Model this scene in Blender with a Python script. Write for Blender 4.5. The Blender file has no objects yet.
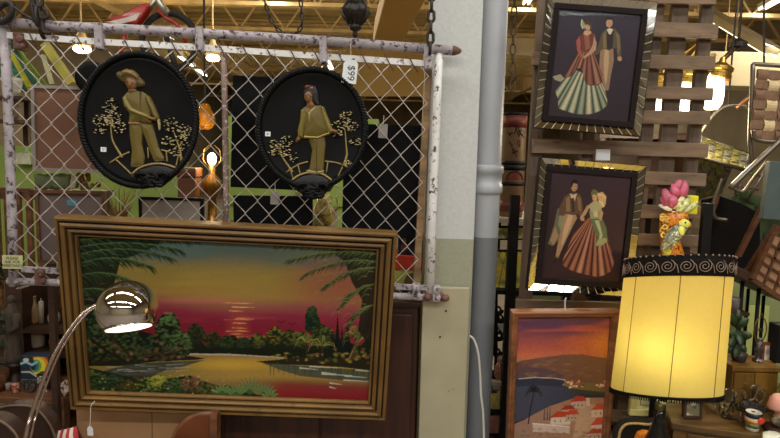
import bpy, math, random
import numpy as np
from mathutils import Vector, Matrix
random.seed(7)
rng = np.random.default_rng(5)
V = Vector
R_ = math.radians
C = bpy.context.scene.collection

# ------------------------------------------------------------------ camera
W, H, F = 780, 438, 575.0
CAM = V((0, 0, 1.5))
ROT = Matrix.Rotation(math.pi / 2 + R_(-6.0), 3, 'X') @ Matrix.Rotation(R_(1.4), 3, 'Z')
RINV = ROT.transposed()
cam_d = bpy.data.cameras.new('camera')
cam_d.sensor_width = 36
cam_d.lens = F / W * 36
cam_d.clip_start = 0.05
cam = bpy.data.objects.new('camera', cam_d)
C.objects.link(cam)
cam.matrix_world = Matrix.Translation(CAM) @ ROT.to_4x4()
bpy.context.scene.camera = cam


def ray(x, y):
    return ROT @ V(((x - W / 2) / F, (H / 2 - y) / F, -1))


def at(x, y, Y):
    """the point at distance Y into the shop that is seen at (x, y)"""
    d = ray(x, y)
    return CAM + d * (Y / d.y)


def proj(p):
    q = RINV @ (V(p) - CAM)
    return (W / 2 - q.x / q.z * F, H / 2 + q.y / q.z * F)


def zc(ox, oy, s, pts):
    return [(ox + x / s, oy + y / s) for x, y in pts]


# ------------------------------------------------------------------ colour
GAIN = 2.0


def lin(hx):
    if isinstance(hx, str):
        c = [int(hx[i:i + 2], 16) / 255 for i in (0, 2, 4)]
    else:
        c = [v / 255 for v in hx]
    return [v / 12.92 if v <= .04045 else ((v + .055) / 1.055) ** 2.4 for v in c]


def col(hx, g=None):
    g = GAIN if g is None else g
    return tuple(min(.9, v * g) for v in lin(hx)) + (1,)


MATS = {}


def mat(name, hx, rough=.6, metal=0, var=.25, scale=14, stretch=(1, 1, 1), bump=0, spots=None, trans=0, coat=0, g=None, spec=.5, thr=(.5, .6)):
    """principled surface, its colour broken up by noise; spots = (colour) of worn patches"""
    if name in MATS:
        return MATS[name]
    m = bpy.data.materials.new(name)
    m.use_nodes = True
    nt = m.node_tree
    b = nt.nodes['Principled BSDF']
    c = col(hx, g)
    b.inputs['Roughness'].default_value = rough
    b.inputs['Metallic'].default_value = metal
    b.inputs['Specular IOR Level'].default_value = spec
    b.inputs['Coat Weight'].default_value = coat
    b.inputs['Transmission Weight'].default_value = trans
    b.inputs['Base Color'].default_value = c
    if var or spots or bump:
        tc = nt.nodes.new('ShaderNodeTexCoord')
        mp = nt.nodes.new('ShaderNodeMapping')
        mp.inputs['Scale'].default_value = stretch
        nz = nt.nodes.new('ShaderNodeTexNoise')
        nz.inputs['Scale'].default_value = scale
        nz.inputs['Detail'].default_value = 5
        nt.links.new(tc.outputs['Object'], mp.inputs[0])
        nt.links.new(mp.outputs[0], nz.inputs['Vector'])
        rp = nt.nodes.new('ShaderNodeValToRGB')
        rp.color_ramp.elements[0].position = .3
        rp.color_ramp.elements[1].position = .7
        rp.color_ramp.elements[0].color = tuple(v * (1 - var) for v in c[:3]) + (1,)
        rp.color_ramp.elements[1].color = tuple(min(.92, v * (1 + var)) for v in c[:3]) + (1,)
        nt.links.new(nz.outputs['Fac'], rp.inputs[0])
        out = rp.outputs[0]
        if spots:
            n2 = nt.nodes.new('ShaderNodeTexNoise')
            n2.inputs['Scale'].default_value = scale * 2.3
            n2.inputs['Detail'].default_value = 7
            n2.inputs['Roughness'].default_value = .7
            nt.links.new(mp.outputs[0], n2.inputs['Vector'])
            r2 = nt.nodes.new('ShaderNodeValToRGB')
            r2.color_ramp.elements[0].position = thr[0]
            r2.color_ramp.elements[1].position = thr[1]
            nt.links.new(n2.outputs['Fac'], r2.inputs[0])
            mx = nt.nodes.new('ShaderNodeMix')
            mx.data_type = 'RGBA'
            nt.links.new(r2.outputs[0], mx.inputs['Factor'])
            nt.links.new(out, mx.inputs['A'])
            mx.inputs['B'].default_value = col(spots, g)
            out = mx.outputs['Result']
        nt.links.new(out, b.inputs['Base Color'])
        if bump:
            bp = nt.nodes.new('ShaderNodeBump')
            bp.inputs['Strength'].default_value = bump
            bp.inputs['Distance'].default_value = .01
            nt.links.new(nz.outputs['Fac'], bp.inputs['Height'])
            nt.links.new(bp.outputs[0], b.inputs['Normal'])
    MATS[name] = m
    return m


def wood(name, hx, dark=None, rough=.5, axis=0, scale=9, coat=0, g=None):
    st = [9, 9, 9]
    st[axis] = .9
    return mat(name, hx, rough, 0, .45, scale / 3, tuple(st), .15, spots=dark, coat=coat, g=g, thr=(.55, .68))


def emis(name, hx, strength):
    if name in MATS:
        return MATS[name]
    m = bpy.data.materials.new(name)
    m.use_nodes = True
    b = m.node_tree.nodes['Principled BSDF']
    c = tuple(lin(hx)) + (1,)
    b.inputs['Base Color'].default_value = c
    b.inputs['Emission Color'].default_value = c
    b.inputs['Emission Strength'].default_value = strength
    MATS[name] = m
    return m


def glassy(name, tint=(1, 1, 1), gloss=.12, rough=.02):
    """thin glass: see-through with a fresnel sheen"""
    if name in MATS:
        return MATS[name]
    m = bpy.data.materials.new(name)
    m.use_nodes = True
    nt = m.node_tree
    nt.nodes.remove(nt.nodes['Principled BSDF'])
    t = nt.nodes.new('ShaderNodeBsdfTransparent')
    t.inputs[0].default_value = tuple(tint) + (1,)
    gl = nt.nodes.new('ShaderNodeBsdfGlossy')
    gl.inputs['Roughness'].default_value = rough
    lw = nt.nodes.new('ShaderNodeLayerWeight')
    lw.inputs[0].default_value = gloss
    mx = nt.nodes.new('ShaderNodeMixShader')
    nt.links.new(lw.outputs['Fresnel'], mx.inputs[0])
    nt.links.new(t.outputs[0], mx.inputs[1])
    nt.links.new(gl.outputs[0], mx.inputs[2])
    nt.links.new(mx.outputs[0], nt.nodes['Material Output'].inputs[0])
    MATS[name] = m
    return m


def vcmat(name, rough=.5, metal=0, spec=.4, bump=0):
    """colours come from the object's own paint layer (a colour attribute)"""
    if name in MATS:
        return MATS[name]
    m = bpy.data.materials.new(name)
    m.use_nodes = True
    nt = m.node_tree
    b = nt.nodes['Principled BSDF']
    a = nt.nodes.new('ShaderNodeVertexColor')
    a.layer_name = 'paint'
    nt.links.new(a.outputs[0], b.inputs['Base Color'])
    b.inputs['Roughness'].default_value = rough
    b.inputs['Metallic'].default_value = metal
    b.inputs['Specular IOR Level'].default_value = spec
    if bump:
        tc = nt.nodes.new('ShaderNodeTexCoord')
        nz = nt.nodes.new('ShaderNodeTexNoise')
        nz.inputs['Scale'].default_value = 160
        nt.links.new(tc.outputs['Object'], nz.inputs['Vector'])
        bp = nt.nodes.new('ShaderNodeBump')
        bp.inputs['Strength'].default_value = bump
        bp.inputs['Distance'].default_value = .002
        nt.links.new(nz.outputs['Fac'], bp.inputs['Height'])
        nt.links.new(bp.outputs[0], b.inputs['Normal'])
    MATS[name] = m
    return m


# ------------------------------------------------------------------ objects
ROOT = {}


def tag(o, label, cat, group=None, kind=None):
    if label:
        o['label'] = label
    if cat:
        o['category'] = cat
    if group:
        o['group'] = group
    if kind:
        o['kind'] = kind
    return o


def thing(name, label, cat, loc, group=None):
    o = bpy.data.objects.new(name, None)
    o.empty_display_size = .05
    C.objects.link(o)
    o.location = loc
    ROOT[o] = V(loc)
    return tag(o, label, cat, group)


def frame_axes(d):
    d = V(d).normalized()
    a = V((0, 0, 1)) if abs(d.z) < .9 else V((1, 0, 0))
    x = d.cross(a).normalized()
    return x, x.cross(d).normalized(), d


class Fr:
    """a flat thing's own frame: origin, right, up, towards the viewer"""
    def __init__(s, O, U, Vv, w=0, h=0):
        s.O, s.U, s.V = V(O), V(U).normalized(), V(Vv).normalized()
        s.N = s.U.cross(s.V).normalized()
        s.wd, s.ht = w, h

    def w(s, u, v, n=0):
        return s.O + s.U * u + s.V * v + s.N * n

    def px(s, x, y, n=0):
        d = ray(x, y)
        o = s.O + s.N * n
        t = (o - CAM).dot(s.N) / d.dot(s.N)
        p = CAM + d * t - s.O
        return p.dot(s.U), p.dot(s.V)

    def P(s, x, y, n=0):
        return s.w(*s.px(x, y, n), n)


def rect_px(TL, TR, BR, BL, Y, yaw=None, tilt=None, reg=.4):
    """the rectangle in space that the photo shows with these corners"""
    cx = sum(p[0] for p in (TL, TR, BR, BL)) / 4
    cy = sum(p[1] for p in (TL, TR, BR, BL)) / 4
    o = at(cx, cy, Y)
    best = None
    for a in (range(-14, 15) if yaw is None else [yaw]):
        for t in (range(-12, 13) if tilt is None else [tilt]):
            n = Matrix.Rotation(R_(a), 3, 'Z') @ Matrix.Rotation(R_(t), 3, 'X') @ V((0, -1, 0))
            q = []
            for p in (TL, TR, BR, BL):
                d = ray(*p)
                q.append(CAM + d * ((o - CAM).dot(n) / d.dot(n)))
            t_, r, b, l = q[1] - q[0], q[2] - q[1], q[2] - q[3], q[3] - q[0]
            s = (t_.length + b.length) / 2
            e = (t_ - b).length / s + (l - r).length / s + abs(t_.normalized().dot(l.normalized())) + abs(b.normalized().dot(r.normalized()))
            e += reg * .01 * (abs(a) + abs(t)) / 3
            if best is None or e < best[0]:
                best = (e, a, t, q)
    q = best[3]
    U = ((q[1] - q[0]) + (q[2] - q[3])).normalized()
    Vv = ((q[0] - q[3]) + (q[1] - q[2]))
    Vv = (Vv - U * Vv.dot(U)).normalized()
    w = ((q[1] - q[0]).length + (q[2] - q[3]).length) / 2
    h = ((q[0] - q[3]).length + (q[1] - q[2]).length) / 2
    f = Fr(sum(q, V()) / 4, U, Vv, w, h)
    f.info = best[:3]
    return f


class MB:
    """collects shapes and links them as ONE mesh"""
    def __init__(s):
        s.v, s.f, s.m, s.c = [], [], [], []
        s.mi = 0

    def add(s, vs, fs):
        b = len(s.v)
        s.v += [V(p) for p in vs]
        s.f += [tuple(b + i for i in f) for f in fs]
        s.m += [s.mi] * len(fs)
        return s

    def hexa(s, p):
        return s.add(p, [(0, 3, 2, 1), (4, 5, 6, 7), (0, 1, 5, 4), (1, 2, 6, 5), (2, 3, 7, 6), (3, 0, 4, 7)])

    def box(s, c, size, M=None):
        a, b, d = size[0] / 2, size[1] / 2, size[2] / 2
        p = [V(q) for q in ((-a, -b, -d), (a, -b, -d), (a, b, -d), (-a, b, -d), (-a, -b, d), (a, -b, d), (a, b, d), (-a, b, d))]
        if M is not None:
            p = [M @ q for q in p]
        return s.hexa([V(c) + q for q in p])

    def span(s, lo, hi):
        lo, hi = V(lo), V(hi)
        return s.box((lo + hi) / 2, [abs(x) for x in (hi - lo)])

    def fbox(s, fr, u0, u1, v0, v1, n0, n1):
        return s.hexa([fr.w(u0, v0, n0), fr.w(u0, v0, n1), fr.w(u1, v0, n1), fr.w(u1, v0, n0),
                       fr.w(u0, v1, n0), fr.w(u0, v1, n1), fr.w(u1, v1, n1), fr.w(u1, v1, n0)])

    def bar(s, a, b, w, t, up=(0, 0, 1)):
        """rectangular bar a to b, w across, t along up"""
        a, b = V(a), V(b)
        d = (b - a).normalized()
        x = d.cross(V(up)).normalized()
        y = x.cross(d)
        x, y = x * w / 2, y * t / 2
        return s.hexa([a - x - y, a + x - y, b + x - y, b - x - y, a - x + y, a + x + y, b + x + y, b - x + y])

    def tube(s, pts, r, seg=8, closed=False, flat=None):
        pts = [V(p) for p in pts]
        n = len(pts)
        rs = [r] * n if isinstance(r, (int, float)) else r
        vs, fs = [], []
        x = None
        for i, p in enumerate(pts):
            if closed:
                d = pts[(i + 1) % n] - pts[i - 1]
            else:
                d = pts[min(i + 1, n - 1)] - pts[max(i - 1, 0)]
            d.normalize()
            if x is None:
                x = frame_axes(d)[0]
            x = (x - d * x.dot(d)).normalized()
            y = d.cross(x)
            for k in range(seg):
                a = 2 * math.pi * k / seg
                q = x * math.cos(a) * rs[i] + y * math.sin(a) * rs[i]
                if flat is not None:
                    q -= flat[0] * q.dot(flat[0]) * (1 - flat[1])
                vs.append(p + q)
        m = n if closed else n - 1
        for i in range(m):
            for k in range(seg):
                a, b = i * seg + k, i * seg + (k + 1) % seg
                c, d = ((i + 1) % n) * seg + (k + 1) % seg, ((i + 1) % n) * seg + k
                fs.append((a, b, c, d))
        if not closed:
            fs.append(tuple(range(seg))[::-1])
            fs.append(tuple((n - 1) * seg + k for k in range(seg)))
        return s.add(vs, fs)

    def lathe(s, prof, c, axis=(0, 0, 1), seg=32, sx=1, sy=1, X=None, cap=True):
        """prof: (radius, height) pairs turned about the axis through c"""
        d = V(axis).normalized()
        if X is None:
            x, y, d = frame_axes(d)
        else:
            x = V(X)
            y = d.cross(x)
        vs, fs = [], []
        for r, z in prof:
            for k in range(seg):
                a = 2 * math.pi * k / seg
                vs.append(V(c) + d * z + x * (r * sx * math.cos(a)) + y * (r * sy * math.sin(a)))
        for i in range(len(prof) - 1):
            for k in range(seg):
                fs.append((i * seg + k, i * seg + (k + 1) % seg, (i + 1) * seg + (k + 1) % seg, (i + 1) * seg + k))
        if cap:
            if prof[0][0] > 1e-5:
                fs.append(tuple(range(seg))[::-1])
            if prof[-1][0] > 1e-5:
                fs.append(tuple((len(prof) - 1) * seg + k for k in range(seg)))
        return s.add(vs, fs)

    def ball(s, c, r, seg=12, rings=8, ax=None):
        rr = (r, r, r) if isinstance(r, (int, float)) else r
        ax = ax or (V((1, 0, 0)), V((0, 1, 0)), V((0, 0, 1)))
        vs, fs = [], []
        for i in range(rings + 1):
            t = math.pi * i / rings
            for k in range(seg):
                a = 2 * math.pi * k / seg
                vs.append(V(c) + ax[0] * (rr[0] * math.sin(t) * math.cos(a)) + ax[1] * (rr[1] * math.sin(t) * math.sin(a)) + ax[2] * (rr[2] * math.cos(t)))
        for i in range(rings):
            for k in range(seg):
                fs.append((i * seg + k, (i + 1) * seg + k, (i + 1) * seg + (k + 1) % seg, i * seg + (k + 1) % seg))
        return s.add(vs, fs)

    def prism(s, poly, ext):
        n = len(poly)
        e = V(ext)
        vs = [V(p) for p in poly] + [V(p) + e for p in poly]
        fs = [tuple(range(n))[::-1], tuple(range(n, 2 * n))]
        fs += [(i, (i + 1) % n, n + (i + 1) % n, n + i) for i in range(n)]
        return s.add(vs, fs)

    def sheet(s, grid, th=0):
        """grid of points as a surface, with thickness th along its normals"""
        ny, nx = len(grid), len(grid[0])
        s.add([p for row in grid for p in row],
              [(j * nx + i, j * nx + i + 1, (j + 1) * nx + i + 1, (j + 1) * nx + i) for j in range(ny - 1) for i in range(nx - 1)])
        s.th = th
        return s

    def build(s, name, m, parent=None, smooth=False, label=None, cat=None, group=None, kind=None, bev=0, solid=0, sub=0, origin=None):
        if parent is None:
            if origin is None:
                lo = [min(p[i] for p in s.v) for i in range(3)]
                hi = [max(p[i] for p in s.v) for i in range(3)]
                origin = V(((lo[0] + hi[0]) / 2, (lo[1] + hi[1]) / 2, lo[2]))
        else:
            origin = ROOT[parent]
        me = bpy.data.meshes.new(name)
        me.from_pydata([p - origin for p in s.v], [], s.f)
        ms = m if isinstance(m, (list, tuple)) else [m]
        for q in ms:
            me.materials.append(q)
        if len(ms) > 1:
            me.polygons.foreach_set('material_index', s.m)
        if smooth:
            me.polygons.foreach_set('use_smooth', [True] * len(s.f))
        if len(s.c):
            ca = me.color_attributes.new('paint', 'FLOAT_COLOR', 'POINT')
            ca.data.foreach_set('color', np.array(s.c, dtype=np.float32).ravel())
        me.validate()
        me.update()
        o = bpy.data.objects.new(name, me)
        C.objects.link(o)
        ROOT[o] = origin
        if parent is None:
            o.location = origin
        else:
            o.parent = parent
        if solid:
            md = o.modifiers.new('thick', 'SOLIDIFY')
            md.thickness = solid
            md.offset = 0
        if bev:
            md = o.modifiers.new('bev', 'BEVEL')
            md.width = bev
            md.segments = 2
            md.limit_method = 'ANGLE'
        if sub:
            md = o.modifiers.new('sub', 'SUBSURF')
            md.levels = md.render_levels = sub
        return tag(o, label, cat, group, kind)


def arc_pts(p0, p1, p2, n=12):
    p0, p1, p2 = V(p0), V(p1), V(p2)
    return [p0 * (1 - t) ** 2 + p1 * 2 * t * (1 - t) + p2 * t * t for t in [i / n for i in range(n + 1)]]


def smooth_path(pts, n=6):
    pts = [V(p) for p in pts]
    out = []
    for i in range(len(pts) - 1):
        p0, p1, p2, p3 = pts[max(i - 1, 0)], pts[i], pts[i + 1], pts[min(i + 2, len(pts) - 1)]
        for k in range(n):
            t = k / n
            out.append(.5 * ((2 * p1) + (p2 - p0) * t + (2 * p0 - 5 * p1 + 4 * p2 - p3) * t * t + (3 * p1 - p0 - 3 * p2 + p3) * t ** 3))
    return out + [pts[-1]]


def ell(cx, cy, rx, ry, a=0, n=28):
    a = R_(a)
    return [(cx + rx * math.cos(t) * math.cos(a) - ry * math.sin(t) * math.sin(a), cy + rx * math.cos(t) * math.sin(a) + ry * math.sin(t) * math.cos(a))
            for t in [2 * math.pi * i / n for i in range(n)]]


# ------------------------------------------------------------------ painter: an artist's brush on a canvas, kept as a colour layer of the canvas mesh
class Paint:
    def __init__(s, x0, y0, x1, y1, ss=3, base='808080'):
        s.x0, s.y0, s.ss = x0, y0, ss
        s.w, s.h = int((x1 - x0) * ss), int((y1 - y0) * ss)
        s.a = np.zeros((s.h, s.w, 3)) + np.array(lin(base))
        yy, xx = np.mgrid[0:s.h, 0:s.w]
        s.X, s.Y = x0 + (xx + .5) / ss, y0 + (yy + .5) / ss

    def noise(s, cx, cy, seed=0):
        r = np.random.default_rng(seed)
        gx, gy = int(s.w / s.ss / cx) + 3, int(s.h / s.ss / cy) + 3
        g = r.random((gy, gx))
        fx, fy = (s.X - s.x0) / cx, (s.Y - s.y0) / cy
        ix, iy = fx.astype(int), fy.astype(int)
        tx, ty = fx - ix, fy - iy
        tx, ty = tx * tx * (3 - 2 * tx), ty * ty * (3 - 2 * ty)
        return (g[iy, ix] * (1 - tx) + g[iy, ix + 1] * tx) * (1 - ty) + (g[iy + 1, ix] * (1 - tx) + g[iy + 1, ix + 1] * tx) * ty

    def mix(s, m, c, sl=None):
        c = np.array(lin(c)) if isinstance(c, (str, tuple)) else c
        if sl is None:
            s.a += (c - s.a) * m[..., None]
        else:
            s.a[sl] += (c - s.a[sl]) * m[..., None]

    def vgrad(s, stops, x0=None, tilt=0, m=None):
        ys = [p[0] for p in stops]
        cs = np.array([lin(p[1]) for p in stops])
        yy = s.Y - tilt * (s.X - s.x0)
        g = np.stack([np.interp(yy, ys, cs[:, k]) for k in range(3)], -1)
        if m is None:
            s.a[:] = g
        else:
            s.a += (g - s.a) * m[..., None]

    def win(s, pts, pad=1):
        xs, ys = [p[0] for p in pts], [p[1] for p in pts]
        i0 = max(0, int((min(xs) - pad - s.x0) * s.ss)); i1 = min(s.w, int((max(xs) + pad - s.x0) * s.ss) + 1)
        j0 = max(0, int((min(ys) - pad - s.y0) * s.ss)); j1 = min(s.h, int((max(ys) + pad - s.y0) * s.ss) + 1)
        return (slice(j0, max(j0, j1)), slice(i0, max(i0, i1)))

    def mask(s, pts, sl):
        X, Y = s.X[sl], s.Y[sl]
        ins = np.zeros(X.shape, bool)
        n = len(pts)
        for i in range(n):
            (xa, ya), (xb, yb) = pts[i], pts[(i + 1) % n]
            if ya == yb:
                continue
            c = ((ya > Y) != (yb > Y)) & (X < (xb - xa) * (Y - ya) / (yb - ya) + xa)
            ins ^= c
        return ins

    def poly(s, pts, c, alpha=1, grad=None):
        sl = s.win(pts)
        m = s.mask(pts, sl) * float(alpha)
        if grad:                                    # grad: (x0,y0,x1,y1,colour at the second point)
            x0, y0, x1, y1, c2 = grad
            t = np.clip(((s.X[sl] - x0) * (x1 - x0) + (s.Y[sl] - y0) * (y1 - y0)) / ((x1 - x0) ** 2 + (y1 - y0) ** 2), 0, 1)[..., None]
            cc = np.array(lin(c)) * (1 - t) + np.array(lin(c2)) * t
            s.a[sl] += (cc - s.a[sl]) * m[..., None]
        else:
            s.mix(m, c, sl)

    def soft(s, cx, cy, rx, ry, c, alpha=1, p=1.5):
        sl = s.win([(cx - rx, cy - ry), (cx + rx, cy + ry)])
        d = ((s.X[sl] - cx) / rx) ** 2 + ((s.Y[sl] - cy) / ry) ** 2
        s.mix(np.clip(1 - d, 0, 1) ** p * alpha, c, sl)

    def line(s, p, q, w0, c, w1=None, alpha=1):
        w1 = w0 if w1 is None else w1
        sl = s.win([p, q], max(w0, w1) + 1)
        X, Y = s.X[sl], s.Y[sl]
        dx, dy = q[0] - p[0], q[1] - p[1]
        L = dx * dx + dy * dy + 1e-9
        t = np.clip(((X - p[0]) * dx + (Y - p[1]) * dy) / L, 0, 1)
        d = np.hypot(X - p[0] - t * dx, Y - p[1] - t * dy)
        w = (w0 + (w1 - w0) * t) / 2
        s.mix(np.clip((w - d) * s.ss + .5, 0, 1) * alpha, c, sl)

    def path(s, pts, w, c, w1=None, alpha=1):
        n = len(pts) - 1
        w1 = w if w1 is None else w1
        for i in range(n):
            s.line(pts[i], pts[i + 1], w + (w1 - w) * i / n, c, w + (w1 - w) * (i + 1) / n, alpha)

    def bush(s, cx, cy, rx, ry, dark, light, n=30, r=1.6, seed=1):
        rr = random.Random(seed)
        s.poly([(cx + rx * math.cos(t) * (1 + .12 * math.sin(5 * t + seed)), cy + ry * math.sin(t) * (1 + .12 * math.cos(4 * t + seed))) for t in [i * .2244 for i in range(28)]], dark)
        for _ in range(n):
            a, q = rr.random() * 6.283, math.sqrt(rr.random())
            x, y = cx + rx * q * math.cos(a), cy + ry * q * math.sin(a)
            k = .35 + .65 * max(0, (cy - y) / ry * .6 + .35 + .3 * (cx - x) / rx * .3)
            s.soft(x, y, r * (1 + rr.random()), r * .8, light, min(1, k) * rr.uniform(.3, 1))

    def grain(s, amt, cx=1.2, cy=1.2, seed=3):
        s.a *= (1 + amt * (s.noise(cx, cy, seed) - .5) * 2)[..., None]

    def sample(s, x, y):
        i = np.clip((x - s.x0) * s.ss - .5, 0, s.w - 1.001)
        j = np.clip((y - s.y0) * s.ss - .5, 0, s.h - 1.001)
        i0, j0 = i.astype(int), j.astype(int)
        u, v = (i - i0)[..., None], (j - j0)[..., None]
        a = s.a
        return (a[j0, i0] * (1 - u) + a[j0, i0 + 1] * u) * (1 - v) + (a[j0 + 1, i0] * (1 - u) + a[j0 + 1, i0 + 1] * u) * v


def canvas(fr, u0, u1, v0, v1, n, paint, name, m, parent, nx, ny, gain=None, **k):
    """a canvas mesh carrying the artist's colours"""
    g = GAIN if gain is None else gain
    b = MB()
    us, vs = np.linspace(u0, u1, nx), np.linspace(v0, v1, ny)
    UU, VV = np.meshgrid(us, vs)
    O, U, Vv, N = (np.array(q) for q in (fr.O, fr.U, fr.V, fr.N))
    P = O + UU[..., None] * U + VV[..., None] * Vv + n * N
    q = (P - np.array(CAM)) @ np.array(ROT)
    x, y = W / 2 - q[..., 0] / q[..., 2] * F, H / 2 + q[..., 1] / q[..., 2] * F
    c = np.clip(paint.sample(x, y) * g, 0, .9).reshape(-1, 3)
    b.v = [V(p) for p in P.reshape(-1, 3)]
    b.f = [(j * nx + i, j * nx + i + 1, (j + 1) * nx + i + 1, (j + 1) * nx + i) for j in range(ny - 1) for i in range(nx - 1)]
    b.m = [0] * len(b.f)
    b.c = np.concatenate([c, np.ones((len(c), 1))], 1)
    return b.build(name, m, parent, **k)


def relief(fr, items, name, m, parent, n0, step=.0011, gain=None, **k):
    """a moulded low relief: items = (outline in photo pixels, height, colour); one continuous skin"""
    g = GAIN if gain is None else gain
    it = [([fr.px(x, y, n0) for x, y in po], h, c) for po, h, c in items]
    us = [p[0] for po, _, _ in it for p in po]
    vs = [p[1] for po, _, _ in it for p in po]
    nx, ny = int((max(us) - min(us)) / step) + 5, int((max(vs) - min(vs)) / step) + 5
    gu = min(us) - 2 * step + np.arange(nx) * step
    gv = min(vs) - 2 * step + np.arange(ny) * step
    X, Y = np.meshgrid(gu, gv)
    Hh = np.full(X.shape, -1.0)
    Cc = np.zeros(X.shape + (3,))
    for po, h, c in it:
        ins = np.zeros(X.shape, bool)
        D = np.full(X.shape, 1e9)
        for i in range(len(po)):
            (xa, ya), (xb, yb) = po[i], po[(i + 1) % len(po)]
            dx, dy = xb - xa, yb - ya
            t = np.clip(((X - xa) * dx + (Y - ya) * dy) / (dx * dx + dy * dy + 1e-12), 0, 1)
            D = np.minimum(D, np.hypot(X - xa - t * dx, Y - ya - t * dy))
            if ya != yb:
                ins ^= ((ya > Y) != (yb > Y)) & (X < dx * (Y - ya) / dy + xa)
        dm = max(1e-6, D[ins].max() if ins.any() else 1e-6)
        hh = np.where(ins, h * (.35 + .65 * np.sqrt(np.clip(D / dm, 0, 1))), -1)
        hh = np.where(ins & (D < step * 1.2), h * .3, hh)
        up = hh > Hh
        Hh = np.where(up, hh, Hh)
        Cc[up] = lin(c)
    keep = Hh > 0
    # one ring of skirt around the shape lies on the ground of the relief
    sk = keep.copy()
    sk[1:] |= keep[:-1]; sk[:-1] |= keep[1:]
    s2 = sk.copy()
    s2[:, 1:] |= sk[:, :-1]; s2[:, :-1] |= sk[:, 1:]
    for _ in range(1):
        cn = np.zeros(X.shape + (3,)); wt = np.zeros(X.shape)
        for dj in (-1, 0, 1):
            for di in (-1, 0, 1):
                sh = np.roll(np.roll(keep, dj, 0), di, 1)
                cn += np.roll(np.roll(Cc, dj, 0), di, 1) * sh[..., None]; wt += sh
        Cc = np.where((~keep & s2)[..., None], cn / np.maximum(wt, 1)[..., None], Cc)
    idx = -np.ones(X.shape, int)
    idx[s2] = np.arange(s2.sum())
    b = MB()
    b.v = [fr.w(X[j, i], Y[j, i], n0 + (Hh[j, i] if keep[j, i] else -.001)) for j, i in zip(*np.nonzero(s2))]
    q = s2[:-1, :-1] & s2[1:, :-1] & s2[1:, 1:] & s2[:-1, 1:]
    b.f = [(idx[j, i], idx[j, i + 1], idx[j + 1, i + 1], idx[j + 1, i]) for j, i in zip(*np.nonzero(q))]
    b.m = [0] * len(b.f)
    c = np.clip(Cc[s2] * g, 0, .9)
    b.c = np.concatenate([c, np.ones((len(c), 1))], 1)
    return b.build(name, m, parent, smooth=True, **k)


def text_mesh(txt, fr, u, v, n, size, m, parent, name='lettering', rot=0, align='CENTER'):
    """raised lettering, kept as one mesh"""
    cu = bpy.data.curves.new('t', 'FONT')
    cu.body = txt
    cu.size = size
    cu.align_x = align
    cu.align_y = 'CENTER'
    cu.extrude = .0004
    o = bpy.data.objects.new('t', cu)
    C.objects.link(o)
    me = bpy.data.meshes.new_from_object(o.evaluated_get(bpy.context.evaluated_depsgraph_get()))
    bpy.data.objects.remove(o)
    b = MB()
    ca, sa = math.cos(rot), math.sin(rot)
    b.add([fr.w(u + p.co.x * ca - p.co.y * sa, v + p.co.x * sa + p.co.y * ca, n + p.co.z) for p in me.vertices], [tuple(f.vertices) for f in me.polygons])
    bpy.data.meshes.remove(me)
    return b.build(name, m, parent)


def chain_links(b, pts, L=.034, wd=.011, r=.0032):
    """oval links strung along a path"""
    pts = [V(p) for p in pts]
    seglen = [(pts[i + 1] - pts[i]).length for i in range(len(pts) - 1)]
    tot = sum(seglen)
    pitch = L - 2.2 * r
    n = int(tot / pitch)
    def pos(t):
        for i, s_ in enumerate(seglen):
            if t <= s_ or i == len(seglen) - 1:
                return pts[i] + (pts[i + 1] - pts[i]) * (t / s_), (pts[i + 1] - pts[i]).normalized()
            t -= s_
    for i in range(n):
        p, d = pos((i + .5) * pitch)
        x, y, _ = frame_axes(d)
        if i % 2:
            x = y
        h = L / 2 - wd
        ring = []
        for k in range(12):
            a = 2 * math.pi * k / 12
            ring.append(p + x * (wd - r) * math.cos(a) + d * ((L / 2 - wd) * (1 if math.sin(a) >= 0 else -1) + (wd - r) * math.sin(a)))
        b.tube(ring, r, 6, True)
    return b
# ================================================================== the shop: shell, roof, lights
XL, XR, YB, YF, ZC = -7.5, 7.5, -6.0, 26.0, 4.45
m_floor = mat('concrete_floor', '5a5046', .5, var=.2, scale=3)
m_deck = mat('deck_paint', '8a7a50', .7, var=.18, scale=2)
m_steel = mat('joist_paint', '94805a', .6, var=.25, scale=5)
m_wallc = mat('wall_paint', '6b6250', .8, var=.15, scale=2)
m_far = mat('far_wall_paint', '4a3d28', .8, var=.3, scale=1.2)
MB().span((XL, YB, -.1), (XR, YF, 0)).build('floor', m_floor, kind='structure')
# roof deck: trapezoid ribs running across the shop
b = MB()
y, g0 = YB, []
prof = []
while y < YF:
    prof += [(y, ZC), (y + .13, ZC), (y + .18, ZC + .09), (y + .31, ZC + .09)]
    y += .36
grid = [[V((XL, yy, zz)), V((XR, yy, zz))] for yy, zz in prof]
b.sheet(grid)
b.build('ceiling', m_deck, kind='structure', solid=.01)
MB().span((XL - .1, YB, 0), (XL, YF, ZC + .1)).build('wall_left', m_wallc, kind='structure')
MB().span((XR, YB, 0), (XR + .1, YF, ZC + .1)).build('wall_right', m_wallc, kind='structure')
MB().span((XL, YB - .1, 0), (XR, YB, ZC + .1)).build('wall_rear', m_wallc, kind='structure')
MB().span((XL, YF, 0), (XR, YF + .1, ZC + .1)).build('wall_far', m_far, kind='structure')

# open-web joists
k = 0
for Y in (6.6, 9.2, 11.0, 13.2, 16.0, 19.5, 23.5):
    k += 1
    b = MB()
    for s in (-.035, .035):
        b.bar((XL, Y + s, ZC - .04), (XR, Y + s, ZC - .04), .05, .05)
        b.bar((XL, Y + s, ZC - .62), (XR, Y + s, ZC - .62), .05, .06)
    x = XL
    up = False
    while x < XR - .5:
        z0, z1 = (ZC - .62, ZC - .04) if up else (ZC - .04, ZC - .62)
        b.bar((x, Y, z0), (x + .42, Y, z1), .03, .035, (0, 1, 0))
        x += .42
        up = not up
    b.build('beam_%d' % k, m_steel, kind='structure')
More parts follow.
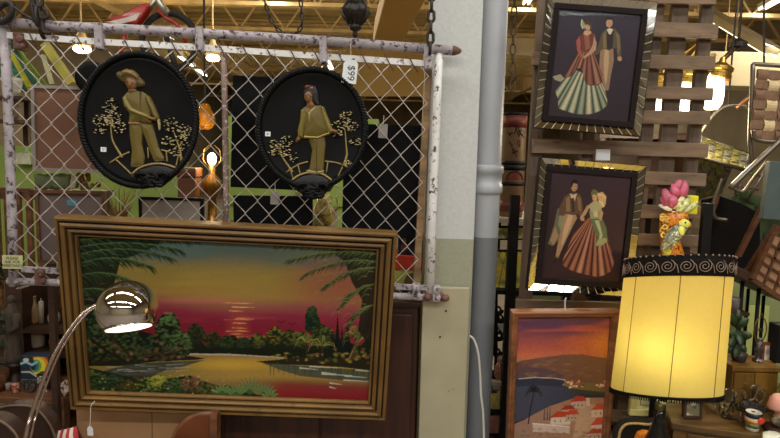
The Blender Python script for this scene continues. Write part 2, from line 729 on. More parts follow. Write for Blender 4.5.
# girders along the shop
for i, X in enumerate((-4.6, 4.3)):
    b = MB()
    b.span((X - .1, 3.0, ZC - .12), (X + .1, YF, ZC - .09)).span((X - .1, 3.0, ZC - .65), (X + .1, YF, ZC - .62)).span((X - .012, 3.0, ZC - .62), (X + .012, YF, ZC - .12))
    b.build('beam_%d' % (k + 1 + i), m_steel, kind='structure')

# white ducts hung under the roof
m_duct = mat('duct_white', 'b4a58a', .45, var=.08, scale=3)
def duct(pa, pb, h, d, label, name='air_duct'):
    a, c = V(pa), V(pb)
    t = thing(name, label, 'duct', ((a + c) / 2))
    b = MB(); b.bar(a, c, d, h); b.build('duct_body', m_duct, t, bev=.01)
    b = MB()
    n = max(2, int((c - a).length / 1.2))
    for q in range(1, n):
        p = a + (c - a) * (q / n); e = (c - a).normalized() * .02
        b.bar(p - e, p + e, d + .03, h + .03)
    b.build('flange', m_steel, t)
    for q in (.15, .5, .85):
        p = a + (c - a) * q
        MB().tube([p + V((0, 0, h / 2)), V((p.x, p.y, ZC))], .008, 5).build('hanger_rod', m_steel, t)
pa, pb = at(478, 45, 12.2), at(640, 56, 12.2)
duct(pa, pb, .38, .5, 'off-white air duct under the roof, seen right of the grey drain pipe')
pa, pb = at(700, 71, 9.0), at(860, 74, 9.0)
duct(pa, pb, .5, .5, 'wide white air duct under the roof behind the brass chandelier')
# tan boxed duct running back from the fence
m_tan = mat('tan_panel', '96773f', .65, var=.1, scale=2)
p = [at(372, 48, 5.2), at(400, 48, 5.2), at(437, -22, 4.2), at(390, -22, 4.2)]
b = MB(); b.prism(p, (0, .5, .35)); b.build('hanging_duct', m_tan, label='tan boxed duct sloping up to the roof beside the white column', cat='duct', bev=.01)
p0 = at(345, 96, 6.5); p1 = at(432, 96, 6.5); p2 = at(432, 42, 6.5); p3 = at(345, 42, 6.5)
b = MB(); b.prism([p0, p1, p2, p3], (0, .06, 0)); b.build('hanging_board', m_tan, label='flat tan board hung high up behind the top right corner of the wire fence', cat='board')

# fluorescent fittings under the deck, mostly out of view, added to light the shop
m_tube = emis('fluorescent_tube', 'fff0d2', 9)
m_housing = mat('fitting_white', 'c8c0b0', .4, var=.03)
def strip_light(a, c, label, power, group='unseen fluorescent lights added under the roof', lamp=True, colr=(.93, .98, 1), tr=.014, omni=0, lens=False, hm=None, hw=.13):
    a, c = V(a), V(c)
    mid = (a + c) / 2
    d = (c - a).normalized()
    t = thing('ceiling_light', label, 'light', mid, group)
    s = d.cross(V((0, 0, 1))).normalized()
    MB().bar(a, c, hw if not lens else .34, .06).build('housing', hm or m_housing, t)
    if lens:
        MB().bar(a + V((0, 0, -.045)), c + V((0, 0, -.045)), .3, .03).build('lens', m_tube, t, bev=.01)
    for q in () if lens else (-hw * .27, hw * .27):
        MB().tube([a + s * q + V((0, 0, -.05)), c + s * q + V((0, 0, -.05))], tr, 8).build('tube', m_tube, t)
    MB().tube([mid + V((0, 0, .03)), V((mid.x, mid.y, ZC))], .006, 5).build('stem', m_steel, t)
    if lamp:
        L = bpy.data.lights.new('strip_lamp', 'AREA')
        L.shape = 'RECTANGLE'
        L.size, L.size_y = (c - a).length, .2
        L.energy = power
        L.color = colr
        o = bpy.data.objects.new('strip_lamp', L)
        C.objects.link(o)
        o.parent = t
        o.matrix_parent_inverse = Matrix.Identity(4)
        x = d
        o.matrix_local = Matrix((x, V((0, 0, 1)).cross(x), V((0, 0, 1)))).transposed().to_4x4()
        o.location = (0, 0, -.1)
    if omni:  # extra point light, added to brighten the roof deck
        L = bpy.data.lights.new('deck_fill', 'POINT'); L.energy = omni; L.color = colr; L.shadow_soft_size = .3
        o = bpy.data.objects.new('deck_fill', L); C.objects.link(o); o.parent = t; o.location = (0, 0, -.12)
for Y, P in ((-4.2, 1.0), (-1.28, 1.0), (1.2, .6)):  # unseen fittings, placed and lensed to whiten the mirror border
    for X in (-4.4, -.9, 2.5):
        strip_light((X - 1.4, Y, 3.9), (X + 1.4, Y, 3.9), 'unseen white lensed fluorescent light added under the roof deck', 130 * P * (1.3 if X > 1 else .55 if X < -1 else .9), lens=True)
for Y in (8, 17):  # made-up strips that brighten the far deck
    for X in (-5.8, -1.8, 2.0, 5.6):
        strip_light((X, Y - 1.1, ZC - .3), (X, Y + 1.1, ZC - .5), 'fluorescent strip light added under the far roof deck to brighten it', 130, 'far strip lights added under the roof', colr=(1, .9, .7), omni=80)
# the sloping strip at the top right
strip_light(at(705, 10, 5.4), at(772, 50, 4.8), 'slanting fluorescent strip light at the top right, above the white duct', 12, None, tr=.005, hm=m_steel, hw=.2)

# round high-bay lamps
def high_bay(x, y, Y, rx, label, power):
    p = at(x, y, Y)
    r = rx / F * Y
    t = thing('pendant_light', label, 'light', p, 'bright high bay lamps beyond the fence')
    MB().lathe([(r * 1.0, .04), (r * .85, .1), (r * .35, .22), (r * .3, .3), (0, .31)], p, seg=24).build('reflector', m_steel, t, smooth=True)
    MB().ball(p, (r * .98, r * .98, r * .5)).build('bulb', emis('high_bay_glow', 'ffe2a0', 16), t, smooth=True)
    MB().tube([p + V((0, 0, .35)), V((p.x, p.y, ZC))], .012, 6).build('stem', m_steel, t)
    L = bpy.data.lights.new('bay_lamp', 'POINT'); L.energy = power; L.color = (1, .78, .45); L.shadow_soft_size = .15
    o = bpy.data.objects.new('bay_lamp', L); C.objects.link(o); o.parent = t; o.location = (0, 0, -.2)
high_bay(82, 49, 8.0, 8.5, 'glowing high bay lamp seen above the plaque of the man in a hat', 160)
high_bay(213, 58, 8.0, 7, 'glowing high bay lamp seen beside the middle fence post', 160)

# lime partition across the shop
m_lime = mat('lime_paint', '6a7a36', .6, var=.12, scale=2)
zt = at(20, 146, 4.6).z
MB().span((-5.2, 4.6, 0), (-1.65, 4.7, zt)).build('wall_lime_left', m_lime, kind='structure')
m_lime2 = mat('pale_lime_paint', '7d8456', .6, var=.1, scale=2)
MB().span((.9, 3.9, 0), (4.6, 4.0, at(750, 262, 3.9).z)).build('wall_lime_right', m_lime2, kind='structure')

# ------------------------------------------------------------------ column, board, drain pipe
def rawcol():
    m = bpy.data.materials.new('column_paint')
    m.use_nodes = True
    nt = m.node_tree
    b = nt.nodes['Principled BSDF']
    tc = nt.nodes.new('ShaderNodeTexCoord')
    sp = nt.nodes.new('ShaderNodeSeparateXYZ')
    nt.links.new(tc.outputs['Object'], sp.inputs[0])
    rp = nt.nodes.new('ShaderNodeValToRGB')
    rp.color_ramp.interpolation = 'CONSTANT'
    mr = nt.nodes.new('ShaderNodeMath'); mr.operation = 'MULTIPLY'; mr.inputs[1].default_value = 1 / 4.4
    nt.links.new(sp.outputs['Z'], mr.inputs[0]); nt.links.new(mr.outputs[0], rp.inputs[0])
    rp.color_ramp.elements[0].color = col('7d7c6a')
    rp.color_ramp.elements[1].position = COLZ / 4.4
    rp.color_ramp.elements[1].color = col('9f9f9c')
    nz = nt.nodes.new('ShaderNodeTexNoise'); nz.inputs['Scale'].default_value = 90; nz.inputs['Detail'].default_value = 4
    nt.links.new(tc.outputs['Object'], nz.inputs['Vector'])
    mx = nt.nodes.new('ShaderNodeMix'); mx.data_type = 'RGBA'; mx.blend_type = 'MULTIPLY'; mx.inputs['Factor'].default_value = .25
    nt.links.new(rp.outputs[0], mx.inputs['A']); nt.links.new(nz.outputs['Fac'], mx.inputs['B'])
    nt.links.new(mx.outputs['Result'], b.inputs['Base Color'])
    bp = nt.nodes.new('ShaderNodeBump'); bp.inputs['Strength'].default_value = .25; bp.inputs['Distance'].default_value = .003
    nt.links.new(nz.outputs['Fac'], bp.inputs['Height']); nt.links.new(bp.outputs[0], b.inputs['Normal'])
    b.inputs['Roughness'].default_value = .6
    return m
YC = 2.16
COLZ = at(452, 241, YC).z
cl, cr = at(428, 150, YC), at(475, 150, YC)
MB().span((cl.x, YC, 0), (cr.x + .01, YC + .19, ZC + .05)).build('column', rawcol(), kind='structure', bev=.006)
# pipe
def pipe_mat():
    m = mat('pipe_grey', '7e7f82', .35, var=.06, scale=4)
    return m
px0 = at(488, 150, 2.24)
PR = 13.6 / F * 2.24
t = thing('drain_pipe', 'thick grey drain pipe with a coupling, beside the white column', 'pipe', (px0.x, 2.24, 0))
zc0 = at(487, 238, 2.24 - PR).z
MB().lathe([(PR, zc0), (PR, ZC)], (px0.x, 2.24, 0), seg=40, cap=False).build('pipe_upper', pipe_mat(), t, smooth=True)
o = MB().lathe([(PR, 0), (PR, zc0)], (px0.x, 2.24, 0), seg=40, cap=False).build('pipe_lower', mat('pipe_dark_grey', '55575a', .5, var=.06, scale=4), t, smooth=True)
o['label'] = 'darker painted lower length of the pipe'
z1, z2, z3, z4 = at(487, 192, 2.24 - PR).z, at(487, 185, 2.24 - PR).z, at(487, 174, 2.24 - PR).z, at(487, 167, 2.24 - PR).z
MB().lathe([(PR, z1 - .012), (PR * 1.14, z1 - .004), (PR * 1.17, z1), (PR * 1.17, z2), (PR * 1.1, z2 + .004), (PR * 1.1, z3), (PR * 1.19, z3 + .004), (PR * 1.19, z4), (PR * 1.12, z4 + .006), (PR, z4 + .008)], (px0.x, 2.24, 0), seg=40, cap=False).build('coupling', pipe_mat(), t, smooth=True)
# board screwed on the lower column
YBd = 2.135
fb = rect_px((422, 285), (470, 286), (463, 440), (417, 440), YBd, yaw=0, tilt=0)
bx0, bx1 = at(423, 286, YBd).x, at(469.5, 286, YBd).x
t = thing('painted_board', 'cream painted board with chipped edges fixed over the lower white column', 'board', ((bx0 + bx1) / 2, YBd, 0))
MB().span((bx0, YBd - .012, 0), (bx1, YBd + .012, at(446, 287, YBd).z)).build('panel', mat('cream_board', '827a64', .5, var=.1, scale=6, spots='5b4a30', thr=(.66, .7)), t, bev=.003)
for x, y in ((440, 337), (446, 311)):
    q = at(x, y, YBd - .012)
    MB().lathe([(.0045, 0), (.003, .003), (0, .0035)], q, (0, -1, 0), 10).build('screw', mat('dark_iron', '241f1c', .5), t)
# white cable
pts = [at(x, y, 2.11) for x, y in ((470, 336), (474, 340), (478, 352), (480, 372), (481, 395), (483, 412), (484, 440))]
pts = smooth_path(pts, 5) + [V((pts[-1].x, 2.11, .3)), V((pts[-1].x + .02, 2.11, .02))]
MB().tube(pts, .0042, 8).build('cable', mat('white_cable', '9a958c', .5, var=.05), smooth=True, label='thin white cable hanging down in front of the grey drain pipe', cat='cable')
# ================================================================== hanging wire fence
FE = rect_px((3, 23), (438, 50), (430, 297), (13, 281), 2.06)
print('fence', FE.info, FE.wd, FE.ht)
m_peel = mat('peeling_white_paint', '7f777a', .6, var=.2, scale=22, spots='33241d', bump=.3, thr=(.53, .59))
m_peel2 = mat('worn_white_paint', 'b4aeaa', .5, var=.1, scale=18, spots='3f2a22', bump=.2, thr=(.55, .6))
m_rust = mat('rusty_iron', '4a3128', .7, var=.4, scale=30, spots='8a8078', thr=(.6, .66))
m_wire = mat('galvanised_wire', '948c84', .4, .35, var=.3, scale=40)
m_chain = mat('black_chain', '221b18', .5, .3, var=.4, scale=60)
m_blackiron = mat('black_iron', '15120f', .5, var=.2)
fz = FE.w(0, -FE.ht / 2)
t = fence = thing('hanging_fence_panel', 'chain-link fence panel in a peeling white pipe frame hung from chains', 'fence', fz)
def fpath(pts, n=0):
    return [FE.P(x, y, n) for x, y in pts]
pr = .0175
MB().tube(fpath([(-14, 21.5), (55, 26), (130, 29.5), (200, 33.5), (300, 39.5), (452, 50.5)]), pr, 16).build('top_rail', m_peel, t, smooth=True)
e = FE.P(452, 50.5)
MB().lathe([(pr * 1.02, 0), (pr * .95, .012), (pr * .5, .03), (0, .036)], e, FE.U, 16).build('rail_cap', m_rust, t, smooth=True)
b = MB()
q = fpath([(-14, 34), (40, 37.5), (100, 42), (200, 47.5), (300, 55), (432, 64)])
for i in range(len(q) - 1):
    b.bar(q[i], q[i + 1], .012, .021, FE.V)
b.build('tension_rail', m_peel2, t)
for pts, nm, mm, r in (([(4, 20), (8, 100), (12, 215), (14, 286)], 'post', m_peel, .016), ([(223.5, 50), (225, 110), (226, 200), (225, 290)], 'post', mat('brown_worn_pipe', '5d4a42', .6, var=.3, scale=24, spots='8d8480', thr=(.55, .6)), .0105), ([(439, 52), (437, 100), (432.5, 210), (430, 300)], 'post', m_peel2, .0155)):
    MB().tube(fpath(pts, -.004), r, 14).build(nm, mm, t, smooth=True)
MB().tube(fpath([(8, 281), (100, 284), (300, 292), (443, 298)], -.003), .0135, 12).build('bottom_rail', m_peel, t, smooth=True)
q = fpath([(22, 269), (60, 271), (300, 283), (440, 288)], -.002)
b = MB()
for i in range(3):
    b.bar(q[i], q[i + 1], .012, .02, FE.V)
b.build('lower_tension_rail', m_peel, t)
# clamps
for x, y0, y1 in ((100, 24, 50), (200, 28, 53), (323, 37, 65), (427, 45, 70)):
    b = MB()
    a, c = FE.P(x, y0, .006), FE.P(x + 1, y1, .006)
    b.bar(a, c, .026, .045, FE.N)
    k = FE.P(x + 1, y1 - 1, .006)
    b.lathe([(.009, -.018), (.009, .024), (.006, .03), (0, .03)], k + FE.V * .004, FE.N, 12)
    b.build('clamp', m_peel, t, bev=.003)
for x, y in ((42, 276), (416, 291), (436, 293), (21, 42)):
    b = MB()
    b.fbox(FE, *sum([[FE.px(x, y)[i] - (.014, .028)[i], FE.px(x, y)[i] + (.014, .028)[i]] for i in (0, 1)], []), -.02, .024)
    b.lathe([(.013, 0), (.013, .012), (0, .013)], FE.P(x, y - 3, .024), FE.N, 10)
    b.lathe([(.01, 0), (.01, .01), (0, .011)], FE.P(x + 2, y + 4, .024), FE.N, 10)
    b.build('clamp', m_rust if x < 100 else m_peel, t, bev=.003)
b = MB()
for x, y in ((440, 296), (428, 297), (445, 298)):
    b.ball(FE.P(x, y, .01), (.018, .018, .014), 10, 6)
b.build('corner_fitting', m_rust, t, smooth=True)
# chain-link mesh: zig-zag wires hooked into their neighbours
b = MB()
u0, vtop = FE.px(6, 38)
u1, _ = FE.px(434, 60)
_, vbot = FE.px(220, 290)
PWd, PHt = 23.6 / F * 2.06, 26.5 / F * 2.06
nw = int((u1 - u0) / (PWd / 2)) + 1
ushift = FE.px(26.5, 122)[0]; vshift = FE.px(26.5, 122)[1]
k0 = int((u0 - ushift) / (PWd / 2)) - 0
for kx in range(k0, k0 + nw):
    ul = ushift + kx * PWd / 2
    if ul < u0 - .01 or ul + PWd / 2 > u1 + .012:
        continue
    pts = []
    j0 = int((vbot - vshift) / (PHt / 2)) - 1
    j = j0
    while True:
        v = vshift + j * PHt / 2
        if v > vtop + .02:
            break
        if v > vbot - .005:
            left = ((j + kx) % 2 == 0)
            hook = .0035
            u = ul - .0015 if left else ul + PWd / 2 + .0015
            pts.append(FE.w(u, v, hook if left else -hook))
        j += 1
    b.tube(pts, .0024, 6)
b.build('wire_mesh', m_wire, t, smooth=True)
for i in range(17):
    x = 30 + i * 23.8
    y = 37.5 + (x - 40) * .0665
    MB().tube(smooth_path([FE.P(x - 3, y - 6, .0), FE.P(x - 1, y - 4, .011), FE.P(x + 3, y + 4, .011), FE.P(x + 7, y + 10, .002)], 3), .0024, 5).build('tie_wire', m_rust, t, smooth=True)

# chains
b = MB(); p = FE.P(45, 30, 0)
chain_links(b, [V((p.x - .03, p.y - .012, ZC)), p + FE.N * -.0 + V((-.002, -.03, .0))], .075, .022, .006)
b.build('hanging_chain', m_chain, smooth=True, label='black chain holding up the left end of the wire fence', cat='chain', group='chains holding the fence')
t = thing('hanging_hook', 'black iron hook and strap wrapped over the fence rail at its left end', 'hook', p)
b = MB(); ring = [p + FE.V * (.028 * math.cos(a)) + FE.N * (.028 * math.sin(a)) for a in [i * .3927 for i in range(16)]]
b.tube(ring, .007, 8, True); b.build('strap', m_chain, t, smooth=True)
b = MB(); q = [FE.P(x, y, .028) for x, y in ((43, 8), (47, 12), (48, 17), (42, 20), (44, 32), (50, 33))]
b.tube(smooth_path(q, 4), .007, 8); b.build('hook', m_chain, t, smooth=True)
b = MB(); p = FE.P(430.5, 45, .034)
chain_links(b, [V((p.x + .01, p.y, ZC)), FE.P(429.5, 62, .034)], .05, .017, .0062)
b.build('hanging_chain', m_chain, smooth=True, label='black chain holding up the right end of the wire fence by the white column', cat='chain', group='chains holding the fence')
b = MB()
pts = [V((at(262, -10, 2.2).x, 2.15, ZC))] + smooth_path([at(x, y, 2.15) for x, y in ((262, -10), (268, 12), (275, 26), (284, 34), (294, 34), (301, 27), (302, 17), (301, 5), (300, -10))], 4) + [V((at(300, -10, 2.2).x, 2.15, ZC))]
chain_links(b, pts, .03, .009, .0034)
b.build('hanging_chain', m_chain, smooth=True, label='thin dark chain hanging down in a loop behind the fence rail', cat='chain')
b = MB()
pts = [V((at(505, -10, 4.0).x, 4.0, ZC)), at(513, 42, 4.0), at(512, 96, 4.0)]
pts[0].x = pts[1].x - .02
chain_links(b, pts, .075, .024, .006)
b.build('hanging_chain', mat('grey_chain', '3f362c', .5, .3), smooth=True, label='chain hanging from the roof right of the grey drain pipe', cat='chain')
# tangle of straps at the top left corner
for i, (pts, r) in enumerate(((((-2, 8), (6, 3), (12, 6), (10, 16), (2, 22), (-4, 18)), .012), (((12, 5), (20, 12), (30, 18), (40, 22)), .005), (((31, -6), (32, 8), (35, 22)), .006), (((35, -6), (38, 6), (41, 20)), .006))):
    MB().tube(smooth_path([FE.P(x, y, .03) for x, y in pts], 5), r, 8).build('hanging_strap', m_chain, smooth=True, cat='strap',
        label=('black strap curled round the top left corner of the fence', 'thin black cord running down from the corner strap to the fence rail', 'left cord of the two dark cords hanging at the top left chain', 'right cord of the two dark cords hanging at the top left chain')[i])

# ------------------------------------------------------------------ the two relief plaques
m_gloss = mat('black_lacquer', '090909', .42, var=.15, scale=20, spec=.16)
m_gold = mat('gold_paint', '6e5c33', .45, var=.4, scale=200)
m_cream = mat('cream_gold_leaf', '8a7c58', .5, var=.5, scale=120)
m_relief = vcmat('painted_plaster', .45, spec=.4)
m_stick = mat('sticker_white', 'd0ccc6', .5, var=.02)

def plaque(label, cx, cy, rx, ry, rot, figure, trees, rails, arch, bow, stick, nm, fig_label):
    n0 = .022
    u, v = FE.px(cx, cy, n0)
    s = 2.04 / F
    fr = Fr(FE.w(u, v, n0), FE.U * math.cos(R_(rot)) + FE.V * math.sin(R_(rot)), FE.V * math.cos(R_(rot)) - FE.U * math.sin(R_(rot)))
    a, c = rx * s, ry * s
    t = thing('relief_plaque', label, 'plaque', fr.w(0, -c, 0), 'oval black plaques hung on the fence')
    prof = [(0, 0), (.86, 0), (.92, .004), (.93, .016), (.86, .012), (.5, .009), (0, .009)]
    b = MB()
    vs, fs = [], []
    seg = 64
    b.lathe([(q * a, z) for q, z in prof], fr.O, fr.N, seg, 1, c / a, X=fr.U, cap=False)
    b.build('backplate', m_gloss, t, smooth=True)
    # rope border: two strands twisted
    b = MB()
    for ph in (0, math.pi):
        pts = []
        for i in range(420):
            th = 2 * math.pi * i / 420
            tw = 62 * th + ph
            r0 = .0052
            k = r0 * math.cos(tw) - .012
            pts.append(fr.w((a + k) * math.cos(th), (c + k) * math.sin(th), .016 + r0 * math.sin(tw)))
        b.tube(pts, .0068, 6, True)
    b.build('rope_border', m_gloss, t, smooth=True)
    f2 = Fr(FE.w(0, 0, n0 + .0095), FE.U, FE.V)
    o = relief(f2, figure, 'figure', m_relief, t, 0)
    o['label'] = fig_label
    for tr in trees:
        b = MB()
        trunk, blobs, seed = tr
        b.tube(smooth_path([f2.P(x, y, .004) for x, y in trunk], 4), [.0045 - .003 * i / (4 * (len(trunk) - 1)) for i in range(4 * (len(trunk) - 1) + 1)], 7)
        rr = random.Random(seed)
        b.mi = 1
        for (bx, by, brx, bry, n) in blobs:
            for _ in range(n):
                w = rr.random() * 6.283; q = math.sqrt(rr.random())
                r = rr.uniform(.003, .0055)
                b.ball(f2.P(bx + brx * q * math.cos(w), by + bry * q * math.sin(w), .003), (r * rr.uniform(.8, 1.6), r * rr.uniform(.5, .9), r * .8), 6, 4, (f2.U, f2.V, f2.N))
        b.mi = 2
        for (bx, by, brx, bry, n) in blobs:
            for _ in range(int(n * 1.3)):
                w = rr.random() * 6.283; q = math.sqrt(rr.random())
                r = rr.uniform(.002, .0038)
                b.ball(f2.P(bx + brx * q * math.cos(w), by + bry * q * math.sin(w), .0055), (r * 1.4, r * .7, r), 5, 3, (f2.U, f2.V, f2.N))
        b.build('tree', [m_gold, m_gloss, m_cream], t, smooth=True)
    for pts, r in rails:
        MB().tube(smooth_path([f2.P(x, y, .003) for x, y in pts], 4), r, 6).build('rail_bar', m_gold, t, smooth=True)
    b = MB()
    q = smooth_path([f2.P(x, y, .006) for x, y in arch[0]], 5)
    b.tube(q, .0038, 8)
    b.build('bridge_edge', m_gold, t, smooth=True)
    relief(f2, [(arch[1], .011, '141213')], 'bridge_ground', m_relief, t, .0005, .0016)
    # the bow of twisted cord at the foot
    b = MB()
    bx, by, bw, bh = bow
    for k, (dx, dy, sx, sy, ra) in enumerate(((-.5, -.15, .5, .45, 20), (.5, -.1, .48, .45, -25), (-.25, .2, .4, .4, -30), (.3, .25, .4, .38, 30), (0, -.1, .32, .5, 0), (0, .45, .34, .3, 0))):
        pts = [f2.P(x, y, .016 + .005 * math.sin(k * 2 + i)) for i, (x, y) in enumerate(ell(bx + dx * bw, by + dy * bh, sx * bw, sy * bh, ra, 14))]
        b.tube(pts, .0075, 8, True)
    b.ball(f2.P(bx, by, .01), (bw * s * .6, bh * s * .7, .012), 12, 8, (f2.U, f2.V, f2.N))
    b.build('cord_bow', m_gloss, t, smooth=True)
    x, y = stick
    uu, vv = f2.px(x, y)
    b = MB(); b.fbox(f2, uu - .009, uu + .009, vv - .008, vv + .008, -.003, .0055)
    o = b.build('price_sticker', m_stick, t)
    for i, (w, z) in enumerate(((.010, .003), (.007, -.002))):
        MB().fbox(f2, uu - w / 2, uu + w / 2, vv + z - .0008, vv + z + .0008, .0055, .0058).build('print_line', m_blackiron, o)
    return t

z1 = lambda *p: zc(70, 45, 2.829, p)
z2 = lambda *p: zc(245, 60, 2.829, p)
OL, OLd, SK, HAT = '4c4019', '352d12', '5f4024', '40341a'
man = [
    (z1((168, 222), (202, 220), (206, 250), (204, 280), (212, 318), (209, 340), (188, 345), (172, 342), (176, 300), (170, 260)), .011, OL),
    (z1((196, 220), (234, 224), (242, 255), (252, 290), (268, 320), (262, 330), (238, 328), (226, 300), (214, 265), (203, 240)), .011, OL),
    (z1((172, 340), (206, 338), (206, 346), (190, 350), (174, 348)), .009, '2a2013'), (z1((238, 326), (266, 322), (272, 329), (244, 334)), .009, '2a2013'),
    (z1((166, 218), (202, 219), (201, 226), (168, 226)), .013, '6d4a28'),
    (z1((152, 146), (164, 133), (182, 130), (205, 132), (222, 144), (230, 165), (230, 200), (233, 222), (200, 220), (167, 224), (170, 195), (158, 178)), .016, OL),
    (z1((214, 138), (228, 148), (240, 172), (250, 196), (254, 208), (246, 214), (236, 202), (226, 180), (216, 160)), .017, OL),
    (z1((150, 150), (160, 142), (168, 160), (180, 178), (205, 188), (228, 200), (226, 210), (200, 204), (172, 192), (156, 176)), .021, '5c5022'),
    (z1((224, 200), (238, 204), (248, 208), (244, 216), (232, 214), (222, 210)), .022, SK),
    (z1((250, 206), (255, 212), (256, 240), (252, 242), (248, 214)), .012, '8a7c58'),
    (z1((166, 118), (184, 118), (190, 132), (176, 140), (166, 134)), .015, SK),
    (z1((158, 94), (170, 86), (186, 90), (193, 104), (190, 120), (180, 129), (168, 126), (159, 112)), .02, SK),
    (z1((171, 106), (177, 118), (170, 120)), .023, '7a5432'),
    (z1((162, 103), (168, 102), (168, 105), (162, 106)), .0215, '20150e'), (z1((178, 103), (185, 104), (185, 107), (178, 106)), .0215, '20150e'), (z1((168, 122), (178, 122), (176, 124), (170, 124)), .0215, '4a2018'),
    (z1(*ell(172, 97, 43, 17, 22)), .014, HAT),
    (z1((150, 92), (148, 74), (162, 68), (182, 72), (196, 86), (200, 102), (186, 96), (168, 91)), .024, '54431f'),
    (z1((163, 96), (172, 92), (188, 98), (193, 108), (190, 122), (180, 129), (168, 126), (161, 112)), .0225, SK),
    (z1((165, 105), (171, 104), (171, 107), (165, 108)), .0240, '20150e'), (z1((180, 106), (187, 107), (187, 110), (180, 109)), .0240, '20150e'), (z1((173, 105), (178, 116), (171, 116)), .0260, '7a5432'), (z1((170, 120), (180, 120), (178, 123), (172, 123)), .0245, '4a2018'),
    (z1((200, 132), (206, 132), (207, 218), (201, 218)), .0165, OLd),
]
woman = [
    (z2((178, 212), (225, 210), (228, 240), (224, 280), (222, 318), (200, 322), (180, 318), (186, 285), (190, 255), (182, 232)), .012, OL),
    (z2((202, 214), (207, 214), (206, 318), (200, 320)), .0135, OLd),
    (z2((172, 312), (184, 310), (224, 312), (224, 320), (200, 326), (178, 322)), .012, '6a5a3a'),
    (z2((160, 140), (174, 130), (198, 128), (214, 128), (228, 150), (236, 175), (240, 204), (222, 212), (206, 218), (180, 216), (166, 218), (168, 190), (160, 170)), .016, OL),
    (z2((158, 142), (168, 136), (172, 160), (168, 195), (164, 222), (150, 218), (149, 200), (156, 170)), .019, '5c5022'),
    (z2((150, 216), (160, 220), (156, 228), (148, 234), (143, 232), (145, 222)), .017, SK),
    (z2((212, 128), (224, 134), (234, 160), (246, 188), (250, 204), (238, 212), (230, 196), (220, 170)), .019, '5c5022'),
    (z2((240, 198), (250, 194), (262, 200), (264, 208), (254, 208), (244, 206)), .017, SK),
    (z2((178, 112), (194, 112), (198, 130), (186, 146), (174, 132)), .016, SK),
    (z2((176, 150), (188, 140), (198, 132), (202, 136), (190, 152), (186, 178), (180, 176)), .0175, '7a6a3a'),
    (z2((164, 92), (170, 76), (184, 70), (200, 74), (208, 92), (210, 116), (214, 130), (202, 130), (194, 126), (168, 118)), .017, '140f0d'),
    (z2((168, 96), (176, 86), (190, 86), (197, 100), (194, 116), (184, 126), (174, 122), (167, 108)), .021, SK),
    (z2((171, 101), (177, 100), (177, 103), (171, 104)), .0225, '20150e'), (z2((185, 101), (192, 102), (192, 105), (185, 104)), .0225, '20150e'), (z2((179, 100), (184, 112), (177, 112)), .0245, '7a5432'), (z2((176, 116), (186, 116), (184, 119), (178, 119)), .0228, '5a2018'),
    (z2((166, 78), (176, 70), (184, 76), (176, 84)), .02, '6a3a22'), (z2((184, 78), (194, 76), (194, 84), (186, 86)), .02, '8a5a34'),
    (z2((166, 214), (206, 216), (240, 203), (241, 210), (206, 224), (166, 222)), .0175, '7a6a3a'),
]
plaque('oval black plaque of a man in a broad hat, left on the fence', 140.5, 121, 58.5, 67, -2, man,
       [(z1((148, 318), (132, 292), (120, 268), (116, 235), (113, 190)), [(70 + 112 / 2.829, 45 + 172 / 2.829, 8, 8, 26), (70 + 92 / 2.829, 45 + 212 / 2.829, 10, 6, 30), (70 + 124 / 2.829, 45 + 208 / 2.829, 9, 8, 30), (70 + 84 / 2.829, 45 + 240 / 2.829, 7, 4, 14), (70 + 138 / 2.829, 45 + 232 / 2.829, 7, 6, 18)], 3),
        (z1((315, 330), (312, 300), (302, 270), (292, 240)), [(70 + 285 / 2.829, 45 + 225 / 2.829, 7, 8, 24), (70 + 322 / 2.829, 45 + 244 / 2.829, 8, 7, 26), (70 + 275 / 2.829, 45 + 272 / 2.829, 6, 6, 18), (70 + 314 / 2.829, 45 + 276 / 2.829, 9, 7, 26), (70 + 300 / 2.829, 45 + 300 / 2.829, 8, 5, 16)], 4)],
       [(z1((112, 334), (140, 316), (168, 303)), .0028), (z1((128, 322), (160, 352), (174, 366)), .0026), (z1((258, 296), (290, 306), (322, 322)), .0028), (z1((220, 290), (222, 320)), .0024), (z1((272, 300), (275, 330)), .0024), (z1((306, 314), (300, 344)), .0024)],
       (z1((176, 364), (200, 346), (238, 336), (270, 338), (300, 348)), z1((168, 372), (200, 350), (238, 339), (270, 341), (302, 352), (296, 372), (268, 396), (200, 396))),
       (152, 179, 16, 9), (104, 149.5), 'man', 'olive and brown relief figure of a man in a robe and broad hat')
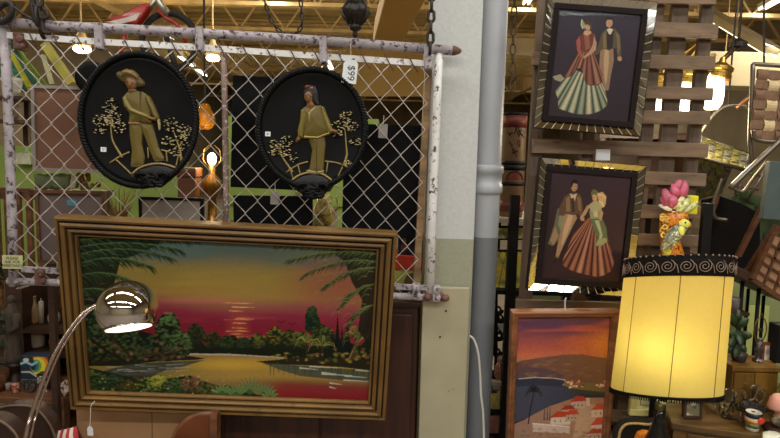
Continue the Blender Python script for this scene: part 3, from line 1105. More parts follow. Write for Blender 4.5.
plaque('oval black plaque of a dark-haired woman in a long gown, right on the fence', 312.5, 129, 56, 61, -3, woman,
       [(z2((135, 318), (120, 296), (104, 272), (92, 250)), [(245 + 88 / 2.829, 60 + 240 / 2.829, 8, 6, 22), (245 + 118 / 2.829, 60 + 230 / 2.829, 6, 6, 16), (245 + 78 / 2.829, 60 + 262 / 2.829, 5, 4, 10), (245 + 112 / 2.829, 60 + 262 / 2.829, 7, 5, 16), (245 + 138 / 2.829, 60 + 274 / 2.829, 4, 5, 10)], 7),
        (z2((278, 300), (288, 270), (286, 240), (284, 210), (282, 180)), [(245 + 286 / 2.829, 60 + 160 / 2.829, 7, 6, 24), (245 + 268 / 2.829, 60 + 186 / 2.829, 8, 5, 22), (245 + 302 / 2.829, 60 + 188 / 2.829, 7, 5, 20), (245 + 262 / 2.829, 60 + 210 / 2.829, 6, 4, 14), (245 + 314 / 2.829, 60 + 230 / 2.829, 7, 5, 18), (245 + 290 / 2.829, 60 + 292 / 2.829, 5, 4, 12)], 8)],
       [(z2((116, 318), (150, 296), (178, 288)), .0028), (z2((226, 286), (264, 292), (304, 310)), .0028), (z2((150, 298), (156, 322)), .0024), (z2((128, 312), (136, 334)), .0024), (z2((234, 290), (230, 318)), .0024), (z2((276, 302), (258, 340)), .0026)],
       (z2((132, 340), (158, 324), (190, 318), (222, 324), (252, 346)), z2((128, 346), (158, 328), (190, 321), (222, 327), (254, 350), (240, 372), (150, 372))),
       (313, 190, 15, 10), (268, 134), 'woman', 'olive relief figure of a woman in a long gown')

# price tag on a thread
p = FE.P(350, 72, .045)
ft = Fr(p, FE.U * math.cos(R_(-4)) + FE.V * math.sin(R_(-4)), FE.V * math.cos(R_(-4)) - FE.U * math.sin(R_(-4)))
s = 2.02 / F
t = thing('hanging_price_tag', 'white price tag marked $99 hanging from the fence rail', 'tag', ft.w(0, -11 * s))
b = MB(); b.prism([ft.w(x * s, y * s) for x, y in ((-7.2, -11), (7.2, -11), (7.2, 8), (4.5, 12), (-3.5, 12), (-7.2, 8))], ft.N * .0012)
b.build('card', mat('tag_white', 'b0b4bd', .6, var=.03), t)
text_mesh('$99', ft, 1 * s, -1 * s, .0012, 9.8 * s, mat('pen_ink', '14141c', .5, var=0), t, 'pen_writing', rot=R_(-88))
b = MB(); b.tube([ft.w(0, 10 * s, .001), FE.P(350.5, 44, .02), FE.P(350, 40, .0)], .0009, 5); b.build('thread', mat('cotton', 'b0a898', .8), t)

# sign tied to the left post
fs = rect_px((2, 255), (23, 255.5), (22.5, 269), (2.5, 268.5), 2.0, yaw=0)
t = thing('hanging_sign', 'small handwritten paper sign reading PLEASE ASK FOR ASSISTANCE at the left fence post', 'sign', fs.w(0, -fs.ht / 2))
b = MB(); b.fbox(fs, -fs.wd / 2, fs.wd / 2, -fs.ht / 2, fs.ht / 2, -.001, .0005); b.build('paper', mat('sign_paper', '8b8862', .7, var=.08), t)
for i, l in enumerate(('PLEASE', 'ASK FOR', 'ASSISTANCE')):
    text_mesh(l, fs, 0, fs.ht * (.27 - .27 * i), .0008, fs.ht * .285, MATS['pen_ink'], t, 'written_line')

# dark turned finial of a lamp hanging in front of the fence
p = at(355, 38, 1.95)
s = 1.95 / F
t = thing('pendant_lamp', 'dark carved pendant lamp whose turned finial hangs above the fence rail', 'lamp', p)
prof = [(0, 0), (2.2, 1), (3, 3.5), (2, 6), (5.5, 8), (6.5, 10), (5, 13), (9, 17), (13.5, 22), (14, 27), (10, 32), (8, 35), (12, 37), (18, 41), (20, 45), (14, 50), (8, 60), (0, 64)]
MB().lathe([(r * s, z * s) for r, z in prof], p, seg=28).build('finial', mat('dark_bronze', '1c1712', .4, .2, var=.4, scale=60, bump=.5), t, smooth=True)
b = MB()
for k in range(10):
    a = k * .6283
    b.tube([p + V((math.cos(a) * r * s, math.sin(a) * r * s, z * s)) for r, z in ((6, 12), (10, 17), (14, 23), (13.5, 28), (9, 33))], .0022, 6)
b.build('carved_ribs', MATS['dark_bronze'], t, smooth=True)
b = MB(); chain_links(b, [p + V((0, 0, 63 * s)), V((p.x, p.y, ZC))], .05, .016, .004); b.build('chain', m_chain, t, smooth=True)
# ================================================================== the big landscape in its gold frame
PA = rect_px((56.5, 214), (396, 234), (386.5, 417), (71.5, 408.5), 1.97)
print('painting', PA.info, PA.wd, PA.ht)
m_gilt = mat('gilt_frame', '543c1b', .45, .15, var=.3, scale=6, spots='3a2410', thr=(.6, .75))
m_giltd = mat('gilt_groove', '22150a', .6, .1, var=.3, scale=8)
m_paint = vcmat('oil_paint', .5, spec=.12, bump=.12)


def moulding(fr, w, h, prof, name, m, parent, n0=0):
    """mitred picture moulding: prof = (distance in from the outer edge, height, groove?)"""
    b = MB()
    cs = [(-w / 2, -h / 2), (w / 2, -h / 2), (w / 2, h / 2), (-w / 2, h / 2)]
    ins = [(1, 1), (-1, 1), (-1, -1), (1, -1)]
    n = len(prof)
    vs = [fr.w(c[0] + i[0] * q[0], c[1] + i[1] * q[0], n0 + q[1]) for c, i in zip(cs, ins) for q in prof]
    for k in range(4):
        for j in range(n - 1):
            b.mi = 1 if len(prof[j]) > 2 and prof[j][2] else 0
            b.v_off = 0
            a, c = k * n + j, ((k + 1) % 4) * n + j
            b.f.append((a, c, c + 1, a + 1)); b.m.append(b.mi)
    b.v = [V(q) for q in vs]
    return b.build(name, m, parent)


t = painting = thing('framed_painting', 'large gold-framed oil painting of a lake at red sunset hung on the fence', 'painting', PA.w(0, -PA.ht / 2))
uin = PA.px(77, 236)[0] + PA.wd / 2
fw = .068
moulding(PA, PA.wd, PA.ht, [(0, -.03), (0, .012), (.005, .021), (.012, .019), (.0135, .008, 1), (.0165, .008, 1), (.0185, .02), (.026, .024), (.033, .02), (.035, .008, 1), (.039, .008, 1), (.041, .016), (.048, .019), (.053, .015), (.0545, .004, 1), (.0585, .004, 1), (.0605, .009), (.065, .008), (fw, .001), (fw, -.012)], 'frame', [m_gilt, m_giltd], t)
# ---- what the artist painted
p = Paint(70, 228, 384, 408, 3)
p.vgrad([(236, '3d4a44'), (252, '4d5246'), (264, '6e6031'), (278, '75612c'), (288, '7a5f2e'), (296, '74413a'), (306, '6d2230'), (318, '651826'), (338, '6a1a24'), (350, '8a3a2c'), (362, '9a5034')], tilt=.045)
nz = p.noise(60, 5, 2) * .6 + p.noise(25, 3, 4) * .4
p.mix(np.clip((nz - .5) * 3, 0, 1) * np.clip((p.Y - 255) / 20, 0, 1) * np.clip((296 - p.Y) / 12, 0, 1) * .5, '86702f')
p.mix(np.clip((nz - .55) * 4, 0, 1) * np.clip((p.Y - 310) / 10, 0, 1) * np.clip((345 - p.Y) / 10, 0, 1) * .35, 'a03a44')
p.soft(235, 285, 90, 34, '8a6e38', .45)
p.soft(340, 285, 70, 40, '7d3038', .6)
p.soft(310, 250, 50, 16, '55553f', .5)
p.soft(170, 250, 60, 14, '435754', .6)
p.soft(200, 300, 70, 5, '9a5a48', .5)
rr = random.Random(2)
for y, w in ((303, 20), (307, 24), (311, 14), (318, 20), (319.5, 22), (323, 14), (328, 12), (331, 16), (334, 10), (337, 18), (341, 12), (344, 16), (348, 12)):
    for _ in range(4):
        x = 238 + rr.uniform(-w, w) * .5
        p.line((x - w * .3, y + rr.uniform(-.5, .5)), (x + w * .3, y + .3), .8, rr.choice(['c79b4d', 'b8763f', 'd0a45a', 'b3563c']), .3, .6)
p.soft(238, 330, 16, 24, 'a04a34', .3)
for x, y in ((281, 322), (292, 324)):
    p.path([(x - 3.5, y - 1), (x - 1, y), (x, y + 1), (x + 1, y), (x + 4, y - 1)], .8, '2a1115')
# far tree line
pts = [(150, 356)]
for x in range(150, 380, 3):
    pts.append((x, 341 + 4 * math.sin(x * .13) + 2.5 * math.sin(x * .37) + rr.uniform(-1, 1) + (x - 250) * .01))
pts += [(380, 364), (150, 357)]
p.poly(pts, '14190f')
for x, y, rx, ry, lg in ((183, 340, 10, 8, '2c3820'), (196, 334, 9, 10, '3a3f20'), (212, 340, 9, 8, '4a3a20'), (226, 343, 8, 7, '35401f'), (243, 343, 8, 6, '2f3d20'), (258, 341, 9, 7, '5a5a24'), (275, 336, 8, 9, '6d6423'), (290, 338, 9, 8, '5f5a22'), (302, 340, 8, 8, '4f5a25')):
    p.bush(x, y, rx, ry, '161c10', lg, 46, 1.5, int(x))
p.poly([(165, 347), (375, 350), (375, 360), (300, 357), (240, 354), (165, 353)], '12160d', .85)
for x, y, rx, ry in ((312, 322, 7.5, 13), (312, 312, 5, 6)):
    p.bush(x, y, rx, ry, '0f1a12', '2c4023', 60, 1.3, int(y))
p.bush(322, 336, 12, 12, '18200f', '55562a', 60, 1.4, 8)
for x, y0, y1, w in ((337.5, 314, 352, 4.2), (342, 324, 352, 3.2), (347.5, 318, 352, 4.4), (332, 330, 352, 3)):
    p.poly([(x, y0), (x + w * .4, (y0 + y1) / 2), (x + w, y1), (x - w, y1), (x - w * .4, (y0 + y1) / 2)], '0c130e')
# weeping palms on the right bank
for cx, cy, n, L in ((306, 343, 13, 10), (322, 346, 15, 12), (356, 338, 12, 12)):
    for i in range(n):
        a = math.pi * (.02 + .96 * i / (n - 1))
        x, y = cx + L * math.cos(a), cy - L * .75 * math.sin(a)
        p.path([(cx, cy), ((cx + x) / 2, cy - L * .8 * math.sin(a) - 1), (x, y), (x + 2 * math.cos(a), y + 6)], 1.1, rr.choice(['5f5a28', '3c4420', '77703a', '2a3218']), .5, .9)
    p.line((cx, cy), (cx + 1, cy + 18), 1.6, '2a2014')
# water
wt = [(150, 358), (190, 354), (240, 355), (300, 359), (376, 366), (378, 406), (70, 402), (70, 362)]
m = np.zeros(p.X.shape); sl = p.win(wt); m[sl] = p.mask(wt, sl)
p.vgrad([(354, '7d6338'), (362, '86692c'), (374, '7d6430'), (380, '6b5030'), (387, '6b3026'), (394, '571c1c'), (403, '1a0e0c')], tilt=.02, m=m)
p.mix(m * np.clip((235 - p.X) / 70, 0, 1) * np.clip((p.Y - 352) / 8, 0, 1) * .5, '59572f')
p.poly([(188, 353.4), (230, 353.8), (284, 357.2), (284, 358.2), (240, 355.6), (190, 355)], '9a9078', .85)
p.soft(228, 364, 62, 8, 'a3822f', .75)
p.vgrad([(372, '5a2c20'), (380, '6a1c20'), (388, '64181a'), (394, '30100f'), (399, '120807')], tilt=.04, m=m * np.clip((p.X - 246) / 40, 0, 1) * np.clip((p.Y - .04 * (p.X - 70) - 368) / 8, 0, 1) * .9)
# left bank, its dark water and white ripples
p.poly([(78, 366), (120, 366), (160, 361), (195, 360), (206, 358.5), (190, 356), (150, 354), (78, 340)], '1a1b12')
p.poly([(100, 372), (130, 364), (205, 360), (185, 366), (160, 372), (150, 378), (110, 378)], '232a2a', .85)
for i in range(34):
    x = rr.uniform(105, 182); y = 362 + (178 - x) * .06 + rr.uniform(0, 10)
    p.line((x, y), (x + rr.uniform(6, 20), y - rr.uniform(0, 1.2)), .9, rr.choice(['6d7470', '4a5252', '33403f', '8a8c80']), .3, .7)
# right bank
p.poly([(256, 361.5), (280, 359.5), (300, 357), (376, 360), (376, 371), (340, 367), (300, 365), (270, 364)], '1f1b10')
for i in range(42):
    x = rr.uniform(272, 374); y = 358 + rr.uniform(-5, 6)
    p.soft(x, y, rr.uniform(1.5, 4), 1.4, rr.choice(['6d5a2a', '4a4a22', '7a4a30', '2f3a1c', '83722f']), .8)
p.poly([(262, 363), (300, 365.5), (376, 371), (376, 383), (340, 380), (300, 376), (280, 370)], '15302f', .8)
for i in range(46):
    x = rr.uniform(268, 372)
    y = 364 + (x - 268) * .06
    p.line((x, y), (x + rr.uniform(-.6, .6), y + rr.uniform(3, 13)), 1.1, rr.choice(['0e1f20', '1e3d38', '4f4a24', '123034']), .4, .7)
for x, y, w in ((310, 366.5, 30), (322, 372.5, 14), (322, 374, 30), (345, 376, 22), (344, 380, 26), (330, 383, 12), (300, 368, 18), (356, 370, 16), (330, 387, 6)):
    p.line((x, y), (x + w, y + 1.6), 1.3, 'b0aa9c', .4, .75)
# right palm trunk
p.path([(350, 359), (356, 346), (362, 332), (369, 318)], 4.5, '3a2c1a', 3)
p.path([(349.5, 358), (355, 346), (361, 332), (368, 318)], 1.2, '6d5636', 1)
for i in range(26):
    x = rr.uniform(346, 374); y = rr.uniform(318, 344)
    p.path([(x, y), (x - 3, y + 1), (x - 6, y + rr.uniform(4, 9))], 1.2, rr.choice(['525a2a', '2c3a1c', '6d7038', '18240f']), .4, .85)
for i in range(22):
    p.soft(rr.uniform(335, 372), rr.uniform(348, 363), 3, 2, rr.choice(['6d5c24', '5a3a22', '47501f', '86702e']), .8)


def fronds(x0, y0, x1, y1, sag, n, leaf, cols, lit, seed, side=1):
    q = random.Random(seed)
    spine = [(x0 + (x1 - x0) * k, y0 + (y1 - y0) * k + sag * (k - k * k) * -4 * .5) for k in [i / 14 for i in range(15)]]
    for i in range(n):
        k = q.random() ** .8
        j = min(13, int(k * 14)); f = k * 14 - j
        x = spine[j][0] * (1 - f) + spine[j + 1][0] * f; y = spine[j][1] * (1 - f) + spine[j + 1][1] * f
        L = leaf * (.55 + .7 * q.random()) * (1 - .45 * k)
        dx = side * L * q.uniform(.5, .95); dy = L * q.uniform(.25, .7)
        p.path([(x, y), (x + dx * .5, y + dy * .2), (x + dx, y + dy)], q.uniform(1, 1.9), q.choice(cols), .3, .9)
    for i in range(n // 7):
        k = q.random()
        j = min(13, int(k * 14))
        x, y = spine[j]
        p.path([(x, y - .5), (x + side * leaf * .3, y), (x + side * leaf * .6, y + leaf * .2)], .9, lit, .3, .65)
    p.path(spine, 1.2, lit, .4, .55)


DK = ['101a12', '18241a', '1d2c1c', '0c130e', '25331f']
# left: big fronds from beyond the frame
p.poly([(70, 230), (150, 236), (160, 244), (120, 262), (110, 300), (95, 330), (70, 360)], '0c110b', .95)
for a in ((74, 240, 196, 239, 4, 170, 20), (74, 248, 178, 250, 12, 170, 22), (74, 256, 168, 258, 16, 150, 22), (74, 266, 150, 268, 18, 150, 22), (74, 278, 132, 284, 16, 130, 20), (74, 292, 122, 300, 14, 120, 18), (74, 310, 112, 318, 10, 60, 18)):
    fronds(*a, DK, '46562f', int(a[1]))
for i in range(26):
    x = rr.uniform(80, 150); y = rr.uniform(246, 300)
    p.line((x, y), (x + rr.uniform(4, 11), y + rr.uniform(-1, 3)), .8, '55653c', .3, .45)
# left trees behind the lamp
for x, y, rx, ry, lg in ((92, 322, 18, 18, '46582f'), (112, 330, 18, 14, '4c5e3a'), (140, 345, 24, 14, '3d5230'), (168, 332, 12, 20, '506a3c'), (180, 345, 12, 12, '506338'), (100, 350, 26, 12, '55552a'), (150, 356, 30, 6, '4a3a24'), (126, 352, 20, 8, '3f4424')):
    p.bush(x, y, rx, ry, '11170f', lg, 110, 1.8, int(x + y))
for i in range(30):
    x, y = rr.uniform(88, 190), rr.uniform(340, 360)
    p.soft(x, y, 3, 2.2, rr.choice(['5a3b2a', '4a4622', '6b4a34', '3d4a28', '7a5a46']), .7)
p.path([(92, 340), (108, 352), (126, 362)], 3.5, '1c150d', 2)
p.path([(104, 326), (118, 344), (130, 356)], 2.5, '241a10', 1.5)
# right: hanging palm
p.poly([(378, 246), (330, 250), (345, 262), (352, 282), (362, 300), (358, 330), (378, 360)], '12180f', .93)
for a in ((378, 250, 276, 246, 4, 150, 13), (378, 254, 292, 260, 10, 170, 15), (378, 262, 305, 276, 14, 110, 16), (378, 268, 325, 290, 14, 110, 17), (378, 284, 342, 308, 12, 90, 16), (378, 304, 350, 326, 10, 80, 15)):
    fronds(*a, ['1a2618', '25321d', '33401f', '131b12', '3e4a28'], '5f6236', int(a[1]) + 3, -1)
for i in range(34):
    x = rr.uniform(318, 374); y = rr.uniform(258, 318)
    p.path([(x, y), (x - 4, y - .5), (x - 9, y + rr.uniform(2, 6))], 1.0, rr.choice(['5f6238', '4c5430', '6d6a42']), .3, .6)
# foreground bushes
pts = [(74, 372), (90, 368), (108, 372), (124, 376), (145, 377), (165, 379), (185, 376), (200, 380), (215, 385), (240, 390), (262, 396), (266, 404), (74, 404)]
p.poly(pts, '161d12')
for x, y, rx, ry, lg in ((92, 380, 14, 10, '4a5d2b'), (112, 384, 14, 9, '33482a'), (132, 386, 14, 9, '50421f'), (150, 386, 13, 9, '5f6a28'), (158, 381, 8, 6, '8a8a34'), (176, 387, 14, 8, '3d5228'), (192, 384, 11, 8, '6d4a34'), (210, 391, 14, 7, '4a4a24'), (228, 393, 12, 7, '35481f'), (100, 395, 26, 6, '2f3d20'), (150, 397, 30, 6, '33401f')):
    p.bush(x, y, rx, ry, '171f12', lg, 90, 1.6, int(x * 2 + y))
for i in range(70):
    x, y = rr.uniform(78, 225), rr.uniform(374, 398)
    p.soft(x, y, 1.2, 1, rr.choice(['8a9a48', 'a09a4a', '6d3d2c', 'b0a060', '55703a']), .7)
for cx, cy, L, n in ((250, 394, 17, 9), (236, 396, 13, 7), (264, 396, 15, 8), (222, 394, 11, 6), (270, 398, 10, 5)):
    for i in range(n):
        a = math.pi * (.15 + .7 * i / (n - 1))
        x, y = cx + L * math.cos(a), cy - L * math.sin(a)
        p.path([(cx, cy), (x, y)], 1.3, '2c4424', .5)
        for k in range(3, 9):
            f = k / 9
            bx, by = cx + (x - cx) * f, cy + (y - cy) * f
            for sd in (-1, 1):
                p.line((bx, by), (bx + 4 * math.cos(a + sd * .7) * (1.1 - f), by - 4 * math.sin(a + sd * .7) * (1.1 - f)), 1.1, '56683a' if sd > 0 else '35502c', .3, .9)
p.grain(.05, 1.3, 1.0)
canvas(PA, -PA.wd / 2 + fw - .004, PA.wd / 2 - fw + .004, -PA.ht / 2 + fw - .004, PA.ht / 2 - fw + .004, -.006, p, 'canvas', m_paint, t, 520, 270, gain=1.75)
MB().fbox(PA, -PA.wd / 2 + .01, PA.wd / 2 - .01, -PA.ht / 2 + .01, PA.ht / 2 - .01, -.03, -.012).build('backing_board', mat('hardboard', '5a452c', .8), t)
# string tag at its lower left
a, c = PA.P(95, 401, .03), PA.P(90, 428, .045)
tg = Fr(c, PA.U, PA.V)
s = 1.95 / F
t = thing('hanging_string_tag', 'small blank white tag dangling by a thread under the gold-framed painting', 'tag', tg.w(0, -10 * s))
b = MB(); b.prism([tg.w(x * s, y * s) for x, y in ((-3, -9), (3, -9), (3, -1), (1.4, 2), (-1.4, 2), (-3, -1))], tg.N * .001); b.build('card', m_stick, t)
b = MB(); b.tube(smooth_path([a, PA.P(91, 406, .04), PA.P(90.5, 417, .046), tg.w(0, 1 * s, .001)], 4), .0011, 5); b.build('thread', MATS['cotton'], t)

# ------------------------------------------------------------------ chrome arc lamp
m_chrome = mat('chrome', 'e8e6e4', .04, 1, var=0, g=1)
m_chr2 = mat('chrome_tube', 'c8b4ac', .22, 1, var=0, g=1)
cY = 1.72
cc = at(127.5, 309.5, cY)
RB = 29.6 / F * cY
t = thing('arc_floor_lamp', 'chrome arc floor lamp with a lit mirrored ball shade in front of the painting', 'lamp', V((at(20, 438, 1.55).x - .1, 1.5, 0)))
dn = (V((.02, -.36, -1))).normalized()
toC = (CAM - cc).normalized()
dn = (toC * .19 + (V((0.05, 0, -1)) - toC * V((0.05, 0, -1)).dot(toC)).normalized() * .982).normalized()
cut = math.acos(.64)
prof = [(RB * math.sin(math.pi - q), RB * math.cos(math.pi - q)) for q in [i * (math.pi - cut) / 24 for i in range(25)]]
MB().lathe(prof, cc, dn, 48, cap=False).build('ball_shade', m_chrome, t, smooth=True, solid=.002)
rim = RB * math.sin(cut); hz = RB * math.cos(cut)
x, y, _ = frame_axes(dn)
MB().tube([cc + dn * hz + x * (rim * math.cos(a)) + y * (rim * math.sin(a)) for a in [i * .1309 for i in range(48)]], .0022, 6, True).build('rim', m_chrome, t, smooth=True)
MB().lathe([(0, hz - .006), (rim * .97, hz - .004), (rim * .97, hz - .002)], cc, dn, 40).build('lit_diffuser', emis('arc_lamp_glow', 'fff0d8', 7), t, smooth=True)
MB().tube([cc - dn * RB * .97 + x * (.012 * math.cos(a)) + y * (.012 * math.sin(a)) for a in [i * .5236 for i in range(12)]], .004, 6, True).build('top_collar', m_chrome, t, smooth=True)
px = [(98, 303), (84, 313), (71, 328), (59, 346), (49, 366), (39, 392), (31, 416), (25, 440)]
arc = [at(x_, y_, cY - .02 * i) for i, (x_, y_) in enumerate(px)]
arc = arc + [V((arc[-1].x - .06, 1.55, .35)), V((arc[-1].x - .09, 1.53, .06))]
arc[0] = cc + (at(98, 303, cY) - cc).normalized() * RB * .98
MB().tube(smooth_path(arc, 5), .0062, 10).build('arc_tube', m_chr2, t, smooth=True)
MB().tube([q + V((.0135, .004, .004)) for q in smooth_path(arc, 5)], .0034, 8).build('arc_tube', m_chr2, t, smooth=True)
bp = V((arc[-1].x, 1.53, 0))
MB().lathe([(.15, 0), (.15, .05), (.14, .06), (0, .06)], bp, seg=36).build('base', mat('marble_base', '3a3634', .3, var=.4), t, smooth=False)
L = bpy.data.lights.new('arc_bulb', 'SPOT'); L.energy = 7; L.color = (1, .88, .7); L.spot_size = R_(150); L.shadow_soft_size = .04
o = bpy.data.objects.new('arc_bulb', L); C.objects.link(o); o.parent = t
o.matrix_local = Matrix.Translation(cc + dn * (hz + .004) - ROOT[t]) @ dn.to_track_quat('-Z', 'Y').to_matrix().to_4x4()
# ================================================================== behind and below the fence, left half
def quad_panel(name, label, cat, pts, Y, th, m, parent=None, group=None, yaw=0, tilt=0, mat2=None, fw=0, fm=None, fname='frame', pname='panel', backing=True):
    """a flat panel standing where the photo shows its corners"""
    fr = rect_px(*pts, Y, yaw=yaw, tilt=tilt)
    w, h = fr.wd / 2, fr.ht / 2
    if fw:
        t = thing(name, label, cat, fr.w(0, -h), group)
        MB().fbox(fr, -w + fw * .6, w - fw * .6, -h + fw * .6, h - fw * .6, -th, -th * .3).build(pname, m, t)
        b = MB()
        for u0, u1, v0, v1 in ((-w, w, h - fw, h), (-w, w, -h, -h + fw), (-w, -w + fw, -h + fw, h - fw), (w - fw, w, -h + fw, h - fw)):
            b.fbox(fr, u0, u1, v0, v1, -th, 0)
        b.build(fname, fm, t)
        return fr, t
    o = MB().fbox(fr, -w, w, -h, h, -th, 0).build(name, m, None, label=label, cat=cat, group=group, bev=.002)
    return fr, o


m_brown = mat('brown_hardboard', '5a3c2c', .75, var=.15, scale=5)
m_mauve = mat('mauve_grey_board', '4a3c3a', .75, var=.15, scale=5)
m_greyfr = mat('grey_edge', '6a625c', .5, var=.2)
m_black = mat('black_panel', '070708', .7, var=.2, scale=3, spec=.15)
m_dkwood = wood('dark_wood', '2c1a10', '150c07')
m_midwood = wood('mid_wood', '4a2c18', '2a170c')
quad_panel('hanging_picture_back', 'brown hardboard back of a framed picture behind the man plaque', 'picture back', ((29, 84), (106, 88), (106, 173), (34, 171)), 2.16, .02, m_brown, fw=.012, fm=m_greyfr, group=None)
fr, t = quad_panel('hanging_picture_back', 'grey-brown board with a small blue label, lower left behind the fence', 'picture back', ((34, 189), (105, 192), (105, 264), (38, 264)), 2.16, .02, m_mauve, fw=.012, fm=m_midwood)
u, v = fr.px(71, 203)
MB().fbox(fr, u - .018, u + .018, v - .011, v + .011, -.006, -.004).build('blue_label', mat('label_blue', '2f5a68', .6), t)['label'] = 'small blue label'
fr, t = quad_panel('hanging_picture_back', 'grey panel with a dark rim just above the gold-framed painting', 'picture back', ((138, 196), (203, 199), (203, 262), (140, 262)), 2.15, .02, mat('grey_panel', '6d6259', .7, var=.15), fw=.01, fm=m_black)
quad_panel('hanging_black_panel', 'tall black panel between the middle fence post and the woman plaque', 'panel', ((231, 74), (312, 80), (312, 190), (232, 188)), 2.2, .03, m_black, group=None)
quad_panel('hanging_black_panel', 'low black panel just above the gold painting, under the woman plaque', 'panel', ((233, 195), (312, 197), (312, 262), (234, 262)), 2.2, .03, m_black)
quad_panel('hanging_black_panel', 'wide black panel right of the woman plaque, behind the fence', 'panel', ((343, 122), (424, 127), (424, 236), (343, 236)), 2.2, .03, m_black)
# wooden upright beside the right post
MB().fbox(FE, *[FE.px(428, 100)[0] - .012, FE.px(428, 100)[0] + .012], FE.px(428, 285)[1], FE.px(428, 66)[1], -.06, -.03).build('wood_batten', wood('batten_wood', '6a5238', '3a2817'), label='thin wooden batten standing beside the right fence post', cat='batten')
# little cards behind the mesh
for x, y, w, h, lab in ((383, 131, 9, 14, 'small grey card hung on the wire fence right of the woman plaque'), (275, 198, 9, 13, 'small grey card below the woman plaque')):
    f_ = Fr(FE.P(x, y, -.012), FE.U, FE.V)
    s = 2.07 / F
    t = thing('hanging_small_panel', lab, 'card', f_.w(0, -h / 2 * s))
    MB().fbox(f_, -w / 2 * s, w / 2 * s, -h / 2 * s, h / 2 * s, -.001, .001).build('card', mat('grey_card', '6f6862', .6), t)
    MB().tube([f_.w(0, h / 2 * s), f_.w(0, h / 2 * s + .03, .01)], .0012, 5).build('string', MATS['cotton'], t)
# books / boxes on a shelf at the lower right of the fence
Ys = 2.3
def blk(x0, y0, x1, y1, Y, d):
    a, c = at(x0, y1, Y), at(x1, y0, Y)
    return V((a.x, Y, a.z)), V((c.x, Y + d, c.z))
sh_z = at(400, 292, 2.3).z
a, c = at(340, 292, 2.3), at(432, 292, 2.3)
t = thing('wall_shelf', 'dark wooden shelf behind the lower right corner of the fence', 'shelf', V((a.x, 2.25, sh_z - .03)))
MB().span((a.x, 2.27, sh_z - .03), (c.x, 2.6, sh_z)).build('board', m_dkwood, t)
for q in (.08, .92):
    xx = a.x + (c.x - a.x) * q
    MB().span((xx - .02, 2.5, 0), (xx + .02, 2.54, sh_z - .03)).build('leg', m_dkwood, t)
def boxthing(name, label, cat, x0, y0, x1, y1, Y, d, m, z0=None, bev=.003, group=None):
    lo, hi = blk(x0, y0, x1, y1, Y, d)
    if z0 is not None:
        lo.z = z0
    return MB().span(lo, hi).build(name, m, None, label=label, cat=cat, bev=bev, group=group)
boxthing('toy_box', 'yellow-green box low on the shelf behind the fence corner', 'box', 394, 269, 424, 292, 2.32, .2, mat('toy_green', '8a8a3c', .5), sh_z)
boxthing('storage_tin', 'flat red tin on top of the yellow-green box behind the fence', 'tin', 392, 256, 426, 269, 2.31, .22, mat('tin_red', 'a02c18', .4), at(400, 269, 2.32).z)
t = thing('doll_box', 'dark blue box with a little figure on its front, topmost behind the fence corner', 'box', at(412, 256, 2.33))
lo, hi = blk(398, 235, 424, 256, 2.33, .16); lo.z = at(400, 256, 2.31).z
MB().span(lo, hi).build('carton', mat('box_navy', '1b2238', .5), t, bev=.002)
f_ = Fr(V((0, 2.329, 0)), (1, 0, 0), (0, 0, 1))
relief(f_, [(ell(404, 247, 3.4, 4.5), .002, '6a3a34'), (ell(404, 240.5, 2.2, 2.4), .003, '8a6a58')], 'printed_figure', m_relief, t, 0)
# arch on the toy box
f_ = Fr(V((0, 2.319, 0)), (1, 0, 0), (0, 0, 1))
relief(f_, [([(404, 291), (404, 281), (407, 275), (412, 273), (417, 276), (419, 283), (419, 291)], .003, '4a3a22')], 'arched_opening', m_relief, bpy.data.objects['toy_box'], 0)

# amber glass ornament and a lit bulb
t = thing('amber_glass_shade', 'amber glass lamp shade glowing left of the middle fence post', 'lamp shade', at(205, 128, 3.2))
p = at(205, 117, 3.2); s = 3.2 / F
MB().lathe([(2, 13), (4, 12), (5, 9), (8, 5), (10, 0), (10, -5), (8, -10), (4, -12)], p, seg=14, cap=False).build('unused', m_black, t) if False else None
MB().lathe([(r * s, z * s) for r, z in ((2, 13), (4, 12), (5, 8), (8, 4), (9.5, 0), (9.5, -6), (7, -10), (4, -12))], p, seg=16, cap=False).build('glass_bowl', mat('amber_glass', 'a86a18', .15, trans=.4, var=.3, scale=30), t, smooth=True, solid=.004)
MB().ball(p, (5 * s, 5 * s, 7 * s)).build('bulb', emis('amber_bulb', 'ffb040', 1.0), t, smooth=True)
MB().tube([p + V((0, 0, 12 * s)), V((p.x, p.y, ZC))], .006, 6).build('cord', m_chain, t)
t = thing('table_lamp', 'small lamp with a bare lit bulb behind the fence, low by the middle post', 'lamp', at(211, 225, 3.1))
p = at(212, 159, 3.1); s = 3.1 / F
MB().ball(p, (4.6 * s, 4.6 * s, 6.5 * s)).build('bulb', emis('bare_bulb', 'fff2cc', 14), t, smooth=True)
MB().lathe([(r * s, z * s) for r, z in ((10, -65.5), (10, -63), (5, -60), (4, -40), (9, -30), (9, -22), (3, -14), (3.5, -6), (2, -4))], p, seg=20).build('stem', mat('brass_lamp', '6a4a1c', .3, .7), t, smooth=True)
b = MB()
for sx in (-1, 1):
    b.tube([p + V((sx * q * s, 0, z * s)) for q, z in ((4, -8), (9, -1), (8, 9), (2, 14))], .003, 6)
b.build('harp', MATS['brass_lamp'], t, smooth=True)
L = bpy.data.lights.new('bulb_lamp', 'POINT'); L.energy = 9; L.color = (1, .75, .42); L.shadow_soft_size = .03
o = bpy.data.objects.new('bulb_lamp', L); C.objects.link(o); o.parent = t; o.location = p - ROOT[t] + V((0, -.05, 0))
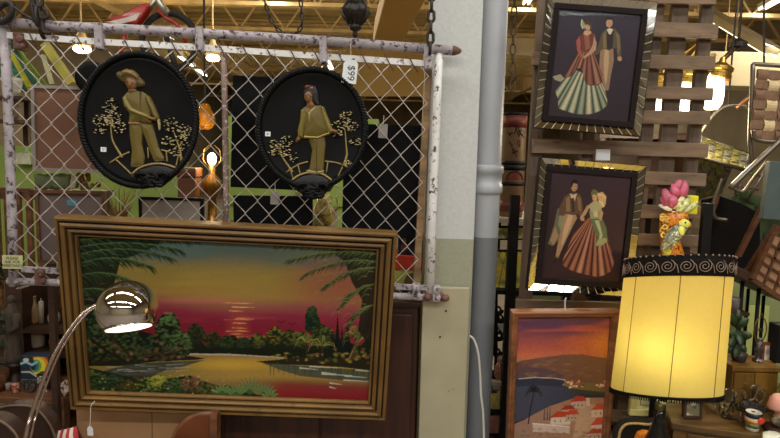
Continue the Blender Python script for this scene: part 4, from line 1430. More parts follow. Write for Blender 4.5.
# table carrying it
zt2 = at(211, 225, 3.1).z
t = thing('side_table', 'plain dark side table behind the fence carrying the bare-bulb lamp', 'table', V((p.x, 3.1, 0)))
MB().span((p.x - .28, 2.9, zt2 - .03), (p.x + .34, 3.35, zt2)).build('tabletop', m_dkwood, t)
for sx in (-.25, .31):
    for yy in (2.92, 3.31):
        MB().span((p.x + sx - .02, yy - .02, 0), (p.x + sx + .02, yy + .02, zt2 - .03)).build('leg', m_dkwood, t)
lo, hi = blk(178, 168, 195, 225, 3.0, .1)
t = thing('wooden_box', 'small brown chest on the table behind the fence, left of the bare bulb', 'box', V(((lo.x + hi.x) / 2, 3.0, zt2)))
lo.z = zt2
MB().span(lo, V((hi.x, hi.y, hi.z - .05))).build('body', m_midwood, t, bev=.004)
MB().span(V((lo.x - .005, lo.y - .005, hi.z - .05)), V((hi.x + .005, hi.y + .005, hi.z))).build('lid', m_midwood, t, bev=.006)
# yellow pottery seen under the woman plaque
t = thing('ceramic_jug', 'cream jug standing behind the fence under the woman plaque', 'jug', at(324, 232, 2.45))
p = at(323, 232, 2.45); s = 2.45 / F
MB().lathe([(r * s, z * s) for r, z in ((5, 0), (9, 2), (11.5, 14), (10, 24), (6, 31), (6.5, 38), (5.5, 38), (5, 31), (0, 30))], p, seg=24).build('body', mat('cream_glaze', 'b59a54', .3, var=.3, scale=12, spots='6a4a24'), t, smooth=True)
MB().tube([p + V((q * s, 0, z * s)) for q, z in ((6, 36), (13, 35), (15, 26), (10, 18))], .004, 6).build('handle', MATS['cream_glaze'], t, smooth=True)
a = at(300, 232, 2.45)
t = thing('side_table', 'low dark stand behind the fence carrying the cream jug', 'table', V((p.x, 2.45, 0)))
MB().span((p.x - .18, 2.36, p.z - .03), (p.x + .06, 2.62, p.z)).build('tabletop', m_dkwood, t)
for sx in (-.15, .03):
    MB().span((p.x + sx - .02, 2.46, 0), (p.x + sx + .02, 2.5, p.z - .03)).build('leg', m_dkwood, t)
# wing-shaped cream ornament left of the jug
MB().prism([at(x, y, 2.43) for x, y in ((276, 203), (290, 198), (300, 188), (302, 196), (296, 206), (284, 208))], (0, .02, 0)).build('hanging_ornament', mat('cream_ornament', 'c0ab6a', .5), label='pale wing-shaped ornament below the woman plaque', cat='ornament', bev=.003)
# green strips of shelving seen between the panels
t = thing('green_shelf_unit', 'lime green shelf unit far behind the black panels and the fence', 'shelf', V((at(300, 200, 3.6).x, 3.6, 0)))
a, c = at(228, 196, 3.6), at(372, 190, 3.6)
MB().span((a.x, 3.6, a.z - .05), (c.x, 3.9, c.z + .02)).build('shelf_board', m_lime, t)
for xx in (a.x + .02, c.x - .02, at(345, 196, 3.6).x):
    MB().span((xx - .05, 3.62, 0), (xx + .05, 3.88, a.z + .5)).build('upright', m_lime, t)

# ---- far left: feather cloth, white pot, small vase, pickets
YL = 2.35
t = thing('hanging_fabric', 'green, yellow and teal striped cloth hanging at the far left behind the fence', 'cloth', at(15, 100, YL))
def strip_cloth(pts0, pts1, hxs):
    n = len(hxs)
    for i, hx in enumerate(hxs):
        g = []
        for k in range(9):
            f = k / 8
            r = []
            for q in (i / n, (i + 1) / n):
                x0 = pts0[0][0] + (pts0[1][0] - pts0[0][0]) * q; y0 = pts0[0][1] + (pts0[1][1] - pts0[0][1]) * q
                x1 = pts1[0][0] + (pts1[1][0] - pts1[0][0]) * q; y1 = pts1[0][1] + (pts1[1][1] - pts1[0][1]) * q
                r.append(at(x0 + (x1 - x0) * f, y0 + (y1 - y0) * f, YL + .03 * math.sin(q * 9 + f * 2)))
            g.append(r)
        yield MB().sheet(g), hx
for k, (b, hx) in enumerate(strip_cloth(((-12, 36), (14, 42)), ((8, 96), (48, 86)), ('33452c', '7d7a26', '1c4038', '8c8423', '234a3c', '5a6a28'))):
    b.build('cloth_stripe', mat('cloth_' + hx, hx, .8), t, solid=.003)
b = MB(); b.tube([at(-14, 36, YL), at(20, 42, YL)], .006, 6); b.build('hanging_rod', m_dkwood, t)
p = at(13, 97, 2.3); s = 2.3 / F
t = thing('flower_pot', 'white pot with pale fluted rim behind the left fence post', 'pot', p)
MB().lathe([(r * s, z * s) for r, z in ((5, 0), (7, 6), (9, 14), (10, 17), (9, 18), (7, 15), (0, 12))], p, seg=20).build('pot', mat('white_china', '9a958a', .35, var=.1), t, smooth=True)
p2 = at(12, 120, 2.3)
t = thing('round_vase', 'small round mottled vase just under the white pot behind the left fence post', 'vase', p2)
MB().lathe([(r * s, z * s) for r, z in ((3, 0), (6, 3), (8, 9), (7, 15), (4, 19), (4.5, 21), (3, 21), (3, 18), (0, 17))], p2, seg=20).build('body', mat('mottled_brown', '6a5a4a', .4, var=.5, scale=60), t, smooth=True)
for pp, lab in ((p, 'small shelf bracket carrying the white pot at the far left'), (p2, 'small shelf bracket carrying the round mottled vase at the far left')):
    t = thing('wall_shelf', lab, 'shelf', pp - V((0, 0, .012)))
    MB().span(pp + V((-.08, -.05, -.012)), pp + V((.06, .1, 0))).build('board', m_dkwood, t)
    MB().span(pp + V((-.01, .08, -.1)), pp + V((.01, .1, -.012))).build('bracket', m_dkwood, t)
# white folded card things in the green background
boxthing('paper_stack', 'pale stack of papers on the lime wall top at the far left', 'papers', 12, 153, 30, 164, 4.5, .1, mat('paper_pale', '9a9a80', .7), None)
# picket fence
t = thing('picket_fence', 'brown wooden picket fence in front of the lime wall, far left', 'picket fence', V((at(20, 240, 3.6).x, 3.6, 0)))
a, c = at(-30, 187, 3.6), at(46, 184, 3.6)
MB().span((a.x, 3.6, a.z - .07), (c.x, 3.63, a.z)).build('top_rail', m_midwood, t)
MB().span((a.x, 3.6, .1), (c.x, 3.63, .17)).build('bottom_rail', m_midwood, t)
n = 7
for i in range(n):
    x = a.x + (c.x - a.x) * (i + .5) / n
    MB().span((x - .016, 3.575, .02), (x + .016, 3.6, a.z - .02)).build('picket', m_midwood, t)
# mid strip of stuff between the two brown boards
t = thing('folded_cloth', 'folded sage green cloth lying on the lower grey-brown board', 'cloth', at(52, 189, 2.2))
g = [[at(36 + 34 * i / 8, y, 2.2) + V((0, .008 * math.sin(i * 1.9 + j), .003 * math.sin(i * 2.3))) for i in range(9)] for j, y in enumerate((189, 184, 179, 174))]
MB().sheet(g).build('fold', mat('sage_cloth', '4a4f34', .85, var=.3), t, solid=.02, smooth=True)
MB().prism([at(x, y, 2.19) for x, y in ((69, 189), (70, 180), (73, 175), (76, 179), (75, 188))], (0, .03, 0)).build('candle_holder', mat('pale_stone', '7d745c', .6), label='pale stubby candle standing at the right of the sage green cloth', cat='candle', bev=.003)
a_ = at(34, 190, 2.2); c_ = at(106, 191, 2.2)
t = thing('wall_shelf', 'narrow dark ledge under the sage green cloth behind the fence', 'shelf', V((a_.x, 2.2, a_.z - .03)))
MB().span((a_.x, 2.165, c_.z - .02), (c_.x, 2.26, c_.z)).build('board', m_dkwood, t)
for f in (.1, .9):
    MB().span((a_.x + (c_.x - a_.x) * f - .012, 2.235, 0), (a_.x + (c_.x - a_.x) * f + .012, 2.26, c_.z - .02)).build('leg', m_dkwood, t)
t = thing('dried_flowers', 'dark red dried flowers at the right of the pale stubby candle', 'flowers', at(85, 189, 2.2))
b = MB(); b2 = MB()
rr = random.Random(4)
for i in range(16):
    q = at(rr.uniform(77, 100), rr.uniform(174, 187), 2.2 + rr.uniform(0, .04))
    b.ball(q, rr.uniform(.006, .012), 7, 5)
    b2.tube([at(86 + rr.uniform(-6, 6), 190, 2.2), q], .0018, 5)
b.build('blossoms', mat('dry_red', '5a2a1c', .8, var=.4, spots='6a5a30', thr=(.5, .55)), t, smooth=True); b2.build('stems', mat('dry_stem', '5a4a28', .8), t)
t = thing('hanging_dried_grass', 'tan dried grass bunch below the man plaque, behind the fence', 'dried plant', at(118, 215, 2.4))
b = MB()
for i in range(46):
    a_ = at(120 + rr.uniform(-5, 5), 226, 2.4); q = at(rr.uniform(100, 136), rr.uniform(186, 214), 2.4 + rr.uniform(-.05, .05))
    b.tube([a_, a_ * .4 + q * .6 + V((0, 0, .01)), q], [.0025, .002, .0012], 5)
b.build('stalks', mat('dry_tan', '7a6234', .8, var=.4), t)
# dark round plate peeping out at the left of the man plaque
MB().lathe([(.06, 0), (.058, .01), (.04, .012), (0, .008)], at(92, 78, 2.14), (0, -1, 0), 32).build('hanging_plate', m_gloss, label='black round plate half hidden behind the man plaque', cat='plate', smooth=True)

# ---- red child's bicycle hung up behind the fence
Yb = 2.9
t = thing('hanging_bicycle', "red child's bicycle hung from the roof behind the top fence rail", 'bicycle', at(168, 66, Yb))
m_red = mat('bike_red', '7d1a16', .35, var=.15, coat=.3)
m_tyre = mat('tyre', '171412', .8)
m_alu = mat('brushed_alu', '8a8478', .3, .8, var=.1)
A = lambda x, y, d=0: at(x, y, Yb + d)
hub = A(167, 40)
RW = .135
MB().tube([hub + V((RW * math.cos(q), .03, RW * math.sin(q))) for q in [i * .1963 for i in range(32)]], .016, 8, True).build('tyre', m_tyre, t, smooth=True)
b = MB()
for i in range(14):
    q = i * .4488
    b.tube([hub + V((0, .03, 0)), hub + V((RW * math.cos(q), .03, RW * math.sin(q)))], .0018, 4)
b.lathe([(.02, -.03), (.02, .03)], hub + V((0, .03, 0)), (0, 1, 0), 12)
b.build('spokes', m_alu, t)
b = MB(); b.prism([A(x, y, -.03) for x, y in ((103, 20), (122, 13), (140, 4), (147, 2), (149, 6), (142, 16), (136, 24), (120, 23))], (0, .06, 0)); b.build('chain_guard', m_red, t, bev=.008)
b = MB(); b.prism([A(x, y, -.034) for x, y in ((106, 22), (124, 18), (140, 13), (136, 20), (120, 24))], (0, .003, 0)); b.build('white_decal', mat('decal_white', '9a8e86', .4), t)
MB().tube([A(138, 12), A(152, 5), A(158, -4)], .012, 8).build('seat_tube', m_alu, t, smooth=True)
MB().tube([A(156, -8), A(160, 4), A(167, 14)], [.017, .017, .02], 10).build('fork_crown', m_alu, t, smooth=True)
MB().tube([A(158, 10), A(166, 18), A(174, 22), A(182, 30), A(186, 44)], .009, 8).build('mudguard', m_red, t, smooth=True)
MB().tube([A(125, 34), A(123, 44), A(121, 56)], .012, 8).build('frame_tube', m_red, t, smooth=True)
MB().tube([A(125, 34), A(132, 22), A(140, 12)], .011, 8).build('frame_tube', m_red, t, smooth=True)
MB().tube([A(166, 36, -.03), A(172, 56, -.03), A(178, 72, -.03)], .014, 8).build('fork', m_blackiron, t, smooth=True)
MB().tube([A(160, -6), V((A(160, -6).x, Yb, ZC))], .004, 6).build('hanging_cord', m_chain, t)

# ---- pale green slats above: folded deck chair parts
MB().bar(at(45, 44, 2.6), at(72, 84, 2.6), .03, .035, (0, 1, 0)).build('hanging_board', mat('yellow_slat', '7d7430', .6), label='yellow-green wooden slat slanting behind the top left of the fence', cat='slat')
MB().bar(at(43, 55, 2.5), at(52, 84, 2.5), .012, .02, (0, 1, 0)).build('hanging_board', mat('pale_slat', '8f8a66', .6), label='thin pale slat leaning just left of the yellow-green slat', cat='slat')

# ================================================================== below the fence: shelves at the bottom left
Yd = 2.55
t = thing('shelf_unit', 'dark wooden shelf unit crowded with pottery at the bottom left', 'shelf', V((at(30, 400, Yd).x, Yd, 0)))
xa, xb = at(-40, 350, Yd).x, at(74, 350, Yd).x
def shz(y):
    return at(45, y, Yd).z
MB().span((xa, Yd + .32, 0), (xb + .04, Yd + .34, at(45, 284, Yd).z)).build('back', m_dkwood, t)
for y in (330, 354, 377):
    MB().span((xa, Yd, shz(y) - .018), (xb, Yd + .32, shz(y))).build('shelf_board', m_dkwood, t)
for x in (at(17, 300, Yd).x, xb):
    MB().span((x - .015, Yd + .01, 0), (x + .015, Yd + .32, at(45, 290, Yd).z)).build('upright', m_dkwood, t)
for x in (34, 41, 48, 58):
    MB().bar(at(x, 289, Yd + .3), V((at(x, 289, Yd + .3).x, Yd + .3, shz(330))), .02, .012, (0, 1, 0)).build('back_slat', m_midwood, t)
def lathe_thing(name, label, cat, part, prof, x, y, Y, m, z=None, group=None, seg=24, extra=None):
    p = at(x, y, Y)
    if z is not None:
        p.z = z + .002
    s = Y / F
    t = thing(name, label, cat, p, group)
    MB().lathe([(r * s, q * s) for r, q in prof], p, seg=seg).build(part, m, t, smooth=True)
    return t, p, s
pot = mat('stoneware_tan', '6a5234', .45, var=.25, scale=25)
ivory = mat('ivory_glaze', '8a8070', .35, var=.12)
Yi = Yd + .1
lathe_thing('bottle', 'tall tan bottle on the upper shelf at the bottom left', 'bottle', 'body', ((4.5, 0), (5, 2), (5, 14), (3.5, 18), (1.8, 21), (1.6, 27), (2.2, 28), (0, 28)), 35.5, 329, Yi, pot, shz(330))
lathe_thing('candle', 'slim cream candle beside the tall tan bottle', 'candle', 'stick', ((2.4, 0), (2.4, 22), (1.5, 23), (.4, 23), (.3, 26), (0, 26)), 42, 329, Yi, ivory, shz(330))
lathe_thing('jar', 'squat cream jar on the upper shelf beside the gold picture frame', 'jar', 'body', ((4.5, 0), (5.8, 3), (5.8, 8), (4.5, 11), (3.2, 12), (3.4, 14), (2.8, 14), (2.6, 11), (0, 10)), 54.5, 329, Yi, ivory, shz(330))
lathe_thing('crock', 'wide cream crock with a ribbed rim on the middle shelf', 'crock', 'body', ((6, 0), (7.2, 1), (7.5, 12), (8, 13), (8, 15.5), (7, 15.5), (6.8, 12), (0, 11)), 38, 353, Yi, mat('cream_crock', 'a0907a', .4, var=.1), shz(354))
t2, p, s = lathe_thing('bowl', 'small red and white bowl on the middle shelf right of the crock', 'bowl', 'body', ((3, 0), (4.5, 1), (6, 5), (6.4, 7), (5.8, 7), (4, 3), (0, 2)), 55, 353, Yi, mat('bowl_red', '6a2420', .35, var=.2, spots='8a8078', thr=(.5, .53)), shz(354))
lathe_thing('vase', 'small brown vase on the upper shelf left of the tall bottle', 'vase', 'body', ((3, 0), (5, 5), (5, 9), (2.5, 13), (2, 17), (2.8, 18), (0, 17)), 26, 329, Yi, mat('brown_glaze', '4a3020', .3), shz(330))
t2, p, s = lathe_thing('mug', 'dark mug on the lowest shelf by the gold frame', 'mug', 'body', ((4, 0), (4.4, 1), (4.4, 11), (3.8, 11), (3.8, 2), (0, 2)), 58, 376, Yi, mat('dark_mug', '2a2422', .35), shz(377))
MB().tube([p + V((q * s, -.0, z * s)) for q, z in ((4.2, 9), (7.5, 8.5), (7.5, 3.5), (4.2, 3))], .004, 6).build('handle', MATS['dark_mug'], t2, smooth=True)
# work table in front
Yt = 2.3
zt3 = at(40, 398, Yt).z
t = thing('work_table', 'dark wooden table in front of the pottery shelves', 'table', V((at(20, 400, Yt).x, Yt, 0)))
xa, xb = at(-30, 398, Yt).x, at(64, 398, Yt).x
MB().span((xa, Yt, zt3 - .03), (xb, Yt + .24, zt3)).build('tabletop', m_midwood, t, bev=.004)
for x in (xa + .05, xb - .03):
    for yy in (Yt + .03, Yt + .21):
        MB().span((x - .022, yy - .02, 0), (x + .022, yy + .02, zt3 - .03)).build('leg', m_midwood, t)
MB().span((xa, Yt + .02, .3), (xb, Yt + .22, .32)).build('lower_shelf', m_dkwood, t)
# boxed colourful thing
lo, hi = blk(21, 357, 48, 377, Yt + .1, .06); 
zb = at(30, 379, Yt + .1).z
t = thing('crate', 'small grey box on the work table under the colourful carton', 'box', V(((lo.x + hi.x) / 2, Yt + .13, zt3)))
l2, h2 = blk(22, 378, 40, 396, Yt + .1, .1); l2.z = zt3; h2.z = zb
MB().span(l2, h2).build('body', mat('grey_box', '544a42', .6, spots='3a322c'), t, bev=.003)
MB().span((l2.x - .003, l2.y - .003, h2.z - .02), (h2.x + .003, h2.y + .003, h2.z - .004)).build('lid_band', mat('grey_box_dark', '35302c', .6), t)
fb_ = Fr(V((0, Yt + .1, 0)), (1, 0, 0), (0, 0, 1))
t = thing('toy_carton', 'carton printed with a yellow, orange and blue rainbow swirl', 'box', V(((lo.x + hi.x) / 2, Yt + .12, zb)))
lo.z = zb
MB().span(lo, hi).build('carton', mat('carton_navy', '1c2634', .5), t)
pp = Paint(18, 352, 52, 382, 6, '1c2a3c')
pp.poly(ell(40, 366, 11, 12), '8a2a20'); pp.poly(ell(39, 366, 9.5, 10.5), 'a8701e'); pp.poly(ell(38, 366, 7.5, 8.5), 'b09a28'); pp.poly(ell(36, 366, 5.5, 6.5), '4a7a30'); pp.poly(ell(34.5, 366, 4, 5), '1e4a5a'); pp.poly(ell(33, 366.5, 2.6, 3.6), '10141c')
pp.poly([(18, 352), (29, 352), (34, 360), (30, 368), (36, 376), (30, 382), (18, 382)], '16202c'); pp.path([(20, 364), (26, 362), (32, 365), (37, 362)], 2.2, '6d8c94'); pp.path([(22, 372), (30, 372), (36, 376)], 1.6, '8a8e88'); pp.poly(ell(26, 360, 3, 2), '9a948a')
canvas(fb_, lo.x, hi.x, lo.z, hi.z, .0008, pp, 'printed_front', vcmat('printed_card', .5), t, 60, 50)
# black and white box leaning
lo, hi = blk(38, 376, 46, 392, Yt + .06, .03); lo.z = zt3
t = thing('patterned_tin', 'black and white patterned tin on the work table by the lamp arm', 'tin', V(((lo.x + hi.x) / 2, Yt + .07, zt3)))
MB().span(lo, hi).build('body', mat('bw_pattern', '14161c', .4, var=.1, scale=30, spots='9a958c', thr=(.52, .55)), t)
MB().span((lo.x - .002, lo.y - .002, hi.z), (hi.x + .002, hi.y + .002, hi.z + .008)).build('lid', m_blackiron, t)
# spoked wheel, cans, cloths
p = at(30, 392, Yt + .05); p.z = zt3 + .03
t = thing('iron_pulley', 'small dark iron wheel lying upright on the work table', 'wheel', V((p.x, p.y, zt3)))
b = MB(); b.tube([p + V((.026 * math.cos(q), 0, .026 * math.sin(q))) for q in [i * .3142 for i in range(20)]], .004, 6, True); b.build('rim', m_blackiron, t, smooth=True)
b = MB()
for q in range(6): b.tube([p, p + V((.026 * math.cos(q * 1.047), 0, .026 * math.sin(q * 1.047)))], .002, 5)
b.build('spokes', m_blackiron, t)
lathe_thing('paint_can', 'small red and white can at the left of the work table', 'can', 'body', ((3.6, 0), (3.6, 9), (3.2, 9.5), (0, 9.5)), 16, 398, Yt + .05, mat('can_red', '7a2a20', .4, var=.2, scale=20, spots='9a9080', thr=(.5, .52)), zt3)
lathe_thing('paint_can', 'pale tin can beside the red and white can on the work table', 'can', 'body', ((2.8, 0), (2.8, 7), (2.4, 7.5), (0, 7.5)), 9, 398, Yt + .07, mat('can_pale', '6a6054', .4), zt3)
t = thing('tea_towel', 'rumpled white and dark red cloth on the right end of the work table', 'cloth', at(56, 397, Yt + .1))
g = [[V((at(48 + 17 * i / 8, 390, Yt).x, Yt + .02 + .02 * j, zt3 + .01 + .035 * max(0, 1 - i / 8) * math.sin(math.pi * (j + .5) / 6) + .012 * math.sin(i * 1.7 + j))) for i in range(9)] for j in range(6)]
MB().sheet(g).build('cloth', mat('towel_white', '8a8078', .8, var=.2, scale=25, spots='4a1c1a', thr=(.5, .53)), t, solid=.005, smooth=True)
lathe_thing('jar', 'white jar on the low shelf under the work table', 'jar', 'body', ((6, 0), (7, 2), (7, 14), (5, 17), (5, 20), (0, 20)), 52, 434, Yt + .1, ivory, .32)
# dark leafy thing and tan figurine far left
t = thing('dark_plant', 'dark leafy plant cut by the left edge of the picture', 'plant', V((at(0, 330, 2.3).x, 2.3, zt3)))
b = MB()
rr = random.Random(9)
base = V((at(-8, 390, 2.36).x, 2.37, zt3))
for i in range(60):
    q = at(rr.uniform(-16, 4), rr.uniform(262, 372), 2.33 + rr.uniform(-.03, .02))
    d = V((rr.uniform(-.03, .03), rr.uniform(-.02, .02), rr.uniform(-.02, .04)))
    b.add([q - d, q + V((.012, 0, .004)), q + d * 1.2, q + V((-.012, .006, -.004))], [(0, 1, 2, 3)])
b.build('leaves', mat('dark_leaf', '161f12', .6, var=.4), t)
MB().tube([base + V((0, 0, .05)), base + V((.01, 0, .25)), at(-2, 268, 2.36)], .008, 6).build('stem', m_midwood, t)
MB().lathe([(.05, 0), (.06, .08), (.055, .08), (0, .07)], base, seg=20).build('pot', m_midwood, t, smooth=True)
t, p, s = lathe_thing('draped_figurine', 'tan draped cloth figurine left of the pottery shelves', 'figurine', 'robe', ((8, 0), (8.5, 6), (7, 20), (8, 32), (6.5, 44), (6, 52), (3.5, 60), (2, 63)), 14, 362, 2.46, mat('tan_drape', '3c332a', .8, var=.3, scale=18, stretch=(4, 4, 1)), None)
MB().ball(p + V((0, 0, 66 * s)), (3.6 * s, 3.8 * s, 4.6 * s)).build('head', MATS['tan_drape'], t, smooth=True)
b = MB()
for sx in (-1, 1):
    b.tube([p + V((sx * 6 * s, -.01, 52 * s)), p + V((sx * 9 * s, -.03, 40 * s)), p + V((sx * 3 * s, -.05, 34 * s))], [.016, .014, .01], 8)
b.build('sleeves', MATS['tan_drape'], t, smooth=True)
t = thing('plant_stand', 'dark turned pedestal on the work table under the tan draped figurine', 'stand', V((p.x, p.y, zt3)))
MB().lathe([(.045, 0), (.04, .02), (.02, .04), (.02, p.z - zt3 - .04), (.035, p.z - zt3 - .015), (.04, p.z - zt3)], V((p.x, p.y, zt3)), seg=20).build('column_body', m_dkwood, t, smooth=True)

# ---- curved dark chair backs at the bottom left
m_chair = mat('chair_brown', '24140e', .45, var=.25, scale=6)
m_cpipe = mat('chair_piping', '46362a', .5, var=.2)
def tub_chair(label, edge, Y, dp, name='tub_chair'):
    pts = smooth_path([at(x, y, Y) for x, y in edge], 6)
    x0, x1 = min(q.x for q in pts), max(q.x for q in pts)
    t = thing(name, label, 'chair', V(((x0 + x1) / 2, Y, 0)), 'dark tub chairs at the bottom left')
    b = MB(); b.prism(pts + [V((x1, Y, .3)), V((x0, Y, .3))], (0, .05, 0)); b.build('backrest', m_chair, t)
    b = MB(); b.tube([q + V((0, -.004, 0)) for q in pts], .0042, 8); b.build('piping', m_cpipe, t, smooth=True)
    b = MB(); b.span((x0, Y - dp, .3), (x1, Y + .05, .4)); b.build('seat', m_chair, t, bev=.02)
    for sx in (x0 + .03, x1 - .03):
        for yy in (Y - dp + .04, Y):
            MB().span((sx - .02, yy - .02, 0), (sx + .02, yy + .02, .3)).build('leg', m_dkwood, t)
tub_chair('dark brown tub chair with a curved piped back, in front at the bottom left', ((-42, 440), (-30, 420), (-10, 418), (4, 422), (16, 433), (24, 450)), 1.66, .4)
tub_chair('dark brown tub chair further back, left of the lamp arm, with a curved piped back', ((-6, 411), (6, 406), (22, 405), (34, 407), (43, 414), (52, 427), (58, 445)), 1.95, .2)
# red striped cushion
t = thing('striped_cushion', 'red and white striped cushion at the bottom left beside the cardboard box', 'cushion', at(64, 450, 1.98))
fc = Fr(at(69, 447, 1.98), V((1, 0, .25)), V((-.25, 0, 1)))
b = MB()
for j in range(9):
    for i in range(19):
        u, v = -.05 + .1 * i / 18, -.07 + .14 * j / 8
        h = .04 * math.sqrt(max(0, (1 - (u / .051) ** 2) * (1 - (v / .071) ** 2)))
        b.v.append(fc.w(u, v, h))
for j in range(8):
    for i in range(18):
        b.f.append((j * 19 + i, j * 19 + i + 1, (j + 1) * 19 + i + 1, (j + 1) * 19 + i)); b.m.append(i // 2 % 2)
k = len(b.v)
b.v += [fc.w(-.05 + .1 * i / 18, -.07 + .14 * j / 8, -.04 * math.sqrt(max(0, (1 - ((-.05 + .1 * i / 18) / .051) ** 2) * (1 - ((-.07 + .14 * j / 8) / .071) ** 2)))) for j in range(9) for i in range(19)]
for j in range(8):
    for i in range(18):
        b.f.append((k + j * 19 + i, k + (j + 1) * 19 + i, k + (j + 1) * 19 + i + 1, k + j * 19 + i + 1)); b.m.append(i // 2 % 2)
b.build('cover', [mat('stripe_red', '7a1c1c', .8), mat('stripe_white', '9a8a80', .8)], t, smooth=True)
b = MB(); b.span((fc.O.x - .02, 1.88, 0), (fc.O.x + .06, 2.04, fc.O.z - .075)); b.build('pouf', m_chair, label='dark low pouf under the red striped cushion', cat='pouf', bev=.02)

# ---- under the painting: cardboard carton, round chair back, post, brown cabinet
Yk = 2.07
lo, hi = blk(78, 400, 204, 470, Yk, .4); lo.z = 0
t = thing('cardboard_box', 'large plain tan cardboard box standing under the gold-framed painting', 'box', V(((lo.x + hi.x) / 2, Yk + .2, 0)))
m_card = mat('cardboard', '7a5a3c', .85, var=.08, scale=4)
MB().span(lo, hi).build('carton', m_card, t, bev=.003)
sx = at(152, 420, Yk).x
MB().span((sx - .0015, Yk - .0015, 0), (sx + .0015, Yk + .001, hi.z)).build('seam', mat('card_seam', '4a3422', .8), t)
t = thing('wooden_chair', 'dark wooden chair with a rounded back under the middle of the painting', 'chair', V((at(205, 440, 1.93).x, 1.93, 0)))
ed = smooth_path([at(x, y, 1.93) for x, y in ((170, 448), (177, 432), (188, 421), (200, 416), (213, 415.5))], 6)
x1 = ed[-1].x
b = MB(); b.prism(ed + [V((x1, 1.93, .42)), V((ed[0].x, 1.93, .42))], (0, .025, 0)); b.build('backrest', mat('chair_wood', '47230f', .4, var=.3, scale=5, stretch=(1, 1, 8)), t)
b = MB(); b.tube([q + V((0, .012, 0)) for q in ed], .012, 8); b.build('back_rim', m_midwood, t, smooth=True)
b = MB(); b.span((ed[0].x, 1.6, .4), (x1, 1.95, .44)); b.build('seat', m_midwood, t, bev=.01)
a = at(212, 416, 1.93)
b = MB(); b.span((x1 - .008, 1.92, .0), (x1 + .016, 1.955, a.z + .01)); b.build('back_post', m_midwood, t)
for sx, yy in ((ed[0].x + .02, 1.62), (x1 - .02, 1.62), (ed[0].x + .02, 1.94)):
    MB().span((sx - .015, yy - .015, 0), (sx + .015, yy + .015, .4)).build('leg', m_midwood, t)
m_cab = wood('red_brown_wood', '2c140a', '180a05', .45, axis=2)
x0, x1 = at(219, 430, 2.13).x, at(423, 350, 2.13).x
z1_ = at(400, 302, 2.13).z
t = thing('wardrobe', 'dark red-brown wooden wardrobe behind the painting, left of the cream board', 'wardrobe', V(((x0 + x1) / 2, 2.4, 0)))
MB().span((x0, 2.15, 0), (x1 - .02, 2.26, z1_ - .02)).build('carcass', m_cab, t, bev=.004)
MB().span((x0 - .01, 2.13, z1_ - .02), (x1 - .012, 2.265, z1_)).build('top', m_cab, t, bev=.004)
xm = (x0 + x1) / 2
for a_, c_ in ((x0 + .02, xm - .004), (xm + .004, x1 - .04)):
    o = MB().span((a_, 2.138, .08), (c_, 2.15, z1_ - .05)).build('door', m_cab, t, bev=.004)
    MB().ball((xm + (.04 if a_ > xm - .1 else -.04), 2.13, .55), .014).build('knob', m_blackiron, o, smooth=True)
# ================================================================== the gap between the pipe and the pictures
Yg = 2.75
m_rack = mat('rack_black', '080707', .55, var=.2, spec=.25)
t = thing('metal_shelving', 'black metal shelving with crowded shelves right of the grey drain pipe', 'shelving', V((at(512, 430, Yg).x, Yg, 0)))
xa, xb = at(488, 330, Yg).x, at(600, 330, Yg).x
ztop = at(510, 205, Yg).z
Z = lambda y, Y=Yg: at(510, y, Y).z
for x, y0 in ((508.5, 195), (592, 205)):
    X = at(x, 330, Yg).x
    MB().span((X - .022, Yg - .02, 0), (X + .022, Yg + .02, Z(y0))).build('post', m_rack, t)
    MB().span((X - .022, Yg + .42, 0), (X + .022, Yg + .46, Z(y0))).build('post', m_rack, t)
MB().span((xa - .02, Yg - .02, 0), (xa + .01, Yg + .02, Z(210))).build('post', m_rack, t)
MB().span((xa - .02, Yg + .42, 0), (xa + .01, Yg + .46, Z(210))).build('post', m_rack, t)
for y, mm in ((219, mat('shelf_white', '8a8272', .5)), (291, m_rack), (383, MATS['shelf_white']), (412, m_rack)):
    MB().span((xa, Yg + .005, Z(y) - .02), (xb, Yg + .45, Z(y))).build('shelf_board', mm, t)
# tall drum with a red band on the top shelf
Ydr = 2.72
p = at(520.5, 200, Ydr); s = Ydr / F
p.z = Z(219)
zt_ = at(522, 113, Ydr).z
zz = lambda y: at(520, y, Ydr).z
R0 = 11.5 * s * 1.06
pd = V((at(521, 160, Ydr).x, Ydr + .17, p.z))
t = thing('tall_drum', 'tall brown cylindrical tin with red and black bands and dark scribbled script', 'tin', pd)
MB().lathe([(R0, 0), (R0, zt_ - pd.z), (R0 * .97, zt_ - pd.z + .004), (0, zt_ - pd.z + .002)], pd, seg=40).build('can_body', mat('drum_tan', '46301a', .5, var=.25, scale=10), t, smooth=False)
def band(y0, y1, nm, m, k=1.006):
    MB().lathe([(R0 * k, zz(y1) - pd.z), (R0 * k, zz(y0) - pd.z)], pd, seg=40, cap=False).build(nm, m, t, smooth=True, solid=.001)
m_dred = mat('drum_red', '4a170f', .5, var=.2)
band(113, 126, 'red_band', m_dred); band(161, 165, 'black_band', m_rack, 1.012); band(183, 187, 'black_band', m_rack, 1.012); band(165, 171, 'dark_band', m_rack, 1.004); band(203, 214, 'red_band', m_dred, 1.006); band(110, 113, 'lid_rim', m_rack, 1.02)
def oncyl(x, y, off=1.012):
    ang = math.asin(max(-.99, min(.99, (x - 520.5) / 11.8)))
    return V((pd.x + R0 * off * math.sin(ang), pd.y - R0 * off * math.cos(ang), zz(y)))
rr = random.Random(11)
for k, (x, y) in enumerate(((514, 132), (520, 130), (524, 142), (515, 146), (519, 152), (526, 134))):
    q = [(x + rr.uniform(-3, 3), y + rr.uniform(-6, 6)) for _ in range(6)]
    MB().tube([oncyl(*w) for w in [(a_.x, a_.y) for a_ in smooth_path([V((*w, 0)) for w in q], 4)]], .0016, 5).build('painted_script', m_rack, t)
